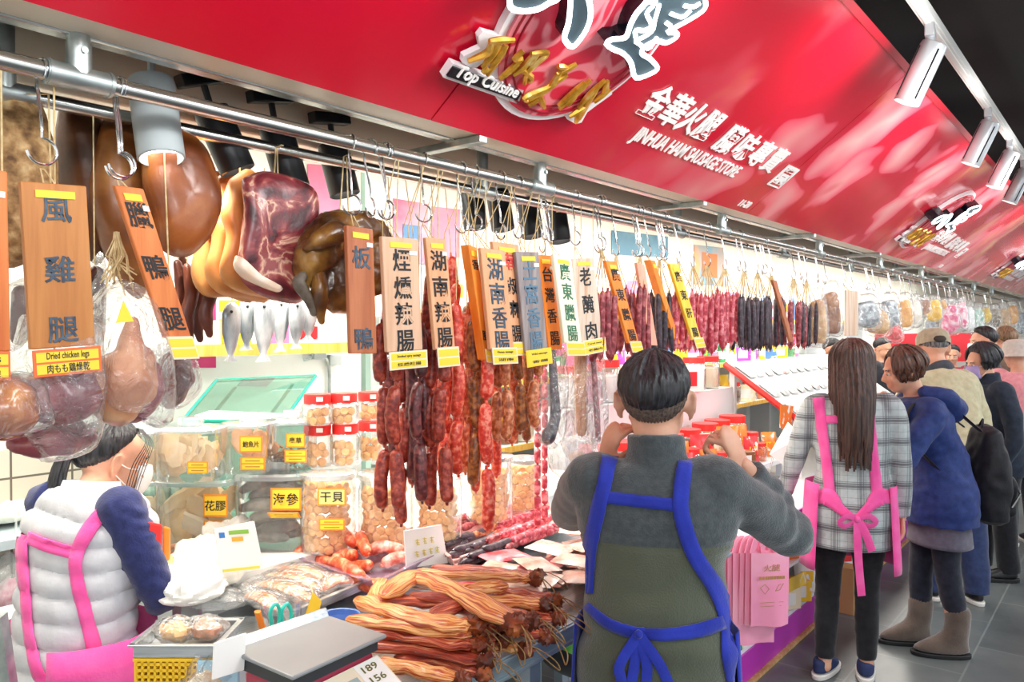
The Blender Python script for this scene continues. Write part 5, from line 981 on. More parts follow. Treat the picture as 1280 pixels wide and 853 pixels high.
MB().tube(catmull([dk(192, 462, 1.48), dk(188, 490, 1.48), dk(170, 512, 1.48), dk(145, 518, 1.48)], 5), lerpl([.016, .026, .026, .012], 16), 10, rnd=True).build('dark_meat', PLUM, t, world=True)
bag([(138, 352), (160, 352), (192, 380), (206, 440), (207, 530), (170, 522), (125, 510), (116, 440), (118, 380)], 1.465, .15, t, seed=3)
strands(t, dk(146, 290, 1.46), dk(148, 350, 1.46), 22, .004, .03)
tg = MB().prism([dk(154, 376, 1.385), dk(167, 402, 1.385), dk(145, 404, 1.385)], (0, -1, 0), .0015).build('yellow_tag', M['yellow'], t, world=True, smooth=False); hook(p.x, RA, 'wire S-hook carrying the bagged chicken leg', 'S-hooks of the bagged meat', 0, .95)
t, p = hung('bagged_meat', 'plum-coloured cured meat in a clear bag under the 風雞腿 board', 'bagged meat', 70, 395, 1.46)
g = MB(); g.ball(dk(78, 495, 1.46), (.072, .035, .055), 16); g.ball(dk(100, 480, 1.46), (.03, .03, .05), 12); g.ball(dk(60, 500, 1.46), (.035, .03, .03), 12); fuse(g, .006, 2, lambda q, n: .007 * noise.noise(q * 28)).build('meat', PLUM, t, world=True)
MB().tube([p, V((p.x, 1.46, ZR - .016))], .0018, 5).build('twine', M['twine'], t, world=True); bag([(25, 395), (115, 392), (125, 430), (122, 510), (108, 545), (60, 528), (25, 515), (20, 450)], 1.46, .13, t, seed=5)
t, p = hung('bagged_meat', 'plum cured meat in the lower clear bag above the ponytail woman', 'bagged meat', 70, 520, 1.50)
g = MB(); g.ball(dk(68, 550, 1.50), (.075, .035, .032), 16); g.ball(dk(95, 545, 1.5), (.03, .03, .03), 10); g.ball(dk(45, 552, 1.5), (.035, .025, .025), 10); fuse(g, .006, 2, lambda q, n: .007 * noise.noise(q * 28)).build('meat', PLUM, t, world=True)
MB().tube([p, V((p.x, 1.52, ZR - .02)), V((p.x, RB - .02, ZR))], .0018, 5).build('twine', M['twine'], t, world=True); bag([(30, 516), (115, 508), (117, 560), (60, 578), (45, 572), (20, 535)], 1.50, .11, t, seed=6)
t, p = hung('bagged_roast', 'glossy brown cured roast in a clear bag at the left edge', 'bagged meat', 5, 470, 1.44)
g = MB(); g.ball(dk(8, 507, 1.44), (.05, .045, .055), 16); g.ball(dk(22, 500, 1.44), (.03, .035, .04), 12); g.ball(dk(-8, 520, 1.44), (.04, .035, .03), 12); fuse(g, .006, 2, lambda q, n: .010 * noise.noise(q * 30)).build('meat', ROAST, t, world=True)
MB().tube([p, V((p.x, 1.44, ZR - .02))], .0018, 5).build('twine', M['twine'], t, world=True); bag([(-25, 462), (40, 466), (54, 500), (56, 532), (10, 545), (-35, 545)], 1.44, .13, t, seed=7)
t, p = hung('bagged_meat', 'almost black cured meat in a clear bag below the 臘鴨腿 board', 'bagged meat', 215, 440, 1.55)
g = MB(); g.ball(dk(218, 470, 1.55), (.04, .03, .06), 14); g.ball(dk(212, 498, 1.55), (.022, .02, .02), 10); fuse(g, .006, 2, lambda q, n: .01 * noise.noise(q * 30)).build('meat', DARKM, t, world=True); MB().tube([p, V((p.x, 1.58, ZR - .02)), V((p.x, RB - .014, ZR))], .0018, 5).build('twine', M['twine'], t, world=True); bag([(200, 430), (232, 440), (246, 480), (228, 506), (205, 510), (196, 470)], 1.55, .10, t, seed=8)
# the twine-tied bags at the left edge behind the boards
for i, (ol, y) in enumerate([([(10, 355), (30, 350), (34, 380), (30, 430), (5, 440), (0, 400)], 1.635), ([(118, 330), (126, 320), (128, 420), (116, 430), (108, 380)], 1.635)]):
    t, p = hung('bagged_meat', ['milky bag between the two leftmost boards', 'narrow milky bag right of the 風雞腿 board'][i], 'bagged meat', ol[0][0], ol[0][1], y); slab(ol, y, .06, 'milky_bag', M['filmw'], t, .5, i); MB().tube(catmull([dk(ol[2][0] - 8, ol[0][1] + 12, y), dk(ol[2][0] - 10, ol[3][1] - 8, y)], 4), .016, 10, rnd=True).build('meat', DARKM, t, world=True); MB().tube([p, V((p.x, p.y, ZR))], .0015, 5).build('twine', M['twine'], t, world=True)
# long bagged ham pieces below 老醃肉
for i, (pts, y, rad, m, ol, lb) in enumerate([([(690, 440), (692, 480), (694, 520), (685, 548)], 1.50, [.012, .015, .018, .024], SA['K'], [(678, 436), (704, 436), (706, 500), (700, 556), (676, 552), (680, 500)], 'long black sausage in a clear bag left of the bagged ham'),
      ([(726, 445), (726, 490), (727, 540)], 1.52, [.022, .02, .018], FATSKIN, [(703, 440), (742, 440), (748, 500), (744, 570), (720, 585), (700, 545), (698, 480)], 'long tan ham piece in a clear bag right of the black sausage'), ([(741, 445), (745, 500), (748, 550)], 1.49, [.010, .011, .010], SA['R'], [(734, 440), (750, 440), (757, 520), (755, 560), (738, 560), (735, 500)], 'slim wine-red sausage in a clear bag, nearest the man')]):
    t, p = hung('bagged_meat', lb, 'bagged meat', pts[0][0], pts[0][1], y, 'long bagged pieces beside the man'); c = catmull([dk(a, b, y) for a, b in pts], 6); MB().tube(c, lerpl(rad, len(c)), 12, rnd=True).build('meat', m, t, world=True); bag(ol, y, .05, t, seed=20 + i); MB().tube([p, V((p.x, p.y, ZR))], .0015, 5).build('twine', M['twine'], t, world=True)
t, p = hung('bagged_meat', 'round cut ham in the bottom of a milky bag just left of the man', 'bagged meat', 718, 560, 1.56); MB().ball(dk(722, 572, 1.56), (.035, .03, .025), 14, jit=.2).build('meat', FATSKIN, t, world=True); MB().tube([p, V((p.x, 1.56, ZR - .02)), V((p.x, RB, ZR - .016))], .0015, 5).build('twine', M['twine'], t, world=True); slab([(700, 545), (735, 548), (748, 580), (738, 600), (700, 598), (690, 570)], 1.56, .10, 'milky_bag', M['filmw'], t, .6, 30)
# ---------------------------------------------------------------- bagged goods farther along the rail
FG = {'silver': mat('silver_dried_fish', [(.35, '#6f7880'), (.6, '#b9c2c6'), (.8, '#e6eaea')], 30, .3, .3), 'tan': mat('tan_dried_squid', [(.35, '#b98a52'), (.6, '#dcb681'), (.8, '#f0dcb4')], 14, .5), 'gold': mat('golden_fish_maw', [(.35, '#d98f2c'), (.6, '#f0b85a'), (.8, '#f8d798')], 14, .4), 'yellow': mat('yellow_snack_pack', [(.4, '#e6b400'), (.6, '#ffd92e')], 20, .4), 'cream': mat('cream_pack', [(.4, '#efe6d2'), (.6, '#faf5ea')], 12, .5), 'pinkpack': mat('pink_printed_pack', [(.4, '#e8568a'), (.55, '#f7c9d6'), (.7, '#ffffff')], 20, .5), 'redpack': mat('red_pack', [(.4, '#d11f2c'), (.6, '#ee4a4a')], 16, .4), 'white': mat('white_pack', [(.4, '#e9ecee'), (.6, '#fbfcfc')], 14, .5), 'green': mat('green_white_pack', [(.4, '#8fc7b0'), (.6, '#f2f7f4')], 22, .5), 'brown': mat('brown_dried_goods', [(.35, '#7a4a26'), (.6, '#a9713f'), (.8, '#d6a877')], 16, .5), 'mixed': mat('mixed_dried_goods', [(.35, '#4a4038'), (.55, '#a08a6a'), (.75, '#ece0c4')], 40, .5)}
PK = [(1022, 360, 432, 14, 'tan', 'film', 'pale folded paper-like sheet of dried fish in a tall clear bag'), (1038, 352, 420, 16, 'brown', 'film', 'brown dried cuttlefish in a clear bag beside the beige board'), (1084, 368, 412, 18, 'silver', 'film', 'silver dried fish in a clear bag right of the beige board'), (1098, 380, 420, 17, 'tan', 'film', 'tan dried goods in a round bag below the silver fish'), (1112, 366, 412, 15, 'silver', 'film', 'second silver fish bag along the front rail'), (1118, 402, 428, 12, 'redpack', 'film', 'red pack below the second silver fish bag'), (1131, 366, 412, 12, 'gold', 'film', 'golden fish maw in a clear bag'), (1144, 368, 408, 10, 'cream', 'film', 'cream pack with a yellow base beside the fish maw'), (1154, 370, 396, 11, 'brown', 'film', 'brown striped dried squid pack on the front rail'), (1168, 368, 404, 11, 'yellow', 'film', 'bright yellow snack packs on the front rail'), (1163, 396, 418, 9, 'silver', 'film', 'silver pack hanging below the yellow snacks'), (1178, 372, 390, 7, 'gold', 'film', 'orange pack beside the yellow snacks'), (1188, 372, 418, 13, 'pinkpack', 'film', 'pink and white printed packs on the front rail'), (1202, 370, 412, 9, 'pinkpack', 'film', 'narrow pink pack beside the printed packs'), (1211, 376, 416, 9, 'white', 'film', 'white pack hanging after the pink packs'), (1222, 378, 420, 10, 'green', 'film', 'green and white pack farther along the rail'), (1232, 380, 406, 9, 'yellow', 'film', 'small yellow-topped packs farther along the rail'), (1243, 380, 412, 10, 'mixed', 'film', 'mixed dried goods bag farther along the rail'), (1254, 378, 420, 10, 'tan', 'film', 'tan bag near the end of the rail'), (1266, 376, 408, 9, 'gold', 'film', 'golden bag near the end of the rail'), (1276, 384, 420, 8, 'silver', 'film', 'last grey bag at the right edge'), (1236, 404, 424, 12, 'white', 'film', 'white tray pack hanging under the yellow-topped packs')]
for i, (px, pt, pb, hw, kd, bm_, lb) in enumerate(PK):
    y = 1.45 - .03 * (i % 2); t, p = hung('hanging_pack', lb, 'packed food', px, pt, y, 'packed dried goods on the front rail'); rr = random.Random(i); h = pb - pt
    ol = [(px - hw * .5, pt), (px + hw * .5, pt), (px + hw * .95, pt + h * .4), (px + hw, pb - 3), (px, pb + 2), (px - hw, pb - 3), (px - hw * .95, pt + h * .4)]
    ins = [(px - hw * .7, pt + h * .25), (px + hw * .4, pt + h * .2), (px + hw * .8, pt + h * .5), (px + hw * .75, pb - 6), (px, pb - 2), (px - hw * .8, pb - 6), (px - hw * .75, pt + h * .5)]
    s = .0045 * pxm(p) / 4 
    DD = (p - CAM).dot(Fw); slab(ins, y, .05, 'contents', FG[kd], t, .5, 40 + i, (.98, .2, 0), DD); slab(ol, y, .07, 'clear_bag', M['film'], t, .5, 60 + i, (.98, .2, 0), DD); MB().tube([p + V((0, 0, -.01)), V((p.x, y, ZR - .165))], .0016, 5).build('twine', M['twine'], t, world=True); hook(p.x, RA, 'wire S-hook carrying the ' + lb.split(' on the')[0], 'S-hooks of the packed goods', rr.uniform(-.4, .4))
# empty hooks
rr = random.Random(12)
for i in range(26): hook(2.2 + i * .31 + rr.uniform(-.08, .08), RB if i % 3 == 0 else RA, 'empty wire S-hook on the long rails', 'empty S-hooks along the rails', rr.uniform(-.6, .6))
# ---------------------------------------------------------------- spotlights behind the rails
darkhead = mat('black_lamp_head', '#1c1e22', rough=.4, metal=.2)
def counter_lamp(px, py, y, L_, r, body, label, tilt, roll=0):
    p = P(px, py + 42, Y=y); t = thing('counter_spotlight', label, 'lamp', (p.x, y, p.z + .12), (0, roll, 0), 'spotlights over the counter')
    MB().box((0, 0, .10), (.12, .035, .03)).build('driver_box', body, t, bevel=.003, smooth=False); MB().tube([(0, 0, .09), (0, 0, .03)], .008, 8).build('stem', body, t)
    R_ = Matrix.Translation((0, 0, .02)) @ Matrix.Rotation(tilt, 4, 'X'); MB().lathe([(r * .96, .01), (r, .0), (r, -L_), (r * .92, -L_ - .002), (r * .88, -L_ + .02)], 26, R_, caps=False).lathe([(r * .96, .01), (.001, .011)], 26, R_, caps=False).build('lamp_head', body, t); MB().lathe([(r * .88, -L_ + .022), (.001, -L_ + .024)], 20, R_, caps=False).build('lens', lampem, t)
def beam(px, py, y, e=14):
    p = P(px, py, Y=y); l = bpy.data.lights.new('counter_beam', 'SPOT'); l.energy = e; l.spot_size = 1.9; l.spot_blend = .8; l.color = (1, .93, .82); l.shadow_soft_size = .035
    o = bpy.data.objects.new('counter_beam', l); COL.objects.link(o); o.location = p; o.rotation_euler = (.25, 0, 0); o['kind'] = 'helper'
counter_lamp(190, 150, 1.60, .16, .046, mat('white_lamp_head', '#b9c2c4', rough=.35), 'white counter spotlight in front of the golden ham', -.25)
for px, py, y, L_, lb, ro in [(270, 175, 1.70, .14, 'black spotlight above the tan pork slabs', -.35), (347, 190, 1.70, .15, 'black spotlight above the marbled pork', -.2), (418, 208, 1.72, .13, 'black spotlight above the dried duck', -.15), (588, 248, 1.80, .13, 'black spotlight left of the cream board', 0), (622, 250, 1.80, .13, 'black spotlight behind the 湖南香腸 board', 0), (660, 262, 1.80, .12, 'black spotlight above the grey board', 0), (695, 268, 1.80, .12, 'black spotlight above the cream board', 0)]: counter_lamp(px, py, y, L_, .042, darkhead, lb, -.2, ro); beam(px, py + 55, y - .01)
# ================================================================ counters and what lies on them
STEEL2 = mat('brushed_counter_steel', [(.3, '#aeb4b6'), (.7, '#cfd4d5')], 4, .3, .8, stretch=(2, 40, 40)); ALU = mat('blue_grey_aluminium', '#9fb0bb', rough=.35, metal=.6)
ct = thing('display_counter', 'steel counter with aluminium front edge, piled with smoked pork', 'counter', (1.9, 1.55, 0))
MB().box((1.56, 1.375, .915), (2.37, .37, .03)).build('top', STEEL2, ct, world=True, smooth=False); MB().box((1.87, 1.77, .915), (1.75, .42, .03)).build('top', STEEL2, ct, world=True, smooth=False)
MB().box((1.56, 1.185, .905), (2.37, .02, .06)).box((1.56, 1.175, .925), (2.37, .012, .012)).box((1.56, 1.175, .885), (2.37, .012, .012)).build('front_edge', ALU, ct, world=True, smooth=False, bevel=.003)
for x in (.45, 1.60, 2.68):
    for y in (1.24, 1.9): 
        if x > 1 or y < 1.5: MB().box((x, y, .45), (.045, .045, .9)).box((x + .024, y - .024, .45), (.004, .004, .9)).build('leg', ALU, ct, world=True, smooth=False, bevel=.003)
MB().box((1.65, 1.55, .2), (2.1, .62, .02)).build('lower_shelf', STEEL2, ct, world=True, smooth=False)
rs = thing('rear_riser', 'pale raised bench carrying the clear boxes and the jars', 'bench', (2.4, 2.35, 0)); pale = mat('pale_bench', '#e3e6e2', rough=.5)
MB().box((2.13, 2.42, 1.005), (2.02, .85, .03)).build('top', pale, rs, world=True, smooth=False); MB().box((2.13, 2.02, .95), (2.02, .02, .08)).build('front_panel', pale, rs, world=True, smooth=False)
for x in (1.12, 3.05):
    for y in (2.1, 2.8): MB().box((x, y, .5), (.05, .05, .99)).build('leg', pale, rs, world=True, smooth=False)
TC = 0.931; TR_ = 1.021
OR2 = mat('orange_jar_label', '#ff9d2e', rough=.5); INKB = M['ink']
def base_rot(): return math.atan2(Rt.y, Rt.x)
BR = base_rot()
def face_label(parent, cx, z, w_, h, y, bg, text=None, size=.03, rim=True, wtxt=None, name='label', tilt=0):
    """card on the front (local -y) of a box or jar"""
    R_ = Matrix.Translation((cx, y, z)) @ Matrix.Rotation(tilt, 4, 'X'); lb = MB().box((0, -.001, 0), (w_, .002, h), R_).build(name, OR2 if rim else bg, parent, smooth=False)
    if rim:
        n = 2 if text is None else 1
        for i in range(n): MB().box((0, -.0026, (i - (n - 1) / 2) * h * .46), (w_ * .88, .001, h * (.84 if n == 1 else .36)), R_).build('yellow_field', bg, lb, smooth=False)
    if text: g = MB(); text_on(g, text, (0, -.0036, 0), (1, 0, 0), (0, 0, 1), size, wtxt, .0003, .012); xf(g, R_).build('lettering', INKB, lb, smooth=False)
    else:
        for i in (-1, 1): MB().box((0, -.0034, i * h * .23), (w_ * .6, .0008, h * .08), R_).build('printed_line', mat('faint_label_print', '#b9862a') if 'faint_label_print' not in bpy.data.materials else bpy.data.materials['faint_label_print'], lb, smooth=False)
    return lb
MAW = mat('cream_fish_maw', [(.3, '#e2b878'), (.5, '#f2d9a8'), (.75, '#fbf0d6')], 9, .45, bump=.3, bscale=25); SLUG = mat('grey_sea_cucumber', [(.3, '#4e4a45'), (.55, '#77726a'), (.75, '#a09a8e')], 22, .6, bump=.6, bscale=60); NUT = mat('tan_dried_scallop', [(.3, '#d99a52'), (.55, '#eab974'), (.8, '#f6d9a4')], 40, .6, bump=.25, bscale=90); SHRED = mat('brown_dried_shreds', [(.3, '#6d4a26'), (.6, '#a97c48')], 20, .7)
def chunk(parent, loc, r, m, seed, name='dried_piece', flat=(1, .35, 1)):
    MB().ball((0, 0, 0), (r * flat[0], r * flat[1], r * flat[2]), 12, jit=.5, seed=seed, fr=2).build(name, m, parent, loc=loc, rot=(random.uniform(-.5, .5), random.uniform(-1, 1), random.uniform(-.6, .6)))
def clear_box(px, pb, z, w_, d, h, label, yawd=0, lid=True):
    p = P(px, pb, Z=z); t = thing('clear_box', label, 'storage box', p, (0, 0, BR + yawd), 'clear boxes of dried seafood on the bench'); ex = 3.4
    xd, yd = V((1, 0, 0)), V((0, 1, 0)); g = MB(); n = 28; rings = [(0, .92), (.01, .95), (h * .9, 1), (h * .92, 1.0)]; vs = []
    for zz_, f in rings:
        for j in range(n): a = 2 * PI * j / n; ca, sa = math.cos(a), math.sin(a); vs.append(V((math.copysign(abs(ca) ** (2 / ex), ca) * w_ / 2 * f, d / 2 + math.copysign(abs(sa) ** (2 / ex), sa) * d / 2 * f, zz_)))
    fs = [(i * n + j, i * n + (j + 1) % n, (i + 1) * n + (j + 1) % n, (i + 1) * n + j) for i in range(3) for j in range(n)] + [tuple(range(n))[::-1]]
    g.add(vs, fs).build('body', M['clear'], t)
    if lid:
        g = MB(); loft(g, [(V((0, d / 2, h * .92)), w_ / 2 * 1.03, d / 2 * 1.03, xd, yd), (V((0, d / 2, h * .97)), w_ / 2 * 1.04, d / 2 * 1.04, xd, yd), (V((0, d / 2, h)), w_ / 2 * .98, d / 2 * .98, xd, yd)], 28, 3.4); l = g.build('lid', M['filmlid'], t)
        g = MB(); loft(g, [(V((0, d / 2, h)), w_ * .19, d * .17, xd, yd), (V((0, d / 2, h + .022)), w_ * .2, d * .18, xd, yd), (V((0, d / 2, h + .028)), w_ * .18, d * .16, xd, yd)], 24, 2.4); g.build('handle', M['filmlid'], l)
    return t
M['filmlid'] = mat_clear('milky_lid_plastic', haze=.32, hazecol='#e6f2f4', gloss=.35)
rr = random.Random(5)
def fill(t, n, w_, d, h, m, r, name, flat=(1, .35, 1)):
    for i in range(n): chunk(t, (rr.uniform(-w_ * .32, w_ * .32), rr.uniform(.06, d * .8), rr.uniform(r * .8, h * .75)), r * rr.uniform(.75, 1.2), m, i, name, flat)
YF = M['yellow']
b = clear_box(238, 692, TR_, .27, .2, .225, 'large clear box of cream fish maw labelled 花膠, below the small maw box'); fill(b, 12, .26, .2, .2, MAW, .06, 'fish_maw', (.6, .3, 1.2)); face_label(b, .08, .15, .075, .07, -.001, YF, '花膠', .034, wtxt=.066); face_label(b, .08, .085, .075, .035, -.001, YF)
b = clear_box(332, 692, TR_, .235, .2, .245, 'large clear box of grey sea cucumbers labelled 海參')
for i in range(16): MB().tube(catmull([(-.07, 0, 0), (-.02, .005, .012), (.03, 0, .008), (.07, 0, 0)], 4), lerpl([.014, .022, .022, .012], 13), 10, rnd=True).build('sea_cucumber', SLUG, b, loc=(rr.uniform(-.02, .02), .05 + .05 * (i % 3), .03 + .032 * (i // 2) * .78), rot=(rr.uniform(-.3, .3), rr.uniform(-.25, .25), rr.uniform(-.3, .3)))
face_label(b, .065, .17, .095, .07, -.001, YF, '海參', .04, wtxt=.08); face_label(b, .065, .125, .095, .035, -.02, YF, tilt=.9)
b = clear_box(158, 692, TR_, .19, .2, .225, 'clear box mostly hidden behind the woman in the white vest'); fill(b, 6, .18, .2, .2, MAW, .05, 'fish_maw', (.6, .3, 1.2))
ZU = TR_ + .252
b = clear_box(224, 604, ZU, .19, .17, .155, 'small clear box of crumpled cream maw pieces, second from the left on top'); fill(b, 10, .18, .17, .13, MAW, .045, 'fish_maw'); face_label(b, .055, .045, .06, .035, -.001, YF)
b = clear_box(300, 594, ZU, .155, .17, .155, 'small clear box of flat pale orange pieces on the top row'); fill(b, 5, .14, .17, .12, mat('pale_orange_dried_fish', [(.3, '#dd9a66'), (.7, '#f0c396')], 10, .5), .05, 'dried_piece', (.9, .3, 1)); face_label(b, .035, .095, .07, .05, -.001, YF, '鮑魚片', .02, wtxt=.05); face_label(b, .04, .035, .075, .04, -.001, YF)
b = clear_box(356, 588, ZU, .15, .17, .155, 'small clear box of brown shreds at the right of the top row')
for i in range(40): MB().tube([(-.02, 0, 0), (0, .003, .004), (.022, 0, 0)], .0035, 5).build('shred', SHRED, b, loc=(rr.uniform(-.06, .03), rr.uniform(.03, .13), rr.uniform(.01, .055)), rot=(0, rr.uniform(-.7, .7), rr.uniform(0, 6)))
face_label(b, .035, .095, .06, .045, -.001, YF, '蟲草', .02, wtxt=.04); face_label(b, .035, .045, .07, .04, -.001, YF)
b = clear_box(158, 606, ZU, .14, .17, .15, 'small clear box of cream maw at the left end of the top row'); fill(b, 6, .13, .17, .12, MAW, .04, 'fish_maw'); face_label(b, .02, .02, .09, .045, -.001, YF)
# jars of dried scallops
SC = None; NSC = 0
def scallop(loc, rot, label, group):
    global SC, NSC
    NSC += 1
    if SC is None:
        SC = MB().lathe([(.004, -.0095), (.0125, -.0085), (.0145, -.004), (.0148, .004), (.0128, .0085), (.004, .0095)], 12).build('dried_scallop', NUT, loc=loc, rot=rot); tag(SC, label, 'dried seafood', group); return
    o = SC.copy(); COL.objects.link(o); o.location = loc; o.rotation_euler = rot; o['label'] = label; o['group'] = group
def jar(px, pb, z, r, h, label, lid='red', stuff=True, lab=None, cont=.9):
    p = P(px, pb, Z=z); t = thing('scallop_jar', label, 'jar', p, (0, 0, BR), 'jars of dried scallops')
    hl = .028 if lid == 'red' else .014; hb = h - hl
    MB().lathe([(r * .9, 0), (r, .008), (r, hb * .82), (r * .93, hb * .93), (r * .80 if lid == 'red' else r * .97, hb)], 28, caps=False).lathe([(r * .9, .001), (.001, .0015)], 28, caps=False).build('body', M['clear'], t)
    if lid == 'red':
        g = MB().lathe([(r * .86, hb - .006), (r * .88, hb + hl - .005), (r * .84, hb + hl), (.001, hb + hl)], 28, caps=False); l = g.build('lid', M['redlid'], t); MB().box((r * .35, -r * .86, hb + hl * .5), (.02, .006, .014)).build('white_sticker', M['paper'], l, smooth=False)
    else: MB().lathe([(r * 1.02, hb - .004), (r * 1.03, hb + hl - .003), (r * .98, hb + hl), (.001, hb + hl)], 28, caps=False).build('lid', M['filmlid'], t)
    if lab: face_label(t, r * .35, hb * .78, r * 1.0, r * .6, -r * .99, mat('pale_yellow_label', '#f7e98a') if 'pale_yellow_label' not in bpy.data.materials else bpy.data.materials['pale_yellow_label'], lab, r * .4, wtxt=r * .8); face_label(t, r * .35, hb * .42, r * .9, r * .4, -r * 1.0, YF)
    if stuff:
        s = .0295; zc = .017; row = 0
        while zc < hb * cont - .01:
            k = max(3, int((r - .018) * 3.2 / s))
            for i in range(k):
                a = -PI / 2 + (i - (k - 1) / 2 + (row % 2) * .5 - .25) * (2.6 / k) + rr.uniform(-.06, .06); q = r - .019 - rr.uniform(0, .008); lp = V((q * math.cos(a), q * math.sin(a), zc + rr.uniform(-.004, .004)))
                wp = mw(t) @ lp; d = V((math.cos(a + BR), math.sin(a + BR), rr.uniform(-.5, .5))); e = d.to_track_quat('Z', 'Y').to_euler()
                scallop(wp, e, 'round tan dried scallop inside the ' + label, 'dried scallops in the ' + label)
            zc += s * .82; row += 1
    return t
jar(411, 686, TR_, .088, .25, 'big round jar of scallops labelled 干貝', 'clear', lab='干貝', cont=1.0); jar(482, 682, TR_, .088, .24, 'big round scallop jar beside the one labelled 干貝', 'clear', cont=.95)
zj = TR_ + .252
jar(397, 582, zj, .05, .135, 'lower red-lidded jar, left column'); jar(432, 580, zj, .05, .135, 'lower red-lidded jar, middle column'); jar(463, 574, zj - .012, .05, .135, 'lower red-lidded jar, right column behind the sausages')
z2 = zj + .137
jar(397, 531, z2, .05, .10, 'upper red-lidded jar, left column'); jar(430, 529, z2, .05, .10, 'upper red-lidded jar, middle column'); jar(463, 525, z2 - .012, .05, .10, 'upper red-lidded jar, right column behind the sausages')
jar(548, 672, TR_, .08, .22, 'big scallop jar mostly hidden behind the dark red sausages', 'clear', cont=.95); jar(612, 650, TR_, .085, .24, 'big scallop jar half hidden behind the hanging sausages', 'clear', cont=.95); jar(655, 636, TR_, .07, .20, 'scallop jar below the weathered grey board', 'clear', cont=.95)
# glass case with raised lid
gc = thing('glass_case', 'green-edged glass case with tilted lid behind the clear boxes', 'glass case', (1.5, 2.6, TR_))
A_, B_, C_, D_ = P(228, 527, Y=2.42), P(352, 530, Y=2.42), P(394, 471, Y=2.62), P(270, 477, Y=2.62)
n_ = (B_ - A_).cross(D_ - A_).normalized() * .008
MB().hexa([A_, B_, C_, D_, A_ + n_, B_ + n_, C_ + n_, D_ + n_]).build('lid_pane', M['glass'], gc, world=True, smooth=False)
for a, b2 in ((A_, B_), (B_, C_), (C_, D_), (D_, A_)): MB().tube([a + n_ / 2, b2 + n_ / 2], .0065, 6).build('lid_edge', M['glassedge'], gc, world=True)
for f in (.22, .8):
    a = A_ + (B_ - A_) * f; b2 = D_ + (C_ - D_) * f; MB().tube([a + (b2 - a) * .05 - n_ * 2, a + (b2 - a) * .9 - n_ * 2], .008, 6, flat=(.5, 1)).build('hinge_bar', M['steel'], gc, world=True)
x0, x1, zt = A_.x - .02, B_.x + .1, min(A_.z, B_.z) - .008
MB().box(((x0 + x1) / 2, 2.40, (TR_ + zt) / 2), (x1 - x0, .008, zt - TR_)).build('front_pane', M['glass'], gc, world=True, smooth=False); MB().box(((x0 + x1) / 2, 2.78, (TR_ + zt) / 2), (x1 - x0, .008, zt - TR_)).build('back_pane', M['glass'], gc, world=True, smooth=False)
MB().box(((x0 + x1) / 2, 2.59, zt), (x1 - x0, .39, .008)).build('top_pane', M['glass'], gc, world=True, smooth=False)
for x in (x0, x1): MB().box((x, 2.59, (TR_ + zt) / 2), (.008, .38, zt - TR_)).build('side_pane', M['glass'], gc, world=True, smooth=False)
# ---- smoked pork strips
BAC = mat('smoked_pork_belly', [(.30, '#7a2610'), (.43, '#bd4d20'), (.50, '#e0934e'), (.60, '#f3c583'), (.72, '#c95f2a')], 2.2, .38, bump=.35, bscale=10, stretch=(1.2, 22, 22), detail=6, dist=.5, coat=.25, coords='UV')
BAC2 = mat('red_smoked_pork', [(.32, '#5f1a10'), (.48, '#a23420'), (.60, '#cf6a44'), (.72, '#efbd92')], 2.6, .38, bump=.4, bscale=10, stretch=(1.2, 18, 18), detail=6, dist=.6, coat=.25, coords='UV'); ENDM = mat('dark_smoked_end', [(.3, '#43180c'), (.55, '#7a3417'), (.75, '#b2602e')], 16, .42, bump=.5, bscale=26)
def pork(pts, z, w_, th, label, m, endp=True, seed=0, twist=.3, loop=None):
    q = [P(x, y, Z=z[i] if isinstance(z, (list, tuple)) else z) for i, (x, y) in enumerate(pts)]; t = thing('smoked_pork_strip', label, 'smoked pork', sum(q, V((0, 0, 0))) / len(q), (0, 0, 0), 'heap of smoked pork strips on the counter')
    c = catmull(q, 7); n = len(c); g = MB(); g.tube(c, [w_ / 2 * (.9 + .22 * noise.noise(V((i * .31, seed, 0)))) * (.7 if i in (0, n - 1) else 1) for i in range(n)], 16, flat=[(th / w_ * (1 + .35 * noise.noise(V((i * .4, seed, 5)))), 1) for i in range(n)], up=(0, .15 * math.sin(seed), 1), rnd=True)
    g.v = [p + V((0, 0, 1)) * .006 * noise.noise(p * 24 + V((seed, 0, 0))) for p in g.v]
    o = g.build('meat', m, t, world=True); me = o.data; uv = me.uv_layers.new(name='UVMap'); N_ = 16
    for lp in me.loops: i = lp.vertex_index; uv.data[lp.index].uv = ((i // N_) / 14 + seed * .37, (i % N_) / N_ * .5 if (i % N_) <= 8 else (16 - i % N_) / N_ * .5)
    if endp:
        e = c[-1]; d = (c[-1] - c[-3]).normalized(); g = MB(); g.ball(e + d * .012, (w_ * .40, w_ * .36, th * .62), 20, jit=.6, seed=seed, fr=4); k_ = g.build('tied_end', ENDM, t, world=True, ang=1.4)
        g = MB(); s = 1 if seed % 2 else -1; g.tube(catmull([e + d * .01 + V((0, 0, th * .4)), e + d * .03 + V((.008 * s, -.012, .006)), e + d * .05 + V((.018 * s, -.03, -.016)), e + d * .045 + V((.03 * s, -.04, -.04)), e + d * .035 + V((.018 * s, -.03, -.022)), e + d * .01 + V((.012, -.01, th * .3))], 5), .0016, 5)
        g.build('twine_loop', mat('brown_twine', [(.3, '#6d4a28'), (.7, '#a98452')], 60, .8) if 'brown_twine' not in bpy.data.materials else bpy.data.materials['brown_twine'], t, world=True)
    return t
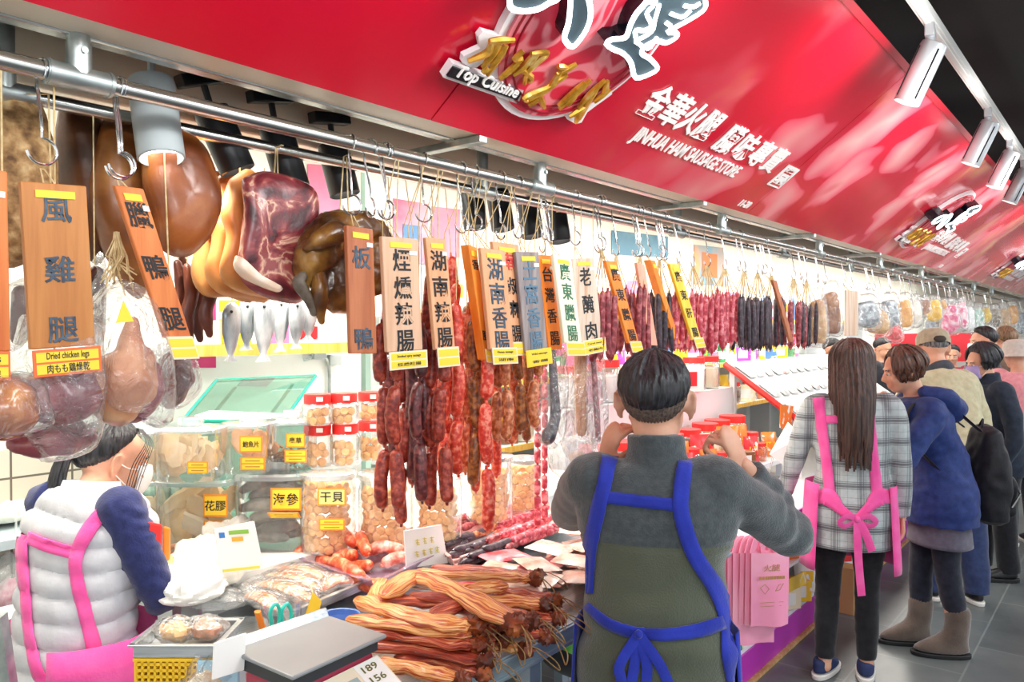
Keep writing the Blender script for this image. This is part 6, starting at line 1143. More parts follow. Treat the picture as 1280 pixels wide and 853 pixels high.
PS_ = [([(470, 832), (525, 838), (572, 852)], .975, .055, .035, 'orange block-like pork strip at the front bottom of the heap', BAC), ([(455, 806), (530, 812), (600, 826)], .985, .06, .03, 'dark red pork strip low at the front of the heap', BAC2), ([(420, 788), (490, 792), (560, 803), (592, 806)], 1.01, .06, .03, 'long red pork strip along the front of the heap beside the scale', BAC2),
     ([(452, 752), (500, 768), (560, 781), (588, 782)], 1.045, .07, .035, 'pale yellow striped pork strip curving across the front', BAC), ([(440, 775), (500, 782), (560, 790), (592, 790)], 1.03, .055, .03, 'pork strip directly under the pale striped one', BAC), ([(470, 752), (540, 752), (600, 765), (625, 775)], 1.05, .06, .03, 'pork strip behind the pale striped one', BAC2),
     ([(484, 742), (520, 722), (570, 740), (640, 778)], 1.075, .075, .035, 'big arched pork strip on top of the heap', BAC), ([(500, 728), (560, 735), (610, 757), (660, 775)], 1.055, .055, .03, 'pork strip just behind the big arched one', BAC2), ([(515, 718), (580, 720), (640, 722), (664, 724)], 1.04, .055, .03, 'straight pork strip at the back with a square end', BAC),
     ([(545, 712), (600, 714), (650, 720), (668, 720)], 1.02, .05, .03, 'hindmost reddish pork strip on the heap', BAC2), ([(560, 742), (600, 736), (628, 734)], 1.06, .05, .035, 'short yellow and orange pork piece on top at the back', BAC), ([(545, 765), (580, 752), (520, 745)], 1.06, .055, .03, 'short folded pork piece in the middle of the heap', BAC2),
     ([(590, 752), (640, 752), (676, 756)], 1.03, .055, .03, 'pork strip at the right of the heap', BAC), ([(610, 765), (660, 770), (692, 772)], 1.005, .055, .03, 'dark-ended pork strip at the far right of the heap', BAC2), ([(600, 782), (645, 788), (678, 795)], .985, .055, .03, 'pork strip lying on the counter edge at right', BAC2), ([(560, 812), (610, 806), (650, 812)], .98, .055, .03, 'pork strip lying on the counter edge in the middle', BAC),
     ([(530, 795), (580, 798), (622, 800)], 1.0, .05, .03, 'reddish pork strip between the front ones', BAC2), ([(620, 740), (660, 744), (690, 750)], 1.02, .05, .03, 'knotted pork strip behind the right ends', BAC2), ([(500, 822), (560, 828), (600, 842)], .965, .05, .028, 'lowest pork strip at the counter edge', BAC2), ([(475, 765), (470, 745), (480, 728)], 1.04, .05, .03, 'thin pork end standing at the left of the heap', BAC)]
for i, (pts, z, w_, th, lb, m_) in enumerate(PS_): pork(pts, z, w_, th, lb, m_, i not in (10, 11, 19), i)
# ---- trays and sausages lying
def tray(name, label, corners, z, h, m, cat='tray', th=.004, group=None):
    c = [P(x, y, Z=z) for x, y in corners]; ctr = sum(c, V((0, 0, 0))) / 4; t = thing(name, label, cat, ctr, (0, 0, 0), group); up = V((0, 0, h))
    MB().hexa(c + [p + V((0, 0, th)) for p in c]).build('base', m, t, world=True, smooth=False)
    g = MB()
    for i in range(4):
        a, b2 = c[i], c[(i + 1) % 4]; d = (b2 - a).normalized(); nn = V((d.y, -d.x, 0)); 
        if nn.dot(a - ctr) < 0: nn = -nn
        fl = nn * .015; g.hexa([a, b2, b2 + nn * th, a + nn * th, a + up + fl, b2 + up + fl, b2 + up + fl + nn * th, a + up + fl + nn * th]); g.hexa([a + up + fl, b2 + up + fl, b2 + up + fl + nn * .012, a + up + fl + nn * .012] + [q + V((0, 0, .004)) for q in (a + up + fl, b2 + up + fl, b2 + up + fl + nn * .012, a + up + fl + nn * .012)])
    g.build('rim', m, t, world=True, smooth=False); return t
M['purple'] = mat_clear('violet_clear_plastic', tint='#e6d6ea', haze=.35, hazecol='#cbb0c8', gloss=.3)
tray('sausage_tray', 'violet-tinted clear tray heaped with orange-red fresh sausages', [(372, 706), (470, 738), (545, 700), (440, 672)], .985, .03, M['purple'])
def lying(x, y, z, yaw, L_, r, kd, label, group, seed, tilt=0, bend_=.03, m=None):
    o = None; k2 = ('ly', kd, round(L_, 2), round(r, 4), round(bend_, 3), seed % 3)
    if k2 not in LINKS:
        LINKS[k2] = link_geo(L_, r, bend_, seed % 3).build('lying_sausage', m or SA[kd], loc=(0, 0, 0), rot=(0, PI / 2, 0)); o = LINKS[k2]; tag(o, label, 'sausage', group)
    else: o = LINKS[k2].copy(); COL.objects.link(o); o['label'] = label; o['group'] = group; o['category'] = 'sausage'
    o.rotation_euler = (0, PI / 2 + tilt, yaw); o.location = V((x, y, z)) + rotz(yaw) @ V((L_ / 2, 0, 0)); return o
FRS = saus('fresh_orange_red_sausage', '#c23a20', '#e2613a', '#f3a37e', 45)
FL = [('fat orange-red sausage at the left end of the violet tray', (371, 697), (402, 684), 0), ('orange-red sausage curling over the left rim of the violet tray', (388, 686), (412, 712), .012), ('long orange-red sausage along the front of the heap', (403, 704), (462, 727), .0), ('long orange-red sausage on top of the tray heap', (398, 685), (452, 712), .03),
      ('second long orange-red sausage on top of the tray heap', (410, 677), (452, 703), .04), ('hindmost long orange-red sausage of the heap', (420, 671), (450, 690), .02), ('orange-red sausage lying across the heap towards the camera', (446, 682), (464, 714), .035), ('low orange-red sausage at the front right of the tray', (440, 720), (476, 730), 0), ('paler sausage at the right of the tray', (462, 700), (502, 699), .02),
      ('pale red sausage behind the tray heap', (458, 686), (498, 684), .02), ('pale red sausage farther back beside the price card', (478, 690), (515, 684), .03), ('hindmost pale sausage in the violet tray', (470, 678), (506, 673), .01), ('pale sausage right of the one lying across', (480, 708), (520, 702), .0), ('orange sausage under the top pair', (418, 700), (462, 712), .012), ('pale red sausage at the far right end of the violet tray', (505, 695), (538, 690), .0)]
FRP = saus('pale_red_fresh_sausage', '#cf5a4a', '#e88a78', '#f8cdbf', 45)
for i, (lb, a, b2, dz) in enumerate(FL):
    A2, B2 = P(*a, Z=1.005), P(*b2, Z=1.005); d = B2 - A2; pl_ = 'pale' in lb
    lying((A2.x + B2.x) / 2, (A2.y + B2.y) / 2, 1.008 + dz, math.atan2(d.y, d.x), max(.11, min(.2, d.length)), .0185, 'freshpale' if pl_ else 'fresh', lb, 'fresh sausages in the violet tray', i, 0, .022 if i % 2 else -.02, FRP if pl_ else FRS)
tray('sausage_tray', 'long pink-rimmed tray of lying cured sausages behind the price card', [(548, 690), (570, 710), (722, 655), (690, 640)], .975, .035, mat('pink_steel_tray', '#e7b3ae', rough=.3, metal=.3))
a0 = P(530, 655, Z=.98); 
tb = tray('sausage_board', 'wide steel tray carrying rows of cured sausages below the hanging strings', [(505, 668), (590, 700), (712, 655), (640, 622)], .955, .02, STEEL2)
k = 0
for r_ in range(5):
    for i in range(14):
        u, v = (i + .5) / 14, (r_ + .5) / 5; px = (520 + (600 - 520) * v) + (640 - 520) * u * (1 - .05 * v); py = (664 + (698 - 664) * v) - (664 - 622) * u; p = P(px, py, Z=1.012)
        kd = 'R' if (r_ + i // 4) % 3 else 'G'; kd = 'K' if (r_ >= 2 and i < 5) else 'P' if i > 6 else kd
        nm = {'R': 'wine-red', 'G': 'orange-brown', 'K': 'dark, pepper-coated', 'P': 'pink-red'}[kd]; lying(p.x, p.y, 1.004 + .014 * (k % 2), .1 + rr.uniform(-.15, .15), .155, .0125, kd, nm + ' cured sausage lying in the rows of the wide steel tray', nm + ' sausages lying in the wide steel tray', k, rr.uniform(-.04, .04), .006); k += 1
# vacuum packs heaped right of the pork
PKM = mat('pale_bacon_pack', [(.32, '#e39a86'), (.5, '#f6d8c6'), (.66, '#fbeee4'), (.8, '#d9776a')], 13, .25, bump=.3, bscale=30, detail=5, coat=.4)
PKR = mat('red_printed_pack', [(.4, '#d3203a'), (.6, '#f1909a'), (.7, '#fbe6e2')], 14, .3, coat=.4); PG = None
def pillow(w_, l, h, seed):
    g = MB()
    def f(u, v, s): a = (u - .5) * 2; b = (v - .5) * 2; return V((a * w_ / 2, b * l / 2, s * h / 2 * (1 - abs(a) ** 3) * (1 - abs(b) ** 3) * (1 + .5 * noise.noise(V((a * 2 + seed, b * 2, s))))))
    g.grid(lambda u, v: f(u, v, 1), 10, 10); g.grid(lambda u, v: f(1 - u, v, -1), 10, 10); return g
PSRC = []
PP = []
for i in range(190):
    u, v = rr.random(), rr.random(); px = 590 + 60 * v + (150 + 20 * v) * u; py = 719 + 54 * v - 55 * u + rr.uniform(-4, 4)
    p = P(px, py, Z=.99); red = i % 9 == 4
    if p.y < 1.25 or p.x > 2.68: continue
    near = [zq for (xq, yq, zq) in PP if (xq - p.x) ** 2 + (yq - p.y) ** 2 < .118 ** 2]; zk = max(near) + .021 if near else .946
    if zk > 1.012: continue
    PP.append((p.x, p.y, zk))
    kk = 'red' if red else i % 3
    lb = 'red printed pack in the heap of vacuum packs' if red else 'pale vacuum pack of sliced bacon in the heap beside the man'; gr = 'red printed packs in the vacuum pack heap' if red else 'pale vacuum packs of bacon beside the man'
    src = next((o for q, o in PSRC if q == kk), None)
    if src is None: o = pillow(.10, .15, .022, i).build('vacuum_pack', PKR if red else PKM); PSRC.append((kk, o))
    else: o = src.copy(); COL.objects.link(o)
    tag(o, lb, 'packed meat', gr); o.location = (p.x, p.y, zk); o.rotation_euler = (rr.uniform(-.08, .08), rr.uniform(-.08, .08), rr.uniform(0, 3))
# price card
def card(label, quad, y, m, name='price_card', thick=.003, cat='price card'):
    q = [P(a, b, Y=y[i] if isinstance(y, (list, tuple)) else y) for i, (a, b) in enumerate(quad)]; n_ = (q[1] - q[0]).cross(q[3] - q[0]).normalized() * thick; n_ = -n_ if n_.dot(CAM - q[0]) > 0 else n_; t = thing(name, label, cat, sum(q, V((0, 0, 0))) / 4); MB().hexa(q + [p + n_ for p in q]).build('card', m, t, world=True, smooth=False); return t, q
t, q = card('white price card with faint pale yellow marks standing behind the pork heap', [(508, 711), (560, 704), (552, 656), (505, 664)], 1.70, M['paper']); ex_ = (q[1] - q[0]).normalized(); ey_ = (q[3] - q[0]).normalized(); g = MB()
for i, (u, v) in enumerate([(.28, .68), (.45, .70), (.62, .71), (.25, .36), (.42, .38), (.58, .40), (.74, .42)]):
    c_ = q[0] + (q[1] - q[0]) * u + (q[3] - q[0]) * v + V((-.001, -.004, 0))
    for dx_, dz_, w_, h_ in ((0, .006, .016, .003), (0, -.002, .013, .003), (-.001, 0, .003, .020), (.004, -.008, .009, .003)): g.hexa([c_ + ex_ * (dx_ + a * w_ / 2) + ey_ * (dz_ + b * h_ / 2) + V((0, o_, 0)) for o_ in (0, -.001) for a, b in ((-1, -1), (1, -1), (1, 1), (-1, 1))])
g.build('faint_brush_marks', mat('pale_yellow_print', '#e9dc7c', rough=.6), t, world=True, smooth=False)
MB().box(q[0] + (q[1] - q[0]) * .5 + V((0, .012, .0)), (.05, .02, .03)).build('clip_base', M['clear'], t, world=True, smooth=False)
# ---- left part of the counter
SHEET = mat('milky_bag_sheet', [(.3, '#eceada'), (.6, '#faf8ee')], 9, .35, bump=.5, bscale=14, sub=0, coat=.2); YB = mat('pale_yellow_bag', [(.4, '#f3e77a'), (.6, '#faf3b6')], 10, .35, bump=.4, bscale=14)
def crumple(name, label, px, py, z, r, m, cat, seed, group=None, yaw=0):
    p = P(px, py, Z=z); t = thing(name, label, cat, (p.x, p.y, p.z), (0, 0, yaw), group); g = MB().ball((0, 0, r[2] * .9), r, 56, jit=.0)
    g.v = [q + V(q).normalized() * (.03 * noise.noise(q * 13 + V((seed, 0, 0))) + .030 * abs(noise.noise(q * 24 + V((0, seed, 0)))) - .016 * abs(noise.noise(q * 55 + V((0, seed, 3))))) * min(1, max(.0, q.z / r[2] + .3)) for q in g.v]; g.build('bag', m, t); return t
crumple('plastic_bag_pile', 'crumpled pile of clear white plastic bags left of the sheet with coloured corner', 262, 728, 1.0, (.10, .13, .06), SHEET, 'bag', 1); crumple('plastic_bag_pile', 'white bag pile with a pale yellow tip beside the vest sleeve', 232, 752, 1.0, (.09, .10, .045), M['paper'], 'bag', 2); crumple('plastic_bag', 'pale yellow plastic bag lying beside the navy sleeve', 212, 728, 1.02, (.05, .04, .03), YB, 'bag', 3)
crumple('plastic_bag', 'thin clear plastic sheet lying in front of the bag pile', 300, 752, .97, (.13, .07, .022), M['filmw'], 'bag', 4)
crumple('cardboard_sheet', 'grey-white paper sheet leaning behind the bag pile', 285, 700, 1.0, (.10, .02, .07), SHEET, 'paper', 5)
t, q = card('white leaflet with a green and blue corner standing before the sea cucumber box', [(276, 718), (330, 712), (318, 652), (268, 662)], 1.86, M['paper'], 'leaflet', .003, 'leaflet')
for (u0, u1, v0, v1, c) in ((.08, .2, .80, .92, '#3f7fc4'), (.3, .75, .86, .95, '#8fc24a'), (.05, .9, .04, .10, '#e7e05a'), (.35, .6, .7, .8, '#f0b43c')):
    pt = lambda u, v: q[0] + (q[1] - q[0]) * u + (q[3] - q[0]) * v + V((0, -.001, 0)); MB().hexa([pt(u0, v0), pt(u1, v0), pt(u1, v1), pt(u0, v1)] + [pt(a, b) + V((0, -.001, 0)) for a, b in ((u0, v0), (u1, v0), (u1, v1), (u0, v1))]).build('printed_patch', mat('leaflet_' + c[1:], c, rough=.6), t, world=True, smooth=False)
t = thing('folded_bag', 'bright red folded bag standing behind the navy sleeve', 'bag', P(193, 700, Y=1.95)); MB().hexa([P(x, y, Y=1.95) for x, y in ((183, 712), (203, 704), (203, 656), (183, 652))] + [P(x, y, Y=1.99) for x, y in ((183, 712), (203, 704), (203, 656), (183, 652))]).build('bag', M['redlid'], t, world=True, smooth=False, bevel=.006); 
t = thing('folded_bag', 'narrow orange bag beside the bright red one', 'bag', P(208, 700, Y=1.97)); MB().hexa([P(x, y, Y=1.97) for x, y in ((204, 704), (213, 700), (213, 660), (204, 658))] + [P(x, y, Y=2.0) for x, y in ((204, 704), (213, 700), (213, 660), (204, 658))]).build('bag', M['ora'] if 'ora' in M else M.setdefault('ora', mat('orange_plastic', '#f7892a', rough=.4)), t, world=True, smooth=False, bevel=.005)
tray('steel_tray', 'steel tray of bagged orange pork strips in front of the sea cucumber box', [(300, 742), (360, 778), (452, 738), (400, 706)], .965, .03, STEEL2)
OP = mat('orange_pork_in_bag', [(.35, '#d2613c'), (.5, '#ee9a6a'), (.66, '#fbd6b4')], 3, .25, bump=.25, bscale=12, stretch=(3, 20, 20), coat=.6)
for i, (a, b2, lb) in enumerate([((312, 745), (345, 760), 'front bagged orange pork strip on the steel tray'), ((325, 730), (385, 748), 'second bagged orange pork strip on the steel tray'), ((338, 720), (395, 735), 'third bagged orange pork strip on the steel tray'), ((350, 712), (405, 724), 'hindmost bagged orange pork strip on the steel tray'), ((405, 735), (432, 728), 'small bagged piece at the right of the steel tray')]):
    A2, B2 = P(*a, Z=1.0), P(*b2, Z=1.0); t = thing('bagged_pork', lb, 'packed meat', (A2 + B2) / 2, (0, 0, 0), 'bagged pork on the steel tray'); c = catmull([A2, (A2 + B2) / 2 + V((0, 0, .012)), B2], 6); MB().tube(c, lerpl([.014, .02, .02, .012], len(c)), 12, flat=(.6, 1.2), up=(0, 0, 1), rnd=True).build('meat', OP, t, world=True); MB().tube(c, lerpl([.03, .034, .034, .03], len(c)), 12, flat=(.6, 1.3), up=(0, 0, 1), rnd=True).build('clear_bag', M['film'], t, world=True)
t = thing('yellow_tag', 'diamond-shaped yellow tag hanging in front of the steel tray', 'tag', P(392, 762, Y=1.5)); qd = [(381, 770), (391, 740), (402, 752), (396, 777)]; MB().hexa([P(x, y, Y=1.50) for x, y in qd] + [P(x, y, Y=1.503) for x, y in qd]).build('card', M['yellow'], t, world=True, smooth=False); MB().tube([P(391, 742, Y=1.501), P(388, 730, Y=1.56)], .0012, 5).build('string', M['twine'], t, world=True)
cup = thing('tool_holder', 'clear holder with orange and turquoise handles beside the scale', 'holder', P(350, 800, Z=TC)); p = P(352, 800, Z=TC); MB().lathe([(.045, 0), (.05, .10)], 20, Matrix.Translation(p), caps=False).build('cup', M['clear'], cup, world=True)
sc = thing('scissors', 'turquoise-handled scissors standing in the clear holder', 'scissors', P(352, 790, Y=1.52)); tq = mat('turquoise_plastic', '#35d0bb', rough=.35)
for s, xx in ((0, 344), (1, 358)):
    h0 = P(xx, 795, Y=1.52); a1, a2 = P(xx - 6, 768, Y=1.52), P(xx + 6, 768, Y=1.52); tp = P(xx, 757, Y=1.52); MB().tube(catmull([h0 + V((-.004, 0, 0)), a1, tp + V((-.005, 0, 0)), tp + V((.005, 0, 0)), a2, h0 + V((.004, 0, 0))], 5), .0045, 8).build('handle', tq, sc, world=True); MB().tube([h0, h0 - V((0, 0, .07))], .006, 6, flat=(.2, 1)).build('blade', M['steel'], sc, world=True)
tg = thing('tongs', 'orange wooden-handled tool leaning beside the scissors', 'tool', P(330, 790, Y=1.52)); MB().tube([P(322, 765, Y=1.5), P(332, 800, Y=1.5)], .010, 10, flat=(.6, 1)).build('handle', M['ora'], tg, world=True); MB().tube([P(332, 800, Y=1.5), P(334, 808, Y=1.5)], .005, 8).build('shaft', M['steel'], tg, world=True)
p = P(426, 778, Z=.96); t = thing('plastic_basket', 'small blue plastic tub with white lettering behind the pork heap', 'tub', (p.x, p.y, TC), (0, 0, BR)); MB().lathe([(.030, 0), (.036, .05), (.039, .052), (.036, .045), (.028, .004), (.001, .004)], 24, caps=False, sx=1.3).build('tub', mat('blue_plastic', '#5b7fc0', rough=.4), t)
for k in (-1, 0, 1): MB().box((k * .014, -.0345 + .002 * abs(k), .03), (.010, .002, .012)).build('white_mark', M['white'], t, smooth=False)
# digital scale
sp = P(385, 815, Z=1.05); sc = thing('digital_scale', 'digital scale with flat steel plate and red body at the front', 'scale', (sp.x, sp.y, TC), (0, 0, BR + .28))
Q = [P(x, y, Z=1.075) for x, y in ((287, 818), (366, 852), (484, 798), (412, 774))]
n_ = V((0, 0, .008)); MB().hexa(Q + [p + n_ for p in Q]).build('plate', mat('matte_steel_plate', [(.3, '#93979a'), (.7, '#a6aaab')], 3, .42, .5), sc, world=True, smooth=False, bevel=.003)
bk_ = [Q[0], Q[3]]; u3 = V((0, .012, .022)); MB().hexa([Q[0], Q[3], Q[3] + V((0, .004, 0)), Q[0] + V((0, .004, 0)), Q[0] + u3, Q[3] + u3, Q[3] + u3 + V((0, .004, 0)), Q[0] + u3 + V((0, .004, 0))]).build('back_lip', STEEL2, sc, world=True, smooth=False)
Q2 = [P(x, y, Z=1.07) for x, y in ((300, 823), (366, 850), (472, 800), (410, 778))]; dk_ = V((0, 0, -.022)); MB().hexa([p + dk_ for p in Q2] + Q2).build('plate_support', M['darkgrey'], sc, world=True, smooth=False)
mag = mat('crimson_plastic', '#a3163f', rough=.3); c0 = sum(Q2, V((0, 0, 0))) / 4; Q3 = [c0 + (p - c0) * .95 for p in Q2]; MB().hexa([V((p.x, p.y, TC + .012)) for p in Q3] + [V((p.x, p.y, 1.047)) for p in Q3]).build('body', mag, sc, world=True, smooth=False, bevel=.01)
for p in Q3: MB().tube([V((p.x, p.y, TC)), V((p.x, p.y, TC + .014))], .012, 10).build('foot', M['black'], sc, world=True)
e1 = (Q2[2] - Q2[1]); e1n = V((e1.x, e1.y, 0)).normalized(); on = V((e1n.y, -e1n.x, 0)); 
if on.dot(Q2[1] - c0) < 0: on = -on
pa, pb = Q2[1] + V((0, 0, -.03)), Q2[2] + V((0, 0, -.03)); fa, fb = pa + on * .085 + V((0, 0, -.05)), pb + on * .085 + V((0, 0, -.05)); 
MB().hexa([V((fa.x, fa.y, TC + .01)), V((fb.x, fb.y, TC + .01)), V((pb.x, pb.y, TC + .01)), V((pa.x, pa.y, TC + .01)), fa, fb, pb, pa]).build('console', mag, sc, world=True, smooth=False, bevel=.004)
up_ = (pa - fa).normalized(); nz_ = e1n.cross(up_).normalized(); 
def cons(u, v, o=0): return fa + (fb - fa) * u + (pa - fa) * v + nz_ * o
def cpanel(u0, u1, v0, v1, o, m, nm, par): return MB().hexa([cons(u0, v0, o), cons(u1, v0, o), cons(u1, v1, o), cons(u0, v1, o)] + [cons(a, b, o + .0012) for a, b in ((u0, v0), (u1, v0), (u1, v1), (u0, v1))]).build(nm, m, par, world=True, smooth=False)
fp = cpanel(.02, .98, .05, .97, .001, mat('cream_scale_panel', '#efe3c8', rough=.5), 'front_panel', sc)
for u in (.08, .36): 
    s_ = cpanel(u, u + .26, .25, .72, .0025, mat('lcd_grey_green', '#9fb9b4', rough=.2) if 'lcd_grey_green' not in bpy.data.materials else bpy.data.materials['lcd_grey_green'], 'lcd_screen', fp)
cpanel(.66, .96, .1, .95, .0025, M['paper'], 'price_list', fp)
g = MB()
for i, s in enumerate(('189', '156', '2')): text_on(g, s, cons(.80, .78 - .28 * i, .0045), e1n, up_, .022, .04 if i < 2 else .012, .0003, .01)
g.build('printed_prices', mat('dark_olive_print', '#6d6a2c', rough=.6), fp, world=True, smooth=False)
g = MB(); text_on(g, '21', cons(.5, .48, .0045), e1n, up_, .022, .03, .0003, .0); g.build('lcd_digits', M['ink'], fp, world=True, smooth=False)
# metal tray with bagged food on a yellow basket
YBK = mat('yellow_plastic_basket', '#f0c11e', rough=.45); p = P(236, 812, Z=1.02)
bk = thing('plastic_basket', 'yellow perforated plastic basket under the small steel tray', 'basket', (p.x - .005, p.y, TC), (0, 0, BR)); g = MB()
for s in (-1, 1):
    for r_ in range(7):
        g.box((0, s * .065, .008 + r_ * .013), (.16, .004, .006)); g.box((s * .08, 0, .008 + r_ * .013), (.004, .13, .006))
    for i in range(13): g.box((-.078 + i * .013, s * .065, .047), (.005, .004, .094))
    for i in range(11): g.box((s * .08, -.065 + i * .013, .047), (.004, .005, .094))
g.box((0, 0, .003), (.16, .13, .005)).box((0, .065, .096), (.168, .008, .006)).box((0, -.065, .096), (.168, .008, .006)).box((.08, 0, .096), (.008, .13, .006)).box((-.08, 0, .096), (.008, .13, .006)); g.build('basket', YBK, bk, smooth=False)
tr2 = thing('steel_tray', 'small steel tray with bagged food on the yellow basket', 'tray', (p.x, p.y, TC + .1), (0, 0, BR)); MB().box((0, 0, .002), (.165, .135, .004)).build('base', STEEL2, tr2, smooth=False); g = MB()
for s in (-1, 1): g.box((0, s * .069, .014), (.175, .004, .028)).box((s * .085, 0, .014), (.004, .14, .028)).box((0, s * .074, .028), (.19, .012, .003)).box((s * .09, 0, .028), (.012, .15, .003))
g.build('rim', STEEL2, tr2, smooth=False, bevel=.001)
for i, (dx, dy, m_, lb) in enumerate([(-.03, 0, NUT, 'bagged golden food in the small steel tray'), (.035, .01, LEG, 'bagged pinkish food at the right of the small steel tray')]):
    q0 = mw(tr2) @ V((dx, dy, .03)); t = thing('food_bag', lb, 'packed food', q0); MB().ball((0, 0, 0), (.028, .04, .018), 14, jit=.4, seed=i).build('food', m_, t); MB().ball((0, 0, .002), (.042, .055, .024), 16, jit=.35, seed=i + 5).build('clear_bag', M['film'], t)
p = P(240, 845, Z=.98); t = thing('food_bag', 'clear bag of pale dried shreds in front of the yellow basket', 'packed food', (p.x + .02, p.y - .05, TC)); MB().ball((0, 0, .045), (.05, .04, .045), 18, jit=.4, seed=3).build('dried_food', mat('pale_dried_shreds', [(.3, '#c59b6d'), (.6, '#efe0c4')], 60, .6, bump=.6, bscale=60), t); MB().ball((0, 0, .05), (.062, .05, .055), 22, jit=.4, seed=3).build('clear_bag', M['film'], t)
lb_ = mat('light_blue_plastic', '#a9d6ea', rough=.4); p = P(283, 850, Z=.97); t = thing('plastic_bin', 'light blue plastic bin between the yellow basket and the scale', 'bin', (p.x, p.y, TC), (0, 0, BR)); g = MB(); n = 4
for s in (-1, 1): g.box((0, s * .045, .05), (.085, .004, .10)).box((s * .042, 0, .05), (.004, .09, .10))
g.box((0, 0, .003), (.085, .09, .005)); g.build('bin', lb_, t, smooth=False, bevel=.002)
t, q = card('white card standing in the light blue bin', [(266, 850), (305, 838), (308, 792), (268, 805)], 1.36, M['paper'], 'paper_card', .004, 'card')
p = P(305, 792, Z=1.0); t = thing('clear_container', 'shallow clear container behind the scale', 'container', (p.x, p.y + .03, TC), (0, 0, BR)); MB().lathe([(.05, .0), (.065, .075), (.067, .078)], 24, caps=False, sx=1.25).lathe([(.05, .001), (.001, .001)], 24, caps=False, sx=1.25).build('tub', M['clear'], t)
# far left corner: shelf, bags, post
t = thing('wall_shelf', 'pale shelf on the tiled wall at the far left', 'shelf', P(15, 668, Y=2.95)); p = P(12, 668, Y=2.95); MB().box((p.x - .15, 2.93, p.z), (.62, .26, .03)).build('board', mat('pale_blue_grey_shelf', '#b8c6cc', rough=.5), t, world=True, smooth=False); MB().box((p.x - .1, 3.0, p.z - .06), (.02, .14, .1)).build('bracket', M['galv'], t, world=True, smooth=False)
crumple('plastic_bag', 'white bag lying on the shelf at the far left', 8, 652, p.z + .03, (.12, .08, .035), SHEET, 'bag', 7)
pz = P(20, 740, Y=2.85); t = thing('plastic_bag', 'pinkish clear bag hanging under the far left shelf', 'bag', pz); MB().ball((0, 0, 0), (.10, .06, .13), 22, jit=.25, seed=2).build('bag', M['filmw'], t); MB().ball((0, 0, -.02), (.06, .04, .07), 14, jit=.3, seed=4).build('contents', mat('pink_bag_contents', [(.4, '#e58aa4'), (.6, '#f7dde2')], 20, .5), t); MB().tube([(0, 0, .11), (.02, .05, .26)], .004, 6).build('handle', M['filmw'], t)
MB()
t = thing('metal_post', 'slanted grey metal post at the bottom left corner', 'post', P(8, 850, Y=2.0)); MB().tube([P(-4, 770, Y=2.0), P(12, 880, Y=2.0), V((P(12, 880, Y=2.0).x + .1, 2.0, 0))], .022, 4).build('post', M['galv'], t, world=True, smooth=False)
p = P(30, 815, Y=2.55); t = thing('white_box', 'white box with grey base left of the pink apron', 'box', (p.x, 2.55, 0)); MB().box((0, 0, p.z / 2 + .06), (.2, .2, p.z + .12)).build('body', M['white'], t, bevel=.01, smooth=False); MB().box((0, 0, p.z - .02), (.204, .204, .05)).build('grey_band', M['galv'], t, smooth=False)
# small bag under the counter
t = thing('hanging_bag', 'bright green leaflet bag hanging below the counter edge beside the man', 'bag', P(712, 790, Y=1.3)); qd = [(702, 812), (722, 822), (724, 792), (703, 800)]; MB().hexa([P(x, y, Y=1.28) for x, y in qd] + [P(x, y, Y=1.30) for x, y in qd]).build('pack', mat('bright_green_pack', [(.4, '#5ecb2f'), (.6, '#8be05a')], 14, .4), t, world=True, smooth=False)
t = thing('black_bag', 'black bag hanging under the counter edge beside the man', 'bag', P(695, 810, Y=1.4)); slab([(680, 800), (700, 800), (722, 830), (716, 848), (695, 835)], 1.4, .12, 'bag', M['darkgrey'], t, .5, 77)
# ================================================================ cabinet along the aisle, rear shelves, posters
PURP = mat('purple_laminate', '#bd32b3', rough=.35); CABW = mat('white_cabinet_frame', '#e9edf0', rough=.35)
cb_ = thing('display_cabinet', 'long white display cabinet with purple base and open shelves', 'cabinet', (6.2, 1.8, 0)); X0, X1 = 3.22, 8.2; L_ = X1 - X0; XC = (X0 + X1) / 2
MB().box((XC, 1.90, .09), (L_, .88, .14)).build('base', PURP, cb_, world=True, smooth=False); MB().box((XC, 1.47, .008), (L_, .06, .016)).build('kick_strip', wood('wood_strip', '#b98d58', '#cfa46c', '#e0bd8c'), cb_, world=True, smooth=False)
MB().box((XC, 1.90, .70), (L_, .88, .03)).build('top', CABW, cb_, world=True, smooth=False); MB().box((XC, 1.455, .70), (L_, .012, .05)).build('purple_edge', PURP, cb_, world=True, smooth=False)
MB().box((XC, 1.90, .17), (L_, .86, .02)).build('shelf', CABW, cb_, world=True, smooth=False); MB().box((XC, 1.90, .43), (L_, .86, .018)).build('shelf', CABW, cb_, world=True, smooth=False); MB().box((XC, 2.30, .43), (L_, .02, .54)).build('back', CABW, cb_, world=True, smooth=False)
for i in range(8): MB().box((X0 + .02 + i * (L_ - .04) / 7, 1.89, .43), (.035, .84, .54)).build('upright', CABW, cb_, world=True, smooth=False)
PCOL = [('red', '#d9262e'), ('yellow', '#ffcf2a'), ('white', '#f3f4f2'), ('orange', '#f57f22'), ('pink', '#ee7fb0'), ('green', '#3da35a'), ('blue', '#5b8fd0'), ('brown', '#8a5630'), ('purple', '#b04fc0'), ('cream', '#f4e6c8')]
PCM = {n: mat(n + '_pack_print', [(.38, c), (.60, c), (.66, '#fbf6ea')], 16, .35, coat=.2) for n, c in PCOL}
PSH = {}
ORDN = ['first', 'second', 'third', 'fourth', 'fifth', 'sixth', 'seventh', 'eighth', 'ninth', 'tenth', 'eleventh', 'twelfth', '13th', '14th', '15th', '16th', '17th', '18th', '19th', '20th', '21st', '22nd', '23rd', '24th', '25th', '26th', '27th', '28th', '29th', '30th']
